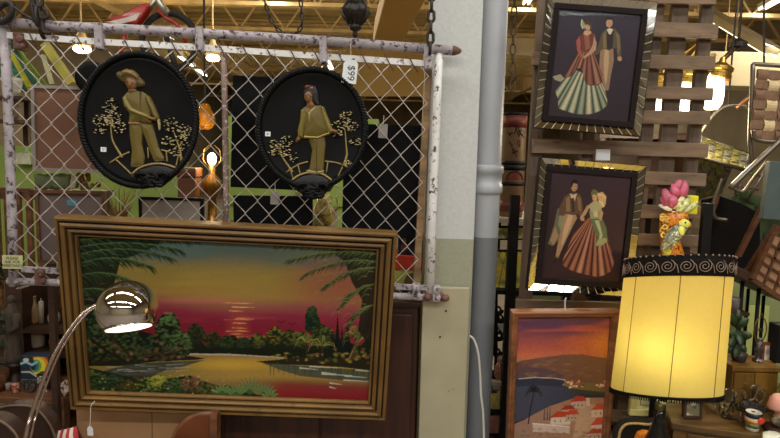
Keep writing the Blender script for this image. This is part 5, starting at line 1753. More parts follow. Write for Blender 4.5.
pts = [oncyl(520.5 + 8 * math.cos(a_), 181 - 9 * math.sin(a_)) for a_ in [i * .1963 for i in range(17)]]
MB().tube(pts, .003, 6).build('label_arch', m_rack, t, smooth=True)
b = MB(); vs = [oncyl(520.5 + 7 * q, 181 - 8 * math.sqrt(max(0, 1 - q * q)) * w, 1.008) for w in (0, .5, 1) for q in [-1 + i / 6 for i in range(13)]]
b.add(vs, [(j * 13 + i, j * 13 + i + 1, (j + 1) * 13 + i + 1, (j + 1) * 13 + i) for j in range(2) for i in range(12)]); b.build('label_panel', m_dred, t, solid=.001)
# things on the shelves
def gap_box(name, label, cat, x0, y0, x1, zbase, Y, d, m, face=None, **k):
    a, c = at(x0, y0, Y), at(x1, y0, Y)
    t = thing(name, label, cat, V(((a.x + c.x) / 2, Y, zbase + .002)))
    MB().span((a.x, Y, zbase + .002), (c.x, Y + d, a.z)).build('body', m, t, bev=.003)
    return t
z2_, z3_, z4_ = Z(291), Z(383), Z(412)
def little_painting(label, x0, y0, x1, y1, Y, kind, zbase):
    fr = rect_px((x0, y0), (x1, y0), (x1, y1), (x0, y1), Y, yaw=0, tilt=0)
    t = thing('small_painting', label, 'painting', fr.w(0, -fr.ht / 2))
    pt = Paint(x0 - 1, y0 - 1, x1 + 1, y1 + 1, 5, '7a6a28')
    r = random.Random(kind)
    for i in range(14):
        pt.soft(r.uniform(x0, x1), r.uniform(y0, y1), r.uniform(4, 10), r.uniform(2, 6), r.choice(['a07a1e', '6a7a2c', '4a5a34', 'b0942e', '8a8a6a', '3a3a2a', '7d8a5a']), .8)
    for i in range(5):
        x = r.uniform(x0, x1)
        pt.path([(x, y1), (x + r.uniform(-6, 6), (y0 + y1) / 2), (x + r.uniform(-10, 10), y0)], 1.2, '3a3a2c', .6)
    w, h = fr.wd / 2, fr.ht / 2
    canvas(fr, -w + .004, w - .004, -h + .004, h - .004, .001, pt, 'picture', m_paint, t, 40, 40, gain=4)
    b = MB()
    for u0, u1, v0, v1 in ((-w, w, h - .008, h), (-w, w, -h, -h + .008), (-w, -w + .008, -h + .008, h - .008), (w - .008, w, -h + .008, h - .008)):
        b.fbox(fr, u0, u1, v0, v1, -.02, .004)
    b.build('frame', m_rack, t); MB().fbox(fr, -w + .004, w - .004, -h + .004, h - .004, -.018, -.001).build('backing', m_rack, t)
little_painting('small yellow-green picture, upper one on the black metal shelving', 492, 226, 530, 240, Yg + .06, 3, 0)
little_painting('larger yellow-green picture standing below the upper one on the black metal shelving', 491, 250, 530, 290, Yg + .07, 5, 0)
boxthing('book', 'cream book lying flat on the black metal shelving above the red tin', 'book', 511, 296, 526, 303, Yg + .04, .15, mat('book_cream', '9a8a5a', .6), None)
gap_box('tin_box', 'cream tin on the shelf just left of the sunset village picture', 'box', 511, 306, 524, Z(322), Yg + .04, .12, mat('tin_cream', '8a7a54', .5, spots='5a4a2c'))
gap_box('tin_box', 'small red box low on the black shelving beside the sunset village picture', 'box', 509, 322, 520, Z(340), Yg + .04, .1, mat('box_redd', '7a1a14', .5))
MB().span((at(507, 340, Yg).x, Yg + .01, Z(340) - .015), (xb, Yg + .4, Z(340))).build('shelf_board', m_rack, bpy.data.objects['metal_shelving'])
# black wire ornaments hanging at the left of the shelving
t = thing('iron_candelabrum', 'black scrolled iron candelabrum behind the drain pipe, left of the shelving post', 'candelabrum', V((at(495, 380, 2.84).x, 2.84, Z(383))))
b = MB()
for (x, y, r) in ((492, 306, 5), (498, 310, 5), (493, 316, 6), (500, 318, 5), (494, 330, 6), (499, 336, 5), (492, 346, 5), (497, 352, 5)):
    b.tube([at(x + r * math.cos(i * .45) * (1 - i / 30), y + r * math.sin(i * .45) * (1 - i / 30), 2.84) for i in range(22)], .006, 6)
b.build('scrolls', m_rack, t, smooth=True)
q = [at(496, 298, 2.84), at(496, 360, 2.84)]
MB().tube([q[0], q[1], V((q[1].x, 2.84, Z(383)))], .009, 8).build('stem', m_rack, t)
MB().lathe([(.05, 0), (.045, .012), (.012, .03)], V((q[1].x, 2.84, Z(383))), seg=20).build('base', m_rack, t, smooth=True)
# figurines low on the shelving
def figurine(label, x, y0, y1, Y, zb, hx, hx2, name='figurine'):
    p = V((at(x, y1, Y).x, Y, zb + .002)); hgt = at(x, y0, Y).z - zb
    t = thing(name, label, 'figurine', p)
    k = hgt
    MB().lathe([(.2 * k, 0), (.24 * k, .05 * k), (.2 * k, .3 * k), (.22 * k, .5 * k), (.12 * k, .66 * k), (.07 * k, .7 * k)], p, seg=16).build('robe', mat('fig_' + hx, hx, .4, var=.3, scale=40), t, smooth=True)
    MB().ball(p + V((0, 0, .83 * k)), (.13 * k, .13 * k, .17 * k)).build('head', mat('fig_' + hx2, hx2, .4), t, smooth=True)
figurine('pink china figurine on the white shelf right of the drain pipe', 499, 356, 380, Yg + .06, Z(383), '8a5a4c', 'a07a68')
figurine('dark red china figurine beside the pink one on the white shelf', 506, 362, 380, Yg + .06, Z(383), '5a2018', '8a6a5a')
figurine('pale pink china figurine on the lowest shelf right of the drain pipe', 500, 386, 406, Yg + .1, Z(412), '9a6a60', 'b08a80')
z5 = Z(440)
MB().span((xa, Yg + .005, z5 - .02), (xb, Yg + .45, z5)).build('shelf_board', m_rack, bpy.data.objects['metal_shelving'])
gap_box('carton', 'white and yellow carton low on the black metal shelving', 'box', 492, 397, 506, Z(412), Yg + .02, .05, mat('carton_wy', '9a8e50', .5, spots='b0a630'))
gap_box('fabric_bundle', 'pink cloth bundle at the bottom of the black metal shelving', 'cloth', 490, 424, 506, z5, Yg + .06, .1, mat('pink_cloth', '9a6a62', .8, var=.3, scale=25))
# ================================================================== right half: pallets, prints, lamp, chairs, dresser
m_pal = mat('pallet_wood', '5c4a39', .8, var=.35, scale=5, stretch=(1, 6, 6), bump=.3, spots='2c211b', thr=(.58, .72))
m_pal2 = mat('pallet_wood_upright', '4a3c30', .8, var=.35, scale=5, stretch=(6, 6, 1), bump=.3, spots='2c211b', thr=(.58, .72))
Yp = 2.2
PW = rect_px((535, -8), (716, -6), (690, 438), (515, 438), Yp, yaw=0, tilt=0)
def pb(pts, w, th, n):      # board between two photo points in the pallet plane
    return PW.P(*pts[0], n), PW.P(*pts[1], n), w / F * Yp, th
t = thing('hanging_pallet', 'grey-brown slatted wooden pallet behind the two framed couples', 'pallet', PW.w(0, -PW.ht / 2))
for pts, w in ((((545, -12), (516, 450)), 13), (((596, -12), (570, 450)), 12), (((659, -12), (618, 450)), 12), (((681, -12), (640, 450)), 16), (((709, -12), (682, 250)), 12)):
    a, c, ww, th = pb(pts, w, .025, -.03)
    b = MB(); b.bar(a, c, ww, th, PW.N); b.build('upright', m_pal2, t, bev=.002)
rr = random.Random(8)
for y, x0, x1, h in ((1, 648, 715, 7), (30, 640, 717, 14), (61, 532, 714, 13), (93, 640, 712, 12), (118, 640, 709, 13), (148, 532, 707, 14), (178, 630, 705, 13), (212, 628, 700, 13), (240, 626, 698, 12), (272, 624, 694, 12), (307, 516, 690, 12), (345, 514, 680, 12), (380, 512, 664, 12), (414, 510, 660, 12)):
    a, c = PW.P(x0, y - .02 * (x1 - x0) * .6, -.004), PW.P(x1, y + .035 * (x1 - x0) * .6 - .5 + rr.uniform(-1, 1), -.004)
    b = MB(); b.bar(a, c, .02, h / F * Yp, PW.V); b.build('slat', m_pal, t, bev=.002)

Ybk = 3.05  # bookcase made up to put something dark behind the pallet gaps
x0, x1, zt_ = at(596, 200, Ybk).x, at(694, 200, Ybk).x, at(650, 131, Ybk).z
t = thing('bookcase', 'dark wooden bookcase added behind the slatted pallet to darken its gaps', 'bookcase', V(((x0 + x1) / 2, Ybk, 0)))
MB().span((x0, Ybk + .3, 0), (x1, Ybk + .32, zt_)).build('back', m_dkwood, t)
for x in (x0, x1 - .03):
    MB().span((x, Ybk, 0), (x + .03, Ybk + .3, zt_)).build('side_panel', m_dkwood, t)
for k in range(6):
    z_ = .06 + (zt_ - .1) * k / 5
    MB().span((x0 + .03, Ybk + .01, z_), (x1 - .03, Ybk + .3, z_ + .025)).build('shelf', m_dkwood, t)
m_print = vcmat('printed_paper', .5, spec=.3)
m_mir = mat('mirror_tile', 'd8d4c8', .06, 1, var=0, g=1)
m_grout = mat('mirror_edge', '857e70', .4, .3, var=.2, scale=60)
m_inner = mat('dark_frame', '130b0a', .6, var=.2, scale=8, spec=.15)
m_glass = glassy('picture_glass', gloss=.08)

def mirror_print(label, corners, Y, paint, slant, group):
    fr = rect_px(*corners, Y)
    print(label, fr.info, fr.wd, fr.ht)
    w, h = fr.wd / 2, fr.ht / 2
    t = thing('framed_picture', label, 'picture', fr.w(0, -h), group)
    bw, iw = 7.4 / F * Y, 5.6 / F * Y
    # bevelled border of little mirrors
    b = MB()
    cs = [V((-w, -h, 0)), V((w, -h, 0)), V((w, h, 0)), V((-w, h, 0))]
    ins = [V((1, 1, 0)), V((-1, 1, 0)), V((-1, -1, 0)), V((1, -1, 0))]
    r = random.Random(int(corners[0][1]))
    for k in range(4):
        o0, o1 = cs[k], cs[(k + 1) % 4]
        i0, i1 = o0 + ins[k] * bw, o1 + ins[(k + 1) % 4] * bw
        ho, hi = slant[k]
        L = (o1 - o0).length
        n = int(L / (8.6 / F * Y))
        for j in range(n):
            f0, f1 = (j + .05) / n, (j + .95) / n
            q = [o0 + (o1 - o0) * f0, o0 + (o1 - o0) * f1, i0 + (i1 - i0) * f1, i0 + (i1 - i0) * f0]
            zs = [ho, ho, hi, hi]
            dz = [r.uniform(-.0003, .0003) for _ in range(4)]
            b.add([fr.w(p_.x, p_.y, z + d) for p_, z, d in zip(q, zs, dz)], [(0, 1, 2, 3)])
    b.build('mirror_border', m_mir, t)
    b, e = MB(), MB()
    for k in range(4):
        o0, o1 = cs[k], cs[(k + 1) % 4]
        i0, i1 = o0 + ins[k] * bw, o1 + ins[(k + 1) % 4] * bw
        ho, hi = slant[k]
        b.add([fr.w(o0.x, o0.y, ho - .0008), fr.w(o1.x, o1.y, ho - .0008), fr.w(i1.x, i1.y, hi - .0008), fr.w(i0.x, i0.y, hi - .0008)], [(0, 1, 2, 3)])
        e.add([fr.w(o0.x, o0.y, -.02), fr.w(o1.x, o1.y, -.02), fr.w(o1.x, o1.y, ho), fr.w(o0.x, o0.y, ho)], [(0, 1, 2, 3)])
    b.build('border_backing', m_grout, t)
    e.build('outer_edge', m_inner, t, solid=.002)
    b = MB()
    for u0, u1, v0, v1 in ((-w + bw, w - bw, h - bw - iw, h - bw), (-w + bw, w - bw, -h + bw, -h + bw + iw), (-w + bw, -w + bw + iw, -h + bw + iw, h - bw - iw), (w - bw - iw, w - bw, -h + bw + iw, h - bw - iw)):
        b.fbox(fr, u0, u1, v0, v1, -.02, .012)
    b.build('inner_frame', m_inner, t, bev=.002)
    u, v = w - bw - iw + .002, h - bw - iw + .002
    canvas(fr, -u, u, -v, v, .002, paint, 'print', m_print, t, 190, 240, gain=1.75)
    MB().fbox(fr, -u, u, -v, v, .0045, .0055).build('glass', m_glass, t)
    MB().fbox(fr, -w + .01, w - .01, -h + .01, h - .01, -.03, -.022).build('backing', m_brown, t)
    return fr


def skirt(pt, top, hem, cols, light, n_sub=3, seed=1):
    """a gathered skirt: wedges of cloth from the waist to the hem, light in the middle of each fold"""
    n = len(hem) - 1
    for i in range(n):
        a, c = hem[i], hem[i + 1]
        mid = ((a[0] + c[0]) / 2, (a[1] + c[1]) / 2 + 1)
        ta = (top[0][0] + (top[1][0] - top[0][0]) * i / n, top[0][1] + (top[1][1] - top[0][1]) * i / n)
        tc = (top[0][0] + (top[1][0] - top[0][0]) * (i + 1) / n, top[0][1] + (top[1][1] - top[0][1]) * (i + 1) / n)
        pt.poly([ta, tc, c, mid, a], cols[i % len(cols)])
        f = lambda p, q, k: (p[0] + (q[0] - p[0]) * k, p[1] + (q[1] - p[1]) * k)
        for s, al in ((.75, .3), (.5, .4), (.25, .5)):
            pt.poly([f(ta, tc, .5 - s / 2), f(ta, tc, .5 + s / 2), f(a, c, .5 + s / 2), f(a, c, .5 - s / 2)], light[i % len(light)], al)

# ---------------- print 1: she on the left in a flounced gown, he in a waistcoat
s1 = 3.129
q1 = lambda *p: zc(525, 0, s1, p)
p1 = Paint(535, -14, 662, 145, 5, '29212a')
p1.vgrad([(0, '2c2530'), (60, '271d25'), (130, '281b20')])
p1.soft(590, 130, 60, 20, '3a2733', .4)
# him
p1.poly(q1((236, 148), (250, 150), (256, 154), (276, 150), (278, 190), (268, 240), (262, 282), (250, 284), (240, 250), (232, 210)), '7d6248')
p1.poly(q1((250, 152), (262, 154), (262, 200), (254, 270), (248, 240), (246, 190)), 'a88a68', .7)
p1.poly(q1((240, 104), (252, 92), (268, 88), (284, 92), (296, 108), (300, 140), (301, 178), (292, 182), (286, 150), (276, 152), (262, 158), (246, 152), (238, 158), (226, 172), (216, 168), (228, 146)), '4a3f2a')
p1.poly(q1((244, 106), (254, 98), (258, 150), (244, 150)), '6d5c3e', .8); p1.poly(q1((284, 100), (296, 112), (298, 150), (290, 176), (288, 130)), '6d5c3e', .7)
p1.poly(q1((254, 98), (266, 104), (278, 96), (274, 150), (262, 156), (256, 150)), '241c1a'); p1.poly(q1((256, 92), (266, 88), (276, 92), (268, 108), (262, 106)), 'b0a088')
p1.poly(q1((290, 178), (300, 176), (304, 186), (298, 192), (290, 188)), '9a7456')
p1.poly(q1(*ell(264, 72, 10, 14, 8)), 'a07858'); p1.poly(q1((252, 66), (254, 56), (264, 50), (275, 56), (276, 68), (270, 62), (258, 62)), '17100e')
p1.path(q1((261, 71), (263, 71)), .5, '20140f'); p1.path(q1((268, 72), (270, 72)), .5, '20140f'); p1.path(q1((262, 79), (268, 79)), .5, '5a2a20')
# her flounced underskirt, overskirt, bodice
skirt(p1, q1((150, 215), (240, 255)), q1((94, 282), (104, 312), (104, 338), (130, 348), (158, 356), (186, 358), (214, 355), (240, 344), (258, 328), (256, 306), (246, 268)), ['2c3a30', '26332c', '454a38'], ['b0a888', '8f9272', 'bcb090'])
p1.poly(q1((86, 240), (110, 232), (124, 246), (112, 256), (94, 250)), '8d8266', .9)
skirt(p1, q1((172, 155), (215, 160)), q1((122, 240), (142, 240), (160, 216), (176, 212), (190, 262), (216, 268), (242, 258), (242, 235)), ['3a1916', '48221c', '32140f'], ['8f5a44', '7d5040', '9a6a50'])
p1.poly(q1((172, 112), (182, 104), (206, 100), (222, 108), (220, 130), (212, 158), (188, 166), (176, 150)), '5a2c24')
p1.poly(q1((184, 110), (200, 106), (204, 150), (190, 158)), '8a5440', .6)
p1.poly(q1((170, 112), (160, 130), (164, 160), (176, 184), (184, 180), (174, 158), (174, 132)), '8a4434'); p1.poly(q1((216, 112), (224, 134), (222, 156), (206, 170), (184, 184), (182, 178), (202, 160), (212, 140)), '9a7456')
p1.poly(q1((186, 96), (206, 96), (208, 104), (194, 112), (182, 106)), 'a88060')
p1.poly(q1(*ell(196, 82, 9, 13, -10)), 'a88060')
p1.poly(q1((184, 84), (184, 68), (198, 64), (210, 72), (210, 90), (204, 98), (203, 80), (192, 76)), '3a2c18')
p1.poly(q1((174, 72), (180, 62), (188, 76), (186, 92), (178, 86)), '7d7a5c'); p1.path(q1((180, 88), (176, 76), (178, 62)), 1, 'a8a486')
p1.path(q1((192, 82), (194, 82)), .5, '20140f'); p1.path(q1((199, 82), (201, 81)), .5, '20140f'); p1.path(q1((194, 90), (199, 90)), .5, '7a2a20')
p1.grain(.06)
g = 'mirror-framed prints of couples on the pallet'
mirror_print('upper mirror-framed print of a lady in a flounced gown beside a gentleman', ((547.5, -5), (656.5, 3), (639.5, 136.5), (533, 127.5)), 2.11, p1, [(.0125, .003), (.009, .0105), (.0135, .003), (.010, .005)], g)
# ---------------- print 2: he on the left in a brown coat, she in a wide crinoline
s2 = 2.736
q2 = lambda *p: zc(520, 140, s2, p)
p2_ = Paint(524, 150, 650, 302, 5, '2c1c1e')
p2_.vgrad([(160, '33242a'), (230, '2b191a'), (290, '2a1718')])
P = p2_
P.poly(q2((120, 176), (102, 190), (94, 230), (84, 262), (76, 284), (90, 290), (108, 270), (122, 240)), '55553f')
P.poly(q2((96, 236), (82, 276), (92, 288), (106, 262)), '8a6a48'); P.poly(q2((112, 186), (104, 230), (112, 250), (122, 210)), '7a7a5c', .7)
P.poly(q2((124, 196), (152, 200), (156, 214), (146, 232), (132, 262), (114, 300), (104, 324), (96, 326), (104, 280), (114, 240)), '8a6a50')
P.poly(q2((132, 204), (146, 206), (136, 240), (120, 280), (112, 290), (120, 240)), 'b0906c', .7)
P.poly(q2((104, 318), (98, 334), (88, 340), (90, 334), (96, 322)), '1a1210')
P.poly(q2((122, 154), (136, 146), (152, 144), (166, 150), (172, 178), (172, 206), (178, 214), (170, 218), (158, 200), (150, 206), (126, 202), (118, 208), (104, 206), (110, 180)), '4f3a28')
P.poly(q2((126, 160), (136, 152), (138, 196), (126, 196)), '7a5c40', .8); P.poly(q2((156, 154), (166, 158), (168, 196), (160, 192)), '7a5c40', .7)
P.poly(q2((136, 146), (146, 150), (156, 146), (150, 166), (144, 172)), 'a89478'); P.poly(q2((140, 160), (148, 158), (150, 196), (142, 198)), '33231a')
P.poly(q2(*ell(149, 128, 8.5, 13, 8)), '9a7050'); P.poly(q2((138, 120), (142, 110), (154, 106), (160, 114), (156, 120), (146, 118), (142, 130)), '150e0c')
P.path(q2((148, 126), (150, 126)), .5, '1c120e'); P.path(q2((154, 127), (156, 127)), .5, '1c120e'); P.path(q2((149, 136), (154, 136)), .5, '5a2a20')
P.poly(q2((164, 212), (176, 212), (176, 222), (166, 220)), '9a7050')
skirt(P, q2((186, 214), (226, 214)), q2((150, 250), (124, 310), (114, 340), (130, 352), (150, 360), (172, 366), (194, 372), (214, 374), (236, 368), (252, 356), (258, 330), (248, 296), (236, 262)), ['34180f', '44231a', '301410'], ['9a6248', 'a87458', '8a5540'])
P.poly(q2((194, 214), (224, 212), (236, 240), (240, 276), (228, 286), (214, 292), (204, 290), (212, 266), (200, 244)), '4f5638'); P.poly(q2((204, 220), (216, 220), (226, 262), (216, 280), (218, 256)), '9a9a6c', .8); P.poly(q2((206, 288), (216, 270), (236, 268), (238, 278), (222, 290)), '7d7d55')
P.poly(q2((190, 196), (196, 178), (212, 172), (222, 180), (224, 214), (192, 216)), '7a7352'); P.poly(q2((198, 182), (210, 178), (214, 210), (202, 210)), 'b0a67e', .6)
P.poly(q2((190, 184), (180, 204), (168, 216), (164, 212), (174, 196), (184, 178)), '9a7456'); P.poly(q2((220, 184), (228, 200), (222, 222), (216, 216), (220, 202)), '9a7456')
P.poly(q2((186, 180), (200, 168), (218, 168), (228, 182), (214, 196), (196, 196)), '8d8660', .95)
P.poly(q2(*ell(206, 158, 8, 12, -5)), 'a88060')
P.poly(q2((196, 158), (194, 142), (202, 134), (214, 142), (216, 160), (210, 170), (210, 152), (200, 148)), '55552f'); P.poly(q2((210, 146), (226, 142), (236, 154), (234, 176), (226, 186), (218, 176), (214, 160)), 'a8865a'); P.path(q2((214, 150), (226, 150), (234, 158)), 1, 'c0a070'); P.path(q2((216, 166), (224, 172), (230, 182)), .9, 'c9a87c')
P.path(q2((202, 157), (204, 157)), .5, '20140f'); P.path(q2((202, 166), (206, 166)), .5, '7a2a20')
P.grain(.06)
mirror_print('lower mirror-framed print of a brown-coated gentleman and a lady in crinoline', ((540, 157.5), (645, 166), (630, 296), (527, 289)), 2.1, p2_, [(.0155, .003), (.009, .0105), (.0165, .002), (.010, .005)], g)
# white plate standing in for light seen through the gap, its hook above
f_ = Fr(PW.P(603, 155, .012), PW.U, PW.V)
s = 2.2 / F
MB().fbox(f_, -7 * s, 7 * s, -5.5 * s, 5.5 * s, -.006, .002).build('hanging_small_panel', mat('gap_light_white', 'd8d6d0', .5, var=0), label='white plate standing in for light through the pallet between the two mirror-framed prints', cat='card', bev=.002)
t = thing('hanging_hook', 'small pale metal hooks over the slat above the white gap light plate', 'hook', PW.P(605, 140, .02))
for x in (600, 605, 610):
    MB().tube([PW.P(x - 2, 138, .02), PW.P(x, 137, .024), PW.P(x + 1.5, 138.4, .024), PW.P(x, 139.5, .02)], .002, 6).build('hook', mat('pale_metal', 'b0aca4', .3, .5), t)

# ---------------- village sunset painting
VI = rect_px((515.5, 311), (622, 309.5), (603, 470), (501, 470), 2.1, yaw=0)
t = thing('framed_painting', 'wood-framed painting of a red sunset over a bay village, below the two prints', 'painting', VI.w(0, -VI.ht / 2))
m_vf = wood('village_frame', '5f3a22', '3a2012', .45, axis=0)
fw2 = 7.5 / F * 2.1
moulding(VI, VI.wd, VI.ht, [(0, -.02), (0, .014), (.003, .018), (.008, .019), (.014, .013), (.02, .012), (fw2 - .002, .006), (fw2, .004), (fw2, -.01)], 'frame', [m_vf, m_vf], t)
p = Paint(500, 306, 626, 474, 4, '8a4a38')
sv = 3.174
qv = lambda *a: zc(500, 300, sv, a)
p.vgrad([(319, '4f3440'), (330, '5a3542'), (340, '7a3f3c'), (348, '8a4438'), (356, '9a5238'), (362, '8a6040')], tilt=0)
nz = p.noise(40, 3.5, 6)
p.mix(np.clip((nz - .5) * 3, 0, 1) * np.clip((352 - p.Y) / 20, 0, 1) * .6, 'a0483a')
p.soft(612, 346, 60, 26, 'b0602c', .7); p.soft(618, 344, 34, 18, 'b8782f', .7); p.soft(540, 324, 50, 7, '453044', .6); p.soft(560, 333, 40, 3, '5a3444', .6)
p.poly(qv((48, 200), (70, 192), (110, 186), (150, 180), (200, 174), (262, 172), (290, 178), (330, 184), (380, 190), (380, 280), (200, 275), (48, 250)), '523634', 1, grad=(520, 0, 610, 0, '6d4c30'))
p.poly(qv((48, 230), (80, 212), (130, 214), (170, 226), (200, 238), (200, 262), (48, 252)), '45353a', .8)
for i in range(60):
    x, y = 515 + rr.random() * 100, 358 + rr.random() * 20
    p.soft(x, y, 5, 1.5, rr.choice(['6d4a3a', '5a4a30', '8a5a38', '6a5a3a']), .4)
p.poly(qv((40, 252), (90, 247), (150, 248), (200, 252), (206, 262), (220, 276), (380, 290), (380, 330), (240, 320), (150, 345), (80, 380), (30, 400)), '252a34', 1, grad=(520, 380, 560, 400, '302d38'))
p.poly(qv((40, 276), (120, 270), (200, 276), (250, 284), (250, 310), (170, 330), (100, 370), (36, 390)), '3a3946', .8)
p.path(qv((60, 250), (110, 246), (170, 248), (206, 254), (212, 262), (200, 270)), .8, 'a09080')
p.poly(qv((200, 262), (260, 262), (380, 270), (380, 300), (300, 292), (230, 280), (206, 274)), '6a5530')
for i in range(26):
    x, y = rr.uniform(210, 340), rr.uniform(254, 276)
    p.poly(qv((x, y), (x + 8, y), (x + 8, y + 6), (x, y + 6)), rr.choice(['b08a6a', 'a06048', 'c0a080', '5a4a2a'])); p.poly(qv((x - 1, y), (x + 4, y - 4), (x + 9, y)), '8a3020')
p.poly(qv((210, 280), (380, 296), (380, 306), (240, 298)), '3a3a24', .8)
p.poly(qv((28, 440), (28, 420), (90, 372), (160, 336), (240, 310), (380, 310), (380, 440)), '7a5f50', 1, grad=(520, 430, 600, 410, '96684c'))
p.poly(qv((250, 330), (300, 330), (320, 380), (300, 440), (230, 440), (240, 390)), 'a58468', .8)
def house(x, y, w, h, roof, wall):
    p.poly(qv((x, y), (x + w, y - 4), (x + w, y + h), (x, y + h)), wall)
    p.poly(qv((x - 4, y + 2), (x + w * .35, y - h * .8), (x + w * .9, y - h * .75), (x + w + 4, y - 2)), roof)
    for k in range(3):
        p.poly(qv((x + w * (.2 + .27 * k), y + h * .35), (x + w * (.2 + .27 * k) + 3, y + h * .35), (x + w * (.2 + .27 * k) + 3, y + h * .65), (x + w * (.2 + .27 * k), y + h * .65)), '3a2c28')
for a in ((225, 322, 46, 22, '9a3524', 'a88c78'), (195, 348, 40, 18, '8a3020', '9a8070'), (160, 372, 64, 24, '96351f', 'b09a88'), (208, 364, 40, 20, 'a03c28', '9a7e68'), (290, 348, 60, 24, 'a8472c', 'b59478'), (290, 396, 56, 30, 'a8432c', 'b8988a'), (276, 424, 50, 20, '9a3c28', 'a88a78'), (330, 336, 46, 20, '9c4028', 'a08068')):
    house(*a)
p.poly(qv((104, 392), (220, 402), (222, 424), (104, 418)), 'a58f82'); p.path(qv((104, 392), (220, 402)), 1.2, 'c0aa9a')
p.poly(qv((272, 310), (284, 310), (286, 336), (274, 336)), 'b89a80')
for i in range(40):
    p.soft(500 + rr.uniform(40, 330) / sv, 300 + rr.uniform(400, 440) / sv, 3, 1.6, rr.choice(['5a4a40', '8a6a58', '6a5a38', '7a4a3a']), .6)
p.path(qv((90, 392), (94, 360), (102, 320), (108, 290)), 1.3, '1c1618', .9)
for i in range(13):
    a = math.pi * (-.15 + 1.3 * i / 12)
    p.path(qv((107, 290), (107 + 16 * math.cos(a), 286 - 15 * math.sin(a)), (107 + 29 * math.cos(a), 292 - 14 * math.sin(a) + 10)), 1.1, rr.choice(['171418', '221d1c', '2c2620']), .4)
for x in (140, 150, 158):
    p.line(qv((x, 380))[0], qv((x + 1, 340))[0], 1.5, '3a3430', .5)
p.grain(.1, 1.2, .9)
canvas(VI, -VI.wd / 2 + fw2 - .003, VI.wd / 2 - fw2 + .003, -VI.ht / 2 + fw2 - .003, VI.ht / 2 - fw2 + .003, -.004, p, 'canvas', m_paint, t, 190, 280)
MB().fbox(VI, -VI.wd / 2 + .01, VI.wd / 2 - .01, -VI.ht / 2 + .01, VI.ht / 2 - .01, -.02, -.008).build('backing', m_brown, t)
MB().tube([VI.P(565, 311, .005), VI.P(565, 300, .0), VI.P(566, 298, -.01)], .003, 6).build('hanging_wire', MATS['pale_metal'], t)

# ---------------- the lit table lamp
Yl = 1.8
sl = Yl / F
top_c, bot_c = at(678.5, 260, Yl + .085), at(665, 392, Yl)
ax = (top_c - bot_c).normalized()
tilt_ax = ax
hgt = (top_c - bot_c).length * 1.0
r_top, r_bot = 56.5 * sl * .925, 57.5 * sl * .92
t = lamp = thing('table_lamp', 'lit table lamp with a big cream drum shade and black scroll band', 'lamp', V((at(659, 438, Yl).x - .01, Yl, .40)))
def shade_mat():
    m = bpy.data.materials.new('lamp_shade_fabric')
    m.use_nodes = True
    nt = m.node_tree
    b = nt.nodes['Principled BSDF']
    nt.nodes.remove(b)
    d = nt.nodes.new('ShaderNodeBsdfDiffuse'); tr = nt.nodes.new('ShaderNodeBsdfTranslucent'); mx = nt.nodes.new('ShaderNodeMixShader')
    nz = nt.nodes.new('ShaderNodeTexNoise'); nz.inputs['Scale'].default_value = 30
    rp = nt.nodes.new('ShaderNodeValToRGB')
    rp.color_ramp.elements[0].color = (.72, .57, .17, 1); rp.color_ramp.elements[1].color = (.77, .62, .20, 1)
    nt.links.new(nz.outputs['Fac'], rp.inputs[0])
    nt.links.new(rp.outputs[0], d.inputs[0]); nt.links.new(rp.outputs[0], tr.inputs[0])
    mx.inputs[0].default_value = .55
    nt.links.new(d.outputs[0], mx.inputs[1]); nt.links.new(tr.outputs[0], mx.inputs[2])
    nt.links.new(mx.outputs[0], nt.nodes['Material Output'].inputs[0])
    return m
tn = V((-.011, .256, 1)).normalized()            # the rings of the shade sit askew on its leaning frame
X_ = V((1, 0, 0)); X_ = (X_ - tn * X_.dot(tn)).normalized()
Yax = tn.cross(X_)
def ringmesh(prof):
    b_ = MB()
    vs_ = []
    for r_, z_ in prof:
        c_ = bot_c + (top_c - bot_c) * (z_ / hgt)
        vs_ += [c_ + X_ * (r_ * math.sin(2 * math.pi * q_ / 72)) - Yax * (r_ * math.cos(2 * math.pi * q_ / 72)) for q_ in range(72)]
    return b_.add(vs_, [(i_ * 72 + q_, i_ * 72 + (q_ + 1) % 72, (i_ + 1) * 72 + (q_ + 1) % 72, (i_ + 1) * 72 + q_) for i_ in range(len(prof) - 1) for q_ in range(72)])
N_ = 72
prof = [(r_bot, 0), (r_bot * .992, hgt * .35), (r_top * .995, hgt * .7), (r_top, hgt)]
o = ringmesh(prof).build('lamp_shade', shade_mat(), t, smooth=True)
o['label'] = 'cream fabric drum shade, glowing yellow'
m_trim = mat('black_braid', '0c0907', .8, var=.3, scale=60, spec=.1)
def on_shade(ang, z, off=0):
    r = r_bot + (r_top - r_bot) * z / hgt + off
    return bot_c + (top_c - bot_c) * (z / hgt) + X_ * (r * math.sin(ang)) - Yax * (r * math.cos(ang))
bh = 19.5 * sl
band = ringmesh([(r_top * 1.012, hgt - bh), (r_top * 1.02, hgt - bh * .5), (r_top * 1.012, hgt + .004), (r_top * 1.0, hgt + .004)]).build('scroll_band', m_trim, t, smooth=True)
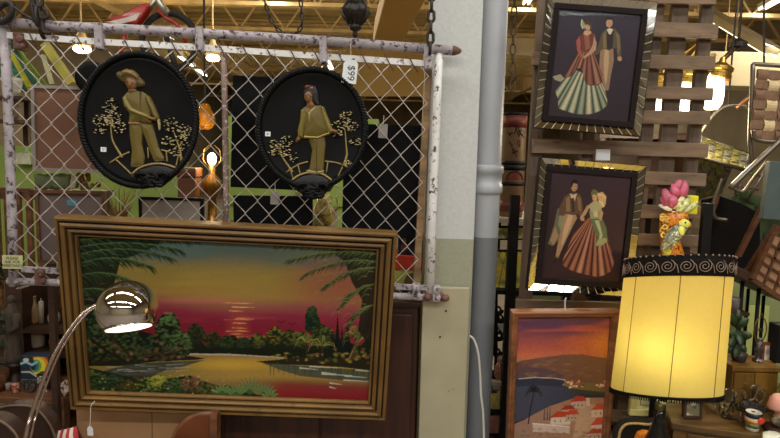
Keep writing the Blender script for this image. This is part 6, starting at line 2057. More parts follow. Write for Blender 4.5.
# running scrolls raised on the band
m_scroll = mat('scroll_braid', '6d5a4a', .5, var=.2, scale=80)
nsc = 20
for k in range(nsc):
    a0 = 2 * math.pi * k / nsc
    pts = []
    for i in range(30):
        q = i / 29
        th = 4.4 * math.pi * (1 - q) * .95 + .6
        rad = (.15 + .85 * (1 - q)) * 7.0 * sl
        pts.append(on_shade(a0 + rad * math.cos(th) / r_top, hgt - bh * .5 + rad * math.sin(th) * .95, .0045))
    nx_ = on_shade(a0 + 2 * math.pi / nsc * .62, hgt - bh * .85, .0045)
    pts = [nx_, on_shade(a0 + 2 * math.pi / nsc * .5, hgt - bh * .45, .0045)] + pts
    MB().tube(pts, .0012, 5).build('scroll', m_scroll, band)
b = MB()
for i in range(48):
    b.ball(on_shade(2 * math.pi * i / 48, hgt + .003, .003), .0035, 6, 4)
b.build('top_cord', m_scroll, band, smooth=True)
MB().tube([on_shade(2 * math.pi * i / 60, .003, .001) for i in range(60)], .0045, 8, True).build('bottom_braid', m_trim, t, smooth=True)
b = MB()
for i in range(150):
    a = 2 * math.pi * i / 150
    b.tube([on_shade(a, .0, .002), on_shade(a, -.009, .002)], .0018, 4)
b.build('fringe', m_trim, t)
m_seam = mat('shade_seam', '3f2c12', .7, var=0)
for ang in (-1.25, -.39, .47, 1.33, 2.2, 3.05, 3.9):
    MB().tube([on_shade(ang + .0 * z, z * hgt, .0006) for z in (.0, .5, 1)], .0011, 5).build('seam', m_seam, t)
# spider, socket, bulb, neck, body
hub_c = bot_c + tilt_ax * (hgt * .88)
b = MB()
for k in range(3):
    a = k * 2.094 + .4
    b.tube([hub_c, on_shade(a, hgt * .92, -.003)], .0018, 6)
b.build('spider', m_blackiron, t)
base_x = at(659, 425, Yl).x
neck = V((base_x + .006, Yl, at(661, 400, Yl).z))
bulb_c = V((at(659, 348, Yl).x, Yl - .025, at(659, 348, Yl).z))
MB().ball(bulb_c, (.03, .03, .038)).build('bulb', emis('lamp_bulb', 'ffd890', 12), t, smooth=True)
MB().lathe([(.014, 0), (.018, .01), (.018, .05), (.012, .06), (.012, (bulb_c.z - neck.z) - .03)], neck, seg=20).build('socket', m_blackiron, t, smooth=True)
b = MB()
for sx in (-1, 1):
    b.tube(smooth_path([neck + V((sx * .014, 0, .04)), bulb_c + V((sx * .05, 0, 0)), bulb_c + V((sx * .045, 0, .08)), hub_c], 5), .0018, 6)
b.build('harp', MATS['brass_lamp'], t)
MB().lathe([(.0125, 0), (.015, .004), (.015, .008), (.0125, .012)], neck - V((0, 0, .012)), seg=20).build('silver_ring', mat('silver_ring', 'a8a49c', .25, .8), t, smooth=True)['label'] = 'silver ring under the socket'
hN = neck.z - .012 - .40
MB().lathe([(.07, 0), (.075, .012), (.05, .03), (.04, .06), (.055, hN * .4), (.04, hN * .62), (.024, hN * .75), (.018, hN * .85), (.016, hN)], V((base_x, Yl, .40)), seg=32).build('body', mat('black_glaze', '0c0b0c', .12, var=0, coat=.4), t, smooth=True)
L = bpy.data.lights.new('bulb_light', 'POINT'); L.energy = 3.7; L.color = (.97, .93, .5); L.shadow_soft_size = .05
o = bpy.data.objects.new('bulb_light', L); C.objects.link(o); o.parent = t; o.location = bulb_c - ROOT[t]
b2c = V((top_c.x, top_c.y, top_c.z - .1))
MB().ball(b2c, (.026, .026, .034)).build('bulb', MATS['lamp_bulb'], t, smooth=True)  # second bulb, added so the shade glows more evenly
L2 = bpy.data.lights.new('bulb_light', 'POINT'); L2.energy = 2.7; L2.color = (1, .76, .4); L2.shadow_soft_size = .05
o = bpy.data.objects.new('bulb_light', L2); C.objects.link(o); o.parent = t; o.location = b2c - ROOT[t]
# side table carrying it
t = thing('side_table', 'small dark side table carrying the lit table lamp', 'table', V((base_x, Yl, 0)))
MB().span((base_x - .2, Yl - .16, .37), (base_x + .12, Yl + .1, .40)).build('tabletop', m_dkwood, t, bev=.006)
for sx in (-.17, .09):
    for yy in (-.13, .07):
        MB().span((base_x + sx - .018, Yl + yy - .018, 0), (base_x + sx + .018, Yl + yy + .018, .37)).build('leg', m_dkwood, t)

# ---------------- cream framed picture, chair back, slats under the shade
fr = rect_px((630, 394), (682, 396), (681, 417.5), (629, 415), 2.145, yaw=0, tilt=0)
w, h = fr.wd / 2, fr.ht / 2
t = thing('framed_picture', 'cream framed picture behind the black lamp neck, under the shade', 'picture', fr.w(0, -h))
b = MB()
fw3 = .028
h += .03
fr = Fr(fr.w(0, .03), fr.U, fr.V)
for u0, u1, v0, v1 in ((-w, w, h - fw3, h), (-w, w, -h, -h + fw3), (-w, -w + fw3, -h + fw3, h - fw3), (w - fw3, w, -h + fw3, h - fw3)):
    b.fbox(fr, u0, u1, v0, v1, -.015, .008)
m_crf = mat('cream_frame', 'b0a468', .5, var=.1)
b.build('frame', m_crf, t, bev=.004)
MB().fbox(fr, -w + fw3, w - fw3, -h + fw3, h - fw3, -.013, -.002).build('mat_board', mat('cream_mat', 'c0b880', .6, var=.05), t)
b = MB()
for u0, u1, v0, v1 in ((-w + .042, w - .042, -h + .042, -h + .0435), (-w + .042, -w + .0435, -h + .042, h - .042), (w - .0435, w - .042, -h + .042, h - .042)):
    b.fbox(fr, u0, u1, v0, v1, -.002, -.001)
b.build('ruled_line', m_blackiron, t)
b = MB(); b.tube(smooth_path([fr.w(-.03, .0, .0), fr.w(-.01, -.018, .0), fr.w(.02, -.012, .0), fr.w(.03, .01, 0)], 4), .0012, 5); b.build('drawn_line', mat('gold_ink', '8a7440', .5), t)
Yc2 = 1.98
t = thing('upholstered_chair', 'black chair with a rope-edged curved back behind the lamp neck', 'chair', V((at(643, 438, Yc2).x, Yc2, 0)))
ed = smooth_path([at(x, y, Yc2) for x, y in ((618, 450), (619, 434), (624, 425), (634, 423), (648, 424), (656, 422.5), (662, 426), (665, 436), (665, 450))], 5)
b = MB(); b.prism(ed + [V((ed[-1].x, Yc2, .4)), V((ed[0].x, Yc2, .4))], (0, .04, 0)); b.build('backrest', mat('black_fabric', '100e0e', .8, var=.3), t)
b = MB(); b.tube([q + V((0, -.004, 0)) for q in ed], .005, 8); b.build('rope_edge', mat('tan_rope', '8a7448', .7, var=.4, scale=150), t, smooth=True)
MB().span((ed[0].x, Yc2 - .02, .37), (ed[-1].x, Yc2 + .06, .43)).build('seat', MATS['black_fabric'], t, bev=.015)
for sx in (ed[0].x + .02, ed[-1].x - .02):
    for yy in (.0, .04):
        MB().span((sx - .015, Yc2 + yy - .015, 0), (sx + .015, Yc2 + yy + .015, .37)).build('leg', m_dkwood, t)
b = MB(); b.prism([at(x, y, 1.93) for x, y in ((637, 442), (640, 435), (646, 433), (653, 434), (652, 442))], (0, .03, 0)); b.build('hanging_fan', mat('orange_paper', 'c8641c', .6), label='orange folded paper tucked against the black chair back', cat='paper', bev=.004)

# ---------------- parrot figurine with a pink flower, its stand
Ypa = 2.12
cr0_z = at(676, 421, 1.98).z
sp = Ypa / F
zsh = at(672, 262, Ypa).z
t = thing('plant_stand', 'black iron stand behind the lamp shade carrying the parrot figurine', 'stand', V((at(664, 300, Ypa).x, Ypa, 0)))
xa, xb = at(648, 262, Ypa).x, at(668, 262, Ypa).x
MB().span((xa, Ypa - .045, zsh - .012), (xb + .06, Ypa + .045, zsh)).build('top', m_rack, t)
xm = at(661, 330, Ypa).x - .012
MB().lathe([(.05, 0), (.05, .01), (.014, .02), (.011, .05), (.011, zsh - .04), (.03, zsh - .012)], V((xm, Ypa, 0)), seg=20).build('pedestal', m_rack, t, smooth=True)
pc = V((at(674, 262, Ypa).x, Ypa, zsh))
t = thing('parrot_figurine', 'orange and yellow china parrot figurine with a pink flower on top', 'figurine', pc)
A = lambda x, y, d=0: at(x, y, Ypa + d)
m_or = mat('orange_glaze', 'ac6218', .3, var=.35, scale=30, spots='4a2410', thr=(.5, .58), bump=.4)
m_curl = mat('honey_glaze', 'c08a40', .3, var=.35, scale=40, spots='8a5420')
m_yel = mat('yellow_glaze', 'd0a83c', .3, var=.3, scale=30, spots='c06a1c', thr=(.55, .62))
m_pnk = mat('pink_glaze', '8e4050', .45, var=.25, scale=20)
m_grn = mat('sage_glaze', 'a5a070', .35, var=.3, scale=30, spots='7a7c48')
# vase body: rugged trunk
b = MB()
sec = [(672, 261, 11), (672, 255, 11.5), (671, 247, 10), (670, 240, 9), (670, 232, 10.5), (672, 224, 12), (675, 218, 13), (676, 212, 11)]
b.tube([A(x, y) for x, y, r in sec], [r * sp for x, y, r in sec], 18)
b.build('vase_trunk', m_or, t, smooth=True)
b = MB()
r2 = random.Random(5)
for i in range(26):
    x, y, d = r2.uniform(662, 684), r2.uniform(214, 236), -.02 + r2.uniform(-.012, 0)
    ring = [A(x + r2.uniform(2, 3.2) * math.cos(q * .785), y + r2.uniform(1.6, 2.8) * math.sin(q * .785), d) for q in range(8)]
    b.tube(ring, .0032, 6, True)
b.build('bark_curls', m_curl, t, smooth=True)
b = MB()
for x, y, rx, ry in ((672, 252, 9, 7), (668, 257, 6, 4), (678, 256, 5, 5)):
    b.ball(A(x, y, -.02), (rx * sp, .016, ry * sp), 12, 8)
b.build('yellow_base', m_yel, t, smooth=True)
# the bird
b = MB()
path_ = [(661, 250, 1.5), (665, 246, 3.5), (670, 240, 6), (675, 234, 7), (680, 229, 6.2), (684, 225, 5)]
b.tube(smooth_path([A(x, y, -.042) for x, y, r in path_], 4), [np.interp(i / 4, range(6), [r * sp for x, y, r in path_]) for i in range(21)], 14)
o = b.build('bird_body', mat('bird_grey', '4a5048', .35, var=.5, scale=50, spots='b0a880', thr=(.52, .6)), t, smooth=True)
b = MB(); b.ball(A(684, 224, -.046), (5.6 * sp, 5 * sp, 5 * sp), 14, 10); b.ball(A(681, 231, -.058), (4 * sp, 3 * sp, 5 * sp), 12, 8)
b.build('bird_head', mat('bird_yellow', 'c8b048', .35, var=.25, scale=40), t, smooth=True)
b = MB(); b.tube(smooth_path([A(687.5, 223, -.048), A(690, 224, -.049), A(690.5, 227, -.049)], 4), [2.2 * sp * (1 - i / 9.5) + .0004 for i in range(9)], 8); b.build('beak', mat('beak_orange', '9a6a28', .35), t, smooth=True)
MB().ball(A(685.5, 222.5, -.064), 1.0 * sp, 8, 6).build('eye', m_blackiron, t, smooth=True)
b = MB()
for k, (x, y, x2, y2) in enumerate(((674, 232, 664, 247), (677, 234, 667, 249), (679, 237, 670, 250))):
    b.tube([A(x, y, -.056), A((x + x2) / 2, (y + y2) / 2, -.058), A(x2, y2, -.05)], [.007, .006, .002], 8)
b.build('wing', MATS['bird_grey'], t, smooth=True)
# tulip-like pink flower
def petal(p0, p1, w, m_, bend, name='petal'):
    p0, p1 = V(p0), V(p1)
    d = p1 - p0
    side = d.cross(V((0, -1, 0))).normalized()
    g = []
    for j in range(9):
        f = j / 8
        wd = w * math.sin(math.pi * (f * .86 + .08)) ** .8
        g.append([p0 + d * f + side * (wd * k) + V((0, bend * math.sin(f * math.pi) + .5 * wd * k * k, 0)) for k in (-1, -.5, 0, .5, 1)])
    MB().sheet(g).build(name, m_, t, smooth=True, solid=.003)
petal(A(677, 199), A(680, 180), 6.5 * sp, m_pnk, -.01); petal(A(675, 200, -.01), A(673, 184), 5 * sp, m_pnk, -.02); petal(A(679, 200, -.01), A(686, 181), 4.5 * sp, m_pnk, -.02)
petal(A(670, 208, -.02), A(664, 189), 5.5 * sp, m_pnk, -.02); petal(A(671, 208, -.03), A(672, 192), 5.5 * sp, m_pnk, -.025); petal(A(672, 209, -.02), A(661, 197), 4.5 * sp, m_pnk, -.015)
m_lip = mat('white_petal', 'c0a898', .35, var=.15)
petal(A(672, 210, -.03), A(659, 205), 2.6 * sp, m_lip, -.01, 'leaf'); petal(A(674, 209, -.03), A(684, 194), 3.4 * sp, m_grn, -.02, 'leaf'); petal(A(677, 212, -.02), A(690, 197), 4 * sp, m_grn, -.02, 'leaf'); petal(A(680, 213, -.02), A(698, 202), 3 * sp, m_grn, -.015, 'leaf'); petal(A(676, 213, -.03), A(683, 200), 3.4 * sp, m_grn, -.025, 'leaf')
# yellow box behind the flower
boxthing('wall_box', 'bright yellow box behind the parrot figurine and the black upright', 'box', 688, 196, 699, 214, 2.12, .05, mat('bright_yellow', 'c8a818', .5, var=.05))

xq = at(700, 300, 2.1).x
MB().span((xq - .017, 2.09, cr0_z), (xq + .017, 2.115, at(700, 203, 2.1).z)).build('display_post', m_rack, label='black upright post right of the parrot figurine, rising from the dresser', cat='post', bev=.002)
# ---------------- chandelier behind the pallet
Yh = 2.75
sh_ = Yh / F
pc = at(690, 66, Yh)
t = thing('chandelier', 'lit brass chandelier with frilled glass shades glowing behind the pallet', 'chandelier', pc - V((0, 0, .2)))
m_brass = mat('polished_brass', 'a8843c', .3, .9, var=.1, g=1.4)
m_glow = emis('frosted_glass_glow', 'fff2cf', 9)
for k, (x, y, ytop, r, d) in enumerate(((713, 100, 68, 10, -.05), (685.5, 104, 74, 10, .0), (659.5, 106, 78, 8.5, .1))):
    c0 = at(x - 1, y, Yh + d)
    hh = (y - ytop) * sh_
    b = MB()
    vs, fs = [], []
    nseg = 36
    rows = [(0, -.30), (.55, -.28), (.9, -.12), (1.0, .12), (.98, .4), (.9, .62)]
    for ri, (rad, z) in enumerate(rows):
        for q in range(nseg):
            a = 2 * math.pi * q / nseg
            zz_ = z + (.16 * math.sin(a * 7) if ri == len(rows) - 1 else 0)
            vs.append(c0 + V((rad * r * sh_ * math.cos(a), rad * r * sh_ * math.sin(a), zz_ * hh)))
    for ri in range(len(rows) - 1):
        for q in range(nseg):
            fs.append((ri * nseg + q, ri * nseg + (q + 1) % nseg, (ri + 1) * nseg + (q + 1) % nseg, (ri + 1) * nseg + q))
    b.add(vs, fs); o = b.build('glass_shade', m_glow, t, smooth=True)
    b = MB(); b.lathe([(1.0 * r * sh_, 0), (1.12 * r * sh_, .004), (1.12 * r * sh_, .02), (1.04 * r * sh_, .024), (1.04 * r * sh_, .036), (1.14 * r * sh_, .04), (1.14 * r * sh_, .054), (1.0 * r * sh_, .06), (.4 * r * sh_, .075), (.2 * r * sh_, .1), (0, .1)], c0 + V((0 if k else .02, 0, hh * .62)), (.16, 0, 1), seg=32, cap=False); b.build('brass_cap', m_brass, t)
    b = MB(); b.tube(smooth_path([c0 + V((0, 0, hh * .7 + .1)), c0 * .6 + pc * .4 + V((0, 0, .13)), pc + V((.05, 0, .12))], 4), .008, 8); b.build('arm', m_brass, t, smooth=True)
MB().tube([at(712, 70, Yh), at(733, 50, Yh + .1), at(738, 47, Yh + .12)], .011, 8).build('stem', mat('dark_brass', '4a3a22', .35, .6), t, smooth=True)
MB().lathe([(.04, 0), (.04, .02), (.012, .04)], at(738, 47, Yh + .12), seg=16).build('ceiling_cup', m_blackiron, t)
q = at(738, 47, Yh + .12)
MB().tube([q, V((q.x, q.y, ZC))], .006, 6).build('chain', m_chain, t)
L = bpy.data.lights.new('chandelier_lamp', 'POINT'); L.energy = 30; L.color = (1, .84, .55); L.shadow_soft_size = .1
o = bpy.data.objects.new('chandelier_lamp', L); C.objects.link(o); o.parent = t; o.location = at(688, 125, Yh - .05) - ROOT[t]

# ---------------- woven lawn chairs hung up at the right
m_tube_alu = mat('aluminium_tube', '8a7f70', .38, .85, var=.1, g=.9)
m_web_b = mat('brown_webbing', '5f4632', .7, var=.15, scale=60)
m_web_c = mat('cream_webbing', 'a08c68', .7, var=.12, scale=60)
m_web_y = mat('olive_webbing', '544e22', .75, var=.15, scale=60)
m_web_g = mat('grey_webbing', '4a4638', .8, var=.15, scale=60)
# brown one: back panel seen face on, frame slanting down to the left
Yw = 2.35
t = thing('hanging_lawn_chair', 'brown and cream webbed aluminium lawn chair hung at the right edge', 'chair', at(770, 150, Yw), 'webbed lawn chairs hung at the right')
fw_ = rect_px((754, 68), (815, 74), (812, 142), (752, 140), Yw, yaw=6, tilt=0)
for i in range(7):
    v = -.5 + (i + .5) / 7
    g = [[fw_.w(fw_.wd * (-.5 + k / 20), fw_.ht * (v + e), .005 * math.cos(math.pi * (k / 20 * 5 - .5)) * (1 if i % 2 else -1)) for e in (-.062, .062)] for k in range(21)]
    MB().sheet(g).build('webbing_strap', m_web_b, t, solid=.0018)
for i in range(5):
    u = -.5 + (i + .5) / 5
    g = [[fw_.w(fw_.wd * (u + e), fw_.ht * (-.5 + k / 28), -.005 * math.cos(math.pi * (k / 28 * 7 - .5)) * (1 if i % 2 else -1)) for e in (-.085, .085)] for k in range(29)]
    MB().sheet(g).build('webbing_strap', m_web_c if i == 1 else m_web_b, t, solid=.0018)
A = lambda x, y, Y=Yw: at(x, y, Y)
MB().tube(smooth_path([A(753, 64), A(751.5, 100), A(750, 140), A(752.5, 166)], 4), .009, 10).build('frame_tube', m_tube_alu, t, smooth=True)
MB().tube(smooth_path([A(730, 188, Yw - .06), A(752, 167, Yw - .06), A(780, 141, Yw - .06), A(806, 118, Yw - .06)], 4), .011, 10).build('frame_tube', m_tube_alu, t, smooth=True)
MB().tube(smooth_path([A(753, 130, Yw - .03), A(755, 138, Yw - .03), A(762, 141, Yw - .03), A(775, 142, Yw - .03), A(800, 142, Yw - .03)], 5), .008, 10).build('frame_tube', m_tube_alu, t, smooth=True)
MB().tube([A(753, 64), A(785, 66), A(815, 70)], .009, 10).build('frame_tube', m_tube_alu, t, smooth=True)
MB().tube(smooth_path([A(731, 186, Yw + .05), A(738, 191, Yw + .05), A(744, 191, Yw + .05), A(752, 180, Yw + .05), A(768, 160, Yw + .05)], 4), .0065, 8).build('hinge_tube', m_tube_alu, t, smooth=True)
MB().tube([A(764, 64), A(764, -10)], .004, 6).build('hanging_cord', m_chain, t)
# olive one: seat seen from below, bent back
Yv = 2.7
t = thing('hanging_lawn_chair', 'olive and grey webbed aluminium lawn chair hung left of the brown one', 'chair', at(715, 230, Yv), 'webbed lawn chairs hung at the right')
A = lambda x, y, Y=Yv: at(x, y, Y)
def quadweave(q, nu, nv, mus, mvs):
    bil = lambda u, v: (q[0] * (1 - u) + q[1] * u) * (1 - v) + (q[3] * (1 - u) + q[2] * u) * v
    nrm = (q[1] - q[0]).cross(q[3] - q[0]).normalized()
    for i in range(nu):
        K = nv * 4
        g = [[bil((i + .5 + e) / nu, k / K) + nrm * (.006 * math.cos(math.pi * (k / K * nv - .5)) * (1 if i % 2 else -1)) for e in (-.44, .44)] for k in range(K + 1)]
        MB().sheet(g).build('webbing_strap', mus[i % len(mus)], t, solid=.0018)
    for i in range(nv):
        K = nu * 4
        g = [[bil(k / K, (i + .5 + e) / nv) - nrm * (.006 * math.cos(math.pi * (k / K * nu - .5)) * (1 if i % 2 else -1)) for e in (-.44, .44)] for k in range(K + 1)]
        MB().sheet(g).build('webbing_strap', mvs[i % len(mvs)], t, solid=.0018)
s_tl, s_tr, s_br, s_bl = A(701, 137, Yv + .25), A(748, 154, Yv + .2), A(745, 170, Yv - .05), A(697, 156, Yv - .02)
quadweave([s_tl, s_tr, s_br, s_bl], 6, 5, [m_web_y, m_web_g], [m_web_y, m_web_y, m_web_g])
quadweave([s_bl, s_br + (s_bl - s_br) * .25, A(722, 193, Yv + .1), A(690, 202, Yv + .1)], 5, 5, [m_web_y, m_web_g, m_web_y], [m_web_y, m_web_g])
MB().tube(smooth_path([A(697, 140, Yv + .1), A(704, 128, Yv + .1), A(715, 114, Yv + .1), A(728, 106, Yv + .1), A(746, 107, Yv + .1), A(756, 116, Yv + .1)], 5), .009, 10).build('frame_tube', m_tube_alu, t, smooth=True)
MB().tube([s_bl, s_br], .009, 10).build('frame_tube', m_tube_alu, t, smooth=True)
MB().tube([s_tl, s_tr], .009, 10).build('frame_tube', m_tube_alu, t, smooth=True)
MB().tube([s_tl, s_bl, A(690, 202, Yv + .1)], .009, 10).build('frame_tube', m_tube_alu, t, smooth=True)
MB().tube([s_tr, s_br], .009, 10).build('frame_tube', m_tube_alu, t, smooth=True)
MB().tube(smooth_path([A(722, 178), A(716, 195), A(713, 210), A(716, 218), A(727, 220)], 5), .009, 10).build('frame_tube', m_tube_alu, t, smooth=True)
MB().tube([A(736, 108, Yv + .1), A(758, 90, Yv + .1)], .01, 10).build('frame_tube', mat('bronze_tube', '6a4a30', .3, .6), t, smooth=True)
q = A(728, 106, Yv + .1); MB().tube([q, V((q.x, q.y, ZC))], .004, 6).build('hanging_cord', m_chain, t)
b = MB()
for x0, y0, x1, y1 in ((735, 195, 742, 172), (742, 172, 760, 176), (748, 200, 766, 168), (740, 186, 758, 190)):
    b.tube([A(x0, y0, 2.9), A(x1, y1, 2.9)], .006, 6)
b.build('hanging_folded_frame', m_tube_alu, smooth=True, label='thin folded metal tubes seen under the webbed lawn chairs', cat='frame')
# grey-green board at the right edge
quad_panel('hanging_board', 'grey-green board cut by the right edge below the lawn chairs', 'board', ((769, 164), (800, 160), (800, 224), (765, 216)), 2.3, .03, mat('grey_green', '39413f', .5, var=.1))

# ---------------- upturned table and lattice panel
Yu = 2.9
t = thing('upturned_table', 'dark brown table stacked upside down, its legs slanting up behind the lamp shade', 'table', at(745, 280, Yu))
a, c = at(706, 261, Yu), at(800, 304, Yu)
MB().bar(a, c, .5, .045, (0, 0, 1)).build('tabletop', m_dkwood, t, bev=.005)
MB().bar(at(738, 256, Yu - .15), at(771, 190, Yu - .15), .022, .022, (0, 1, 0)).build('leg', m_midwood, t)
MB().bar(at(704, 236, Yu + .2), at(722, 180, Yu + .2), .022, .022, (0, 1, 0)).build('leg', m_midwood, t)
MB().bar(at(748, 272, Yu - .18), at(778, 226, Yu - .18), .03, .03, (0, 1, 0)).build('leg', m_midwood, t)
b = MB(); b.prism([at(x, y, Yu + .23) for x, y in ((704, 262), (704, 200), (720, 196), (745, 205), (760, 214), (760, 284))], (0, .03, 0)); b.build('apron', mat('dark_apron', '0a0706', .8, var=.3, spec=.15), t)
LT = rect_px((766, 228), (800, 240), (775, 296), (744, 272), 2.62, yaw=0, tilt=0)
t = thing('hanging_lattice', 'small brown lattice panel with tan squares at the right edge', 'lattice panel', LT.w(0, -LT.ht / 2))
pts = [at(x, y, 2.64) for x, y in ((772, 234), (800, 250), (783, 300), (752, 279))]
b = MB(); b.prism(pts, (0, .008, 0)); b.build('backing', mat('tan_lattice', '7a5a40', .7, var=.15), t)
for q0, q1_ in (((0, 3), None), ((1, 2), None)):
    MB().bar(pts[q0[0]], pts[q0[1]], .022, .022, (0, 1, 0)).build('rail', m_midwood, t)
for k in range(1, 5):
    f = k / 5
    MB().bar(pts[0] + (pts[3] - pts[0]) * f, pts[1] + (pts[2] - pts[1]) * f, .011, .016, (0, 1, 0)).build('bar', m_midwood, t)
for k in range(1, 3):
    f = k / 3
    MB().bar(pts[0] + (pts[1] - pts[0]) * f, pts[3] + (pts[2] - pts[3]) * f, .011, .016, (0, 1, 0)).build('bar', m_midwood, t)
MB().bar(pts[3], pts[2], .022, .022, (0, 0, 1)).build('rail', m_midwood, t)
# dark green cloth above
g = [[at(x, y + 4 * math.sin(x * .2), 3.3 + .05 * math.sin(x * .15 + y)) for x in range(715, 812, 8)] for y in (194, 204, 214, 226, 240)]
MB().sheet(g).build('hanging_cloth', mat('dark_green_cloth', '2a3418', .8, var=.3, scale=6), label='dark green cloth draped behind the upturned table at the right', cat='cloth', smooth=True, solid=.006)

# the rack under the upturned table: thin dark posts in front of the lime wall
t = thing('storage_rack', 'thin dark metal rack under the upturned table, its posts crossing the pale lime wall', 'rack', V((at(750, 330, Yu).x, Yu, 0)))
u = (c - a).normalized()
for x, dy in ((740, -.2), (746.5, .2), (757, -.2), (762.5, .2)):
    X = at(x, 310, Yu + dy).x
    zt_ = a.z + (X - a.x) * u.z / u.x - .03
    MB().tube([V((X, Yu + dy, 0)), V((X + .004, Yu + dy, zt_ * .6)), V((X, Yu + dy, zt_))], .009, 8).build('post', m_rack, t, smooth=True)
for dy in (-.2, .2):
    MB().bar(V((at(738, 310, Yu + dy).x, Yu + dy, .3)), V((at(764, 310, Yu + dy).x, Yu + dy, .3)), .015, .02).build('rail', m_rack, t)
# ---------------- dresser with its glassware
cr0 = at(676, 421, 1.98); zt = cr0.z
def onz(x, y, z):
    d = ray(x, y); return CAM + d * ((z - CAM.z) / d.z)
fl, frr = onz(674, 421.5, zt), onz(776, 436, zt)
U = V((frr.x - fl.x, frr.y - fl.y, 0)).normalized()
DR = Fr(fl, U, (0, 0, 1))          # N towards the viewer
print('dresser z', zt, fl, frr)
DW, DD = .62, .42
t = thing('dresser', 'brown wooden dresser carrying glassware at the bottom right', 'dresser', DR.w(DW / 2, -zt, -DD / 2))
m_dr = wood('dresser_wood', '4a3418', '33220e', .35, axis=0, coat=.2)
m_drt = wood('dresser_top', '4a3517', '33230e', .3, axis=0, coat=.3)
MB().fbox(DR, -.01, DW, -.025, 0, -DD, .012).build('top', m_drt, t, bev=.004)
MB().fbox(DR, 0, DW, -zt + .06, -.025, -DD, 0).build('carcass', m_dr, t)
for k, (v0, v1) in enumerate(((-.16, -.035), (-.30, -.17), (-.44, -.31))):
    for u0, u1 in ((.045, .30), (.315, DW - .03)):
        o = MB().fbox(DR, u0, u1, v0, max(v1, v0 + .05), 0, .008).build('drawer', m_dr, t, bev=.003)
        MB().ball(DR.w((u0 + u1) / 2, (v0 + v1) / 2, .02), .012).build('knob', MATS['brass_lamp'], o, smooth=True)
for u in (.02, DW - .05):
    for n_ in (-.04, -DD + .02):
        MB().fbox(DR, u, u + .03, -zt, -zt + .06, n_ - .03, n_).build('leg', m_dr, t)
# wooden chest standing on it at the back
q0 = onz(730, 413.5, zt)
Yb = q0.y + .02
x0, x1 = at(730, 400, Yb).x, at(768, 400, Yb).x
zb1 = at(748, 366, Yb).z
t = thing('wooden_cabinet', 'honey-brown wooden cabinet behind the glassware on the dresser', 'cabinet', V(((x0 + x1) / 2, Yb + .1, zt)))
m_hon = wood('honey_wood', '50370f', '3d290c', .4, axis=2)
MB().span((x0, Yb, zt), (x1 + .03, Yb + .12, zb1 - .02)).build('carcass', m_hon, t, bev=.003)
MB().span((x0 - .006, Yb - .008, zb1 - .02), (x1 + .036, Yb + .126, zb1)).build('top', m_hon, t, bev=.003)
xm = at(752.5, 390, Yb).x
MB().span((x0 + .006, Yb - .006, zt + .01), (xm - .002, Yb, zb1 - .025)).build('door', m_hon, t, bev=.002)
MB().span((xm + .002, Yb - .006, zt + .01), (x1 + .024, Yb, zb1 - .025)).build('door', m_hon, t, bev=.002)
# on top: plant, harp lamp, small picture
Yt_ = Yb + .055
def top_pt(x):
    p_ = at(x, 366, Yt_); p_.z = zb1; return p_
p = top_pt(738)
t = thing('potted_plant', 'dark broad-leaved potted plant on the wooden cabinet', 'plant', p)
MB().lathe([(.02, 0), (.024, .004), (.03, .03), (.027, .032), (0, .028)], p, seg=18).build('pot', mat('dark_pot', '201c1a', .4), t, smooth=True)
m_lf = mat('plant_leaf', '1c2a14', .4, var=.3, scale=15)
b = MB(); b.tube(smooth_path([p + V((0, 0, .02)), at(737, 345, Yt_), at(737, 325, Yt_), at(735, 314, Yt_)], 4), .004, 6); b.build('stem', m_lf, t, smooth=True)
for (xb_, yb_, xt, yt, w, dy) in ((737, 338, 726, 332, .012, -.02), (737, 334, 752, 336, .014, -.03), (736, 328, 748, 318, .013, -.02), (736, 326, 727, 312, .014, -.01), (737, 340, 735, 358, .014, -.04), (737, 344, 727, 352, .012, -.02), (737, 330, 741, 346, .014, -.05), (736, 322, 739, 310, .011, 0), (736, 334, 729, 346, .013, -.05), (737, 342, 746, 352, .010, -.02)):
    petal(at(xb_, yb_, Yt_), at(xt, yt, Yt_ + dy), w * 1.15, m_lf, -.012, 'leaf')
p = top_pt(757)
s = Yt_ / F
t = thing('table_lamp', 'small lamp base with a bare harp and no shade, on the wooden cabinet', 'lamp', p)
MB().lathe([(r * s, z * s) for r, z in ((5, 0), (5, 2), (2, 4), (3.5, 9), (4, 13), (2.5, 17), (3, 19), (3, 24), (2, 25), (0, 25))], p, seg=18).build('base', mat('dark_pewter', '3a3836', .25, .6, spots='8a8880'), t, smooth=True)
b = MB()
for sx in (-1, 1):
    b.tube(smooth_path([p + V((sx * q * s, 0, z * s)) for q, z in ((2, 19), (5.5, 28), (5.8, 38), (3, 45), (.4, 47))], 4), .0022, 6)
b.build('harp', MATS['brass_lamp'], t, smooth=True)
MB().lathe([(1.2 * s, 0), (1.6 * s, 1.5 * s), (.6 * s, 3 * s), (0, 4.5 * s)], p + V((0, 0, 47 * s)), seg=10).build('finial', m_blackiron, t, smooth=True)
MB().span(p + V((-2.4 * s, -.004, 32 * s)), p + V((2.4 * s, -.002, 35 * s))).build('paper_tag', m_blackiron, t)
fr = rect_px((761.5, 342), (776, 343), (774, 366), (760.5, 365), Yt_ + .02, yaw=0, tilt=-6)
w, h = fr.wd / 2, fr.ht / 2
t = thing('framed_picture', 'tiny brown framed picture standing on the wooden cabinet beside the harp lamp', 'picture', fr.w(0, -h))
pt = Paint(758, 340, 780, 370, 6, 'a59a88'); pt.soft(768, 352, 4, 6, '5a4a40', .9); pt.soft(766, 348, 2, 2, 'c0a890', .9); pt.soft(770, 359, 4, 4, '4a3a30', .8)
canvas(fr, -w + .008, w - .008, -h + .008, h - .008, .001, pt, 'picture', m_print, t, 24, 30)
b = MB()
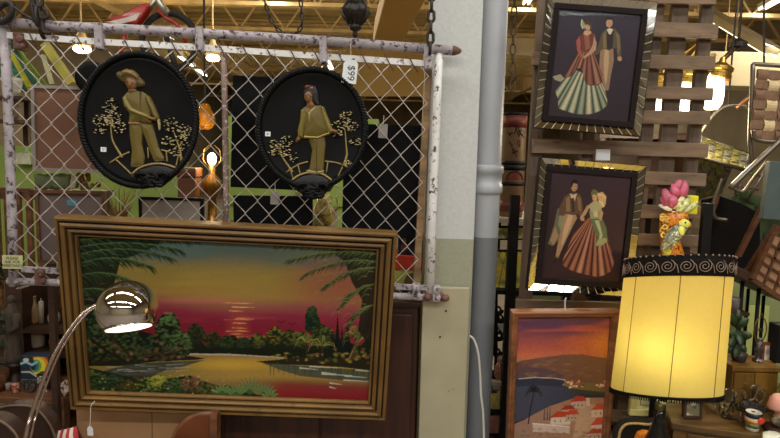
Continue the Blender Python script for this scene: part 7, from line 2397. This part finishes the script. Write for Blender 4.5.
for u0, u1, v0, v1 in ((-w, w, h - .01, h), (-w, w, -h, -h + .01), (-w, -w + .01, -h + .01, h - .01), (w - .01, w, -h + .01, h - .01)):
    b.fbox(fr, u0, u1, v0, v1, -.012, .006)
b.build('frame', wood('red_frame', '5a2c1a', None, .4), t)
# pale lime sheet, dark cup, things behind
boxthing('hanging_paper', 'bright lime paper panel on the wall behind the harp lamp', 'paper', 741, 306, 770, 362, 3.6, .01, mat('bright_lime', '9a9e5a', .6, var=.05))
lathe_thing('tumbler', 'tall grey tumbler on the dresser behind the lamp shade edge', 'tumbler', 'body', ((4, 0), (4.4, 1), (4.8, 46), (4.3, 46), (3.8, 2), (0, 2)), 725, 415, Yb + .06, mat('grey_tumbler', '6a6e74', .3), zt)
lathe_thing('tin', 'small grey-mauve tin on the wall ledge above the dark plant', 'tin', 'body', ((5.5, 0), (5.5, 12), (5, 13), (0, 13)), 733, 310, 2.7, mat('mauve_tin', '5c5250', .5), None)
p = at(733, 310, 2.7)
t = thing('wall_shelf', 'narrow ledge carrying the small grey-mauve tin', 'shelf', p - V((0, 0, .015)))
MB().span(p + V((-.09, -.05, -.015)), p + V((.05, 1.18, 0))).build('board', m_dkwood, t)
MB().span(p + V((-.01, 1.1, -.2)), p + V((.01, 1.19, -.015))).build('bracket', m_dkwood, t)
boxthing('dark_clock', 'dark upright clock case at the right edge on the wooden cabinet', 'clock', 775.5, 326, 790, 366, Yt_ - .02, .06, m_rack, zb1)
# green bottles behind the harp lamp
for k, (x, y0, yb) in enumerate(((771, 316, 330), (765, 334, 356))):
    pass
# glass bowls, dishes and stemware in front
m_cut = glassy('cut_glass', (.93, .93, .88), .36, .06)
m_clear = glassy('clear_glass', (.96, .96, .92), .26, .03)
def glass(name, label, cat, part, prof, x, y, m, flute=0, group=None, seg=24):
    p_ = onz(x, y, zt); s_ = p_.y / F
    t_ = thing(name, label, cat, p_, group)
    b_ = MB(); b_.lathe([(r * s_, z * s_) for r, z in prof], p_, seg=seg, cap=False)
    if flute:
        n_ = seg
        for i_ in range(len(b_.v)):
            k_ = i_ % n_
            ax_ = V((p_.x, p_.y, b_.v[i_].z))
            b_.v[i_] = ax_ + (b_.v[i_] - ax_) * (1 + flute * (1 if k_ % 2 else -1))
    b_.build(part, m, t_, smooth=not flute)
    return t_, p_, s_
g = 'cut glass on the dresser'
bowl = ((0, 1), (6, 0), (6, 2), (9, 5), (13, 12), (14, 19), (13, 19), (11.5, 12), (8, 6), (0, 4))
glass('glass_bowl', 'big cut-glass bowl on the dresser at the lamp shade edge', 'bowl', 'bowl', bowl, 718, 413, m_cut, .07, g, 36)
glass('glass_bowl', 'cut-glass bowl just behind the red patterned mug', 'bowl', 'bowl', tuple((r * .8, z * .75) for r, z in bowl), 741, 421, m_cut, .07, g, 32)
gob = ((0, .5), (6, 0), (6, .8), (1.2, 2), (1, 12), (3, 14), (6.5, 19), (7, 28), (6, 32), (5.6, 32), (6.4, 27), (5.8, 20), (0, 14.5))
for x, y, k, lab in ((727, 418, 1.0, 'stemmed wine glass in front of the big cut-glass bowl'), (737, 419, .95, 'stemmed wine glass between the two cut-glass bowls'), (749, 413, 1.0, 'stemmed wine glass behind the red patterned mug'), (758, 414, .9, 'stemmed wine glass right of the red patterned mug')):
    glass('wine_glass', lab, 'glass', 'glass', tuple((r * k, z * k) for r, z in gob), x, y, m_clear, 0, 'stemmed wine glasses on the dresser')
# dark dishes stacked
t, p, s = glass('serving_dish', 'dark scalloped dish resting behind the red patterned mug', 'dish', 'dish', ((0, 12), (4, 11), (8, 13), (13, 17), (13, 18), (8, 15), (0, 13.5)), 752, 423, mat('dark_dish', '1c1a18', .2), .05, None, 32)
MB().lathe([(5 * s, 0), (4 * s, 1 * s), (2.5 * s, 6 * s), (4 * s, 11.5 * s)], p, seg=20).build('foot', MATS['dark_dish'], t, smooth=True)
# mug with red, black and white pattern
t, p, s = glass('mug', 'little mug with a red, orange and white pattern on the dresser', 'mug', 'body', ((5, 0), (6, 1), (6.6, 6), (7.6, 14), (7.4, 20), (6.8, 20), (6.9, 14), (5.8, 6), (0, 2)), 752, 430, mat('mug_white', 'a8a294', .3, var=.05))
bd = lambda r0, z0, r1, z1, nm, m_: MB().lathe([(r0 * s, z0 * s), (r1 * s, z1 * s)], p, seg=24, cap=False).build(nm, m_, t, smooth=True, solid=.0008)
bd(6.3, 4, 7.0, 9, 'green_band', mat('mug_green', '4a5a34', .3, var=.4, scale=60)); bd(7.05, 9, 7.5, 12, 'orange_band', mat('mug_orange', 'c05a1c', .3)); bd(7.7, 15, 7.5, 20, 'dark_rim', mat('mug_dark', '1c1c20', .3))
MB().ball(p + V((.012, -7.2 * s, 13 * s)), (4 * s, .004, 3.6 * s)).build('red_spot', mat('mug_red', 'b02818', .3), t, smooth=True)
# small framed print leaning at the left of the dresser
a_ = onz(692, 419, zt)
fr = rect_px((684, 399), (702, 400), (702, 418.5), (683, 417.5), a_.y, yaw=0, tilt=-8)
w, h = fr.wd / 2, fr.ht / 2
t = thing('framed_picture', 'small dark square picture leaning at the left end of the dresser', 'picture', fr.w(0, -h))
pt = Paint(680, 396, 706, 422, 6, '55503f')
for i in range(10): pt.soft(rr.uniform(684, 702), rr.uniform(400, 418), rr.uniform(2, 4), rr.uniform(1, 3), rr.choice(['8a8470', '2a261f', '6a6450', 'a09a86']), .9)
canvas(fr, -w + .006, w - .006, -h + .006, h - .006, .001, pt, 'picture', m_print, t, 24, 24)
b = MB()
for u0, u1, v0, v1 in ((-w, w, h - .009, h), (-w, w, -h, -h + .009), (-w, -w + .009, -h + .009, h - .009), (w - .009, w, -h + .009, h - .009)):
    b.fbox(fr, u0, u1, v0, v1, -.012, .005)
b.build('frame', m_dkwood, t)
# pink bust figurine on a dark plinth
p = onz(779, 431, zt); s = p.y / F
t = thing('bust_figurine', 'pink china bust figurine on a dark round plinth at the right edge', 'figurine', p)
MB().lathe([(r * s, z * s) for r, z in ((14, 0), (15, 1.5), (14, 4), (11, 5), (0, 5))], p, seg=28).build('plinth', m_dkwood, t, smooth=True)
m_bust = mat('pink_china', 'a06a5a', .4, var=.15, scale=30)
MB().lathe([(r * s, z * s) for r, z in ((5, 5), (8, 8), (9, 13), (6, 17), (4, 20))], p, seg=20).build('shoulders', mat('bust_dress', '4a4434', .5, var=.3, spots='8a7a60'), t, smooth=True)
MB().ball(p + V((-1 * s, 0, 24 * s)), (6 * s, 6 * s, 7.5 * s), 16, 12).build('head', m_bust, t, smooth=True)
MB().ball(p + V((-1 * s, -5.6 * s, 22.5 * s)), (1.2 * s, 1.6 * s, 1.8 * s), 8, 6).build('nose', m_bust, t, smooth=True)
for sx in (-3.2, 1.2):
    MB().ball(p + V((sx * s, -5.4 * s, 25 * s)), .8 * s, 8, 6).build('eye', m_blackiron, t, smooth=True)
MB().lathe([(r * s, z * s) for r, z in ((9, 25), (10.5, 27), (9, 31), (7.5, 36), (4, 40), (0, 41))], p + V((1 * s, 0, 0)), (-.15, 0, 1), seg=24).build('bonnet', mat('bonnet_pink', 'b07a6a', .45, var=.15, scale=25), t, smooth=True)
# folded white cloth at the corner
g = [[onz(762 + 6 * i, 437 + 3 * j, zt + .001) + V((0, 0, .012 + .006 * math.sin(i * 1.3 + j * 2))) for i in range(6)] for j in range(3)]
MB().sheet(g).build('napkin', mat('white_linen', 'b8b09c', .8, var=.1), label='folded white cloth at the front right corner of the dresser', cat='cloth', smooth=True, solid=.012)
# spiral stand rail behind the plinth: yellow-green bottle at the right
lathe_thing('green_bottle', 'green glass bottle standing behind the pink bust at the right edge', 'bottle', 'body', ((7, 0), (8, 2), (8, 30), (4, 38), (3, 50), (3.6, 51), (0, 51)), 783, 416, q0.y - .03, mat('green_glass', '55601c', .15, trans=.3, var=.2), zt)
# ================================================================== world and look
sc = bpy.context.scene
w = bpy.data.worlds.new('world')
sc.world = w
w.use_nodes = True
w.node_tree.nodes['Background'].inputs[0].default_value = (1, .92, .8, 1)
w.node_tree.nodes['Background'].inputs[1].default_value = .03
sc.view_settings.view_transform = 'Standard'
sc.view_settings.look = 'None'
sc.view_settings.gamma = 1
sc.view_settings.use_curve_mapping = False
sc.view_settings.exposure = -1.3
sc.cycles.use_denoising = True
sc.cycles.max_bounces = 8
sc.cycles.sample_clamp_indirect = 4
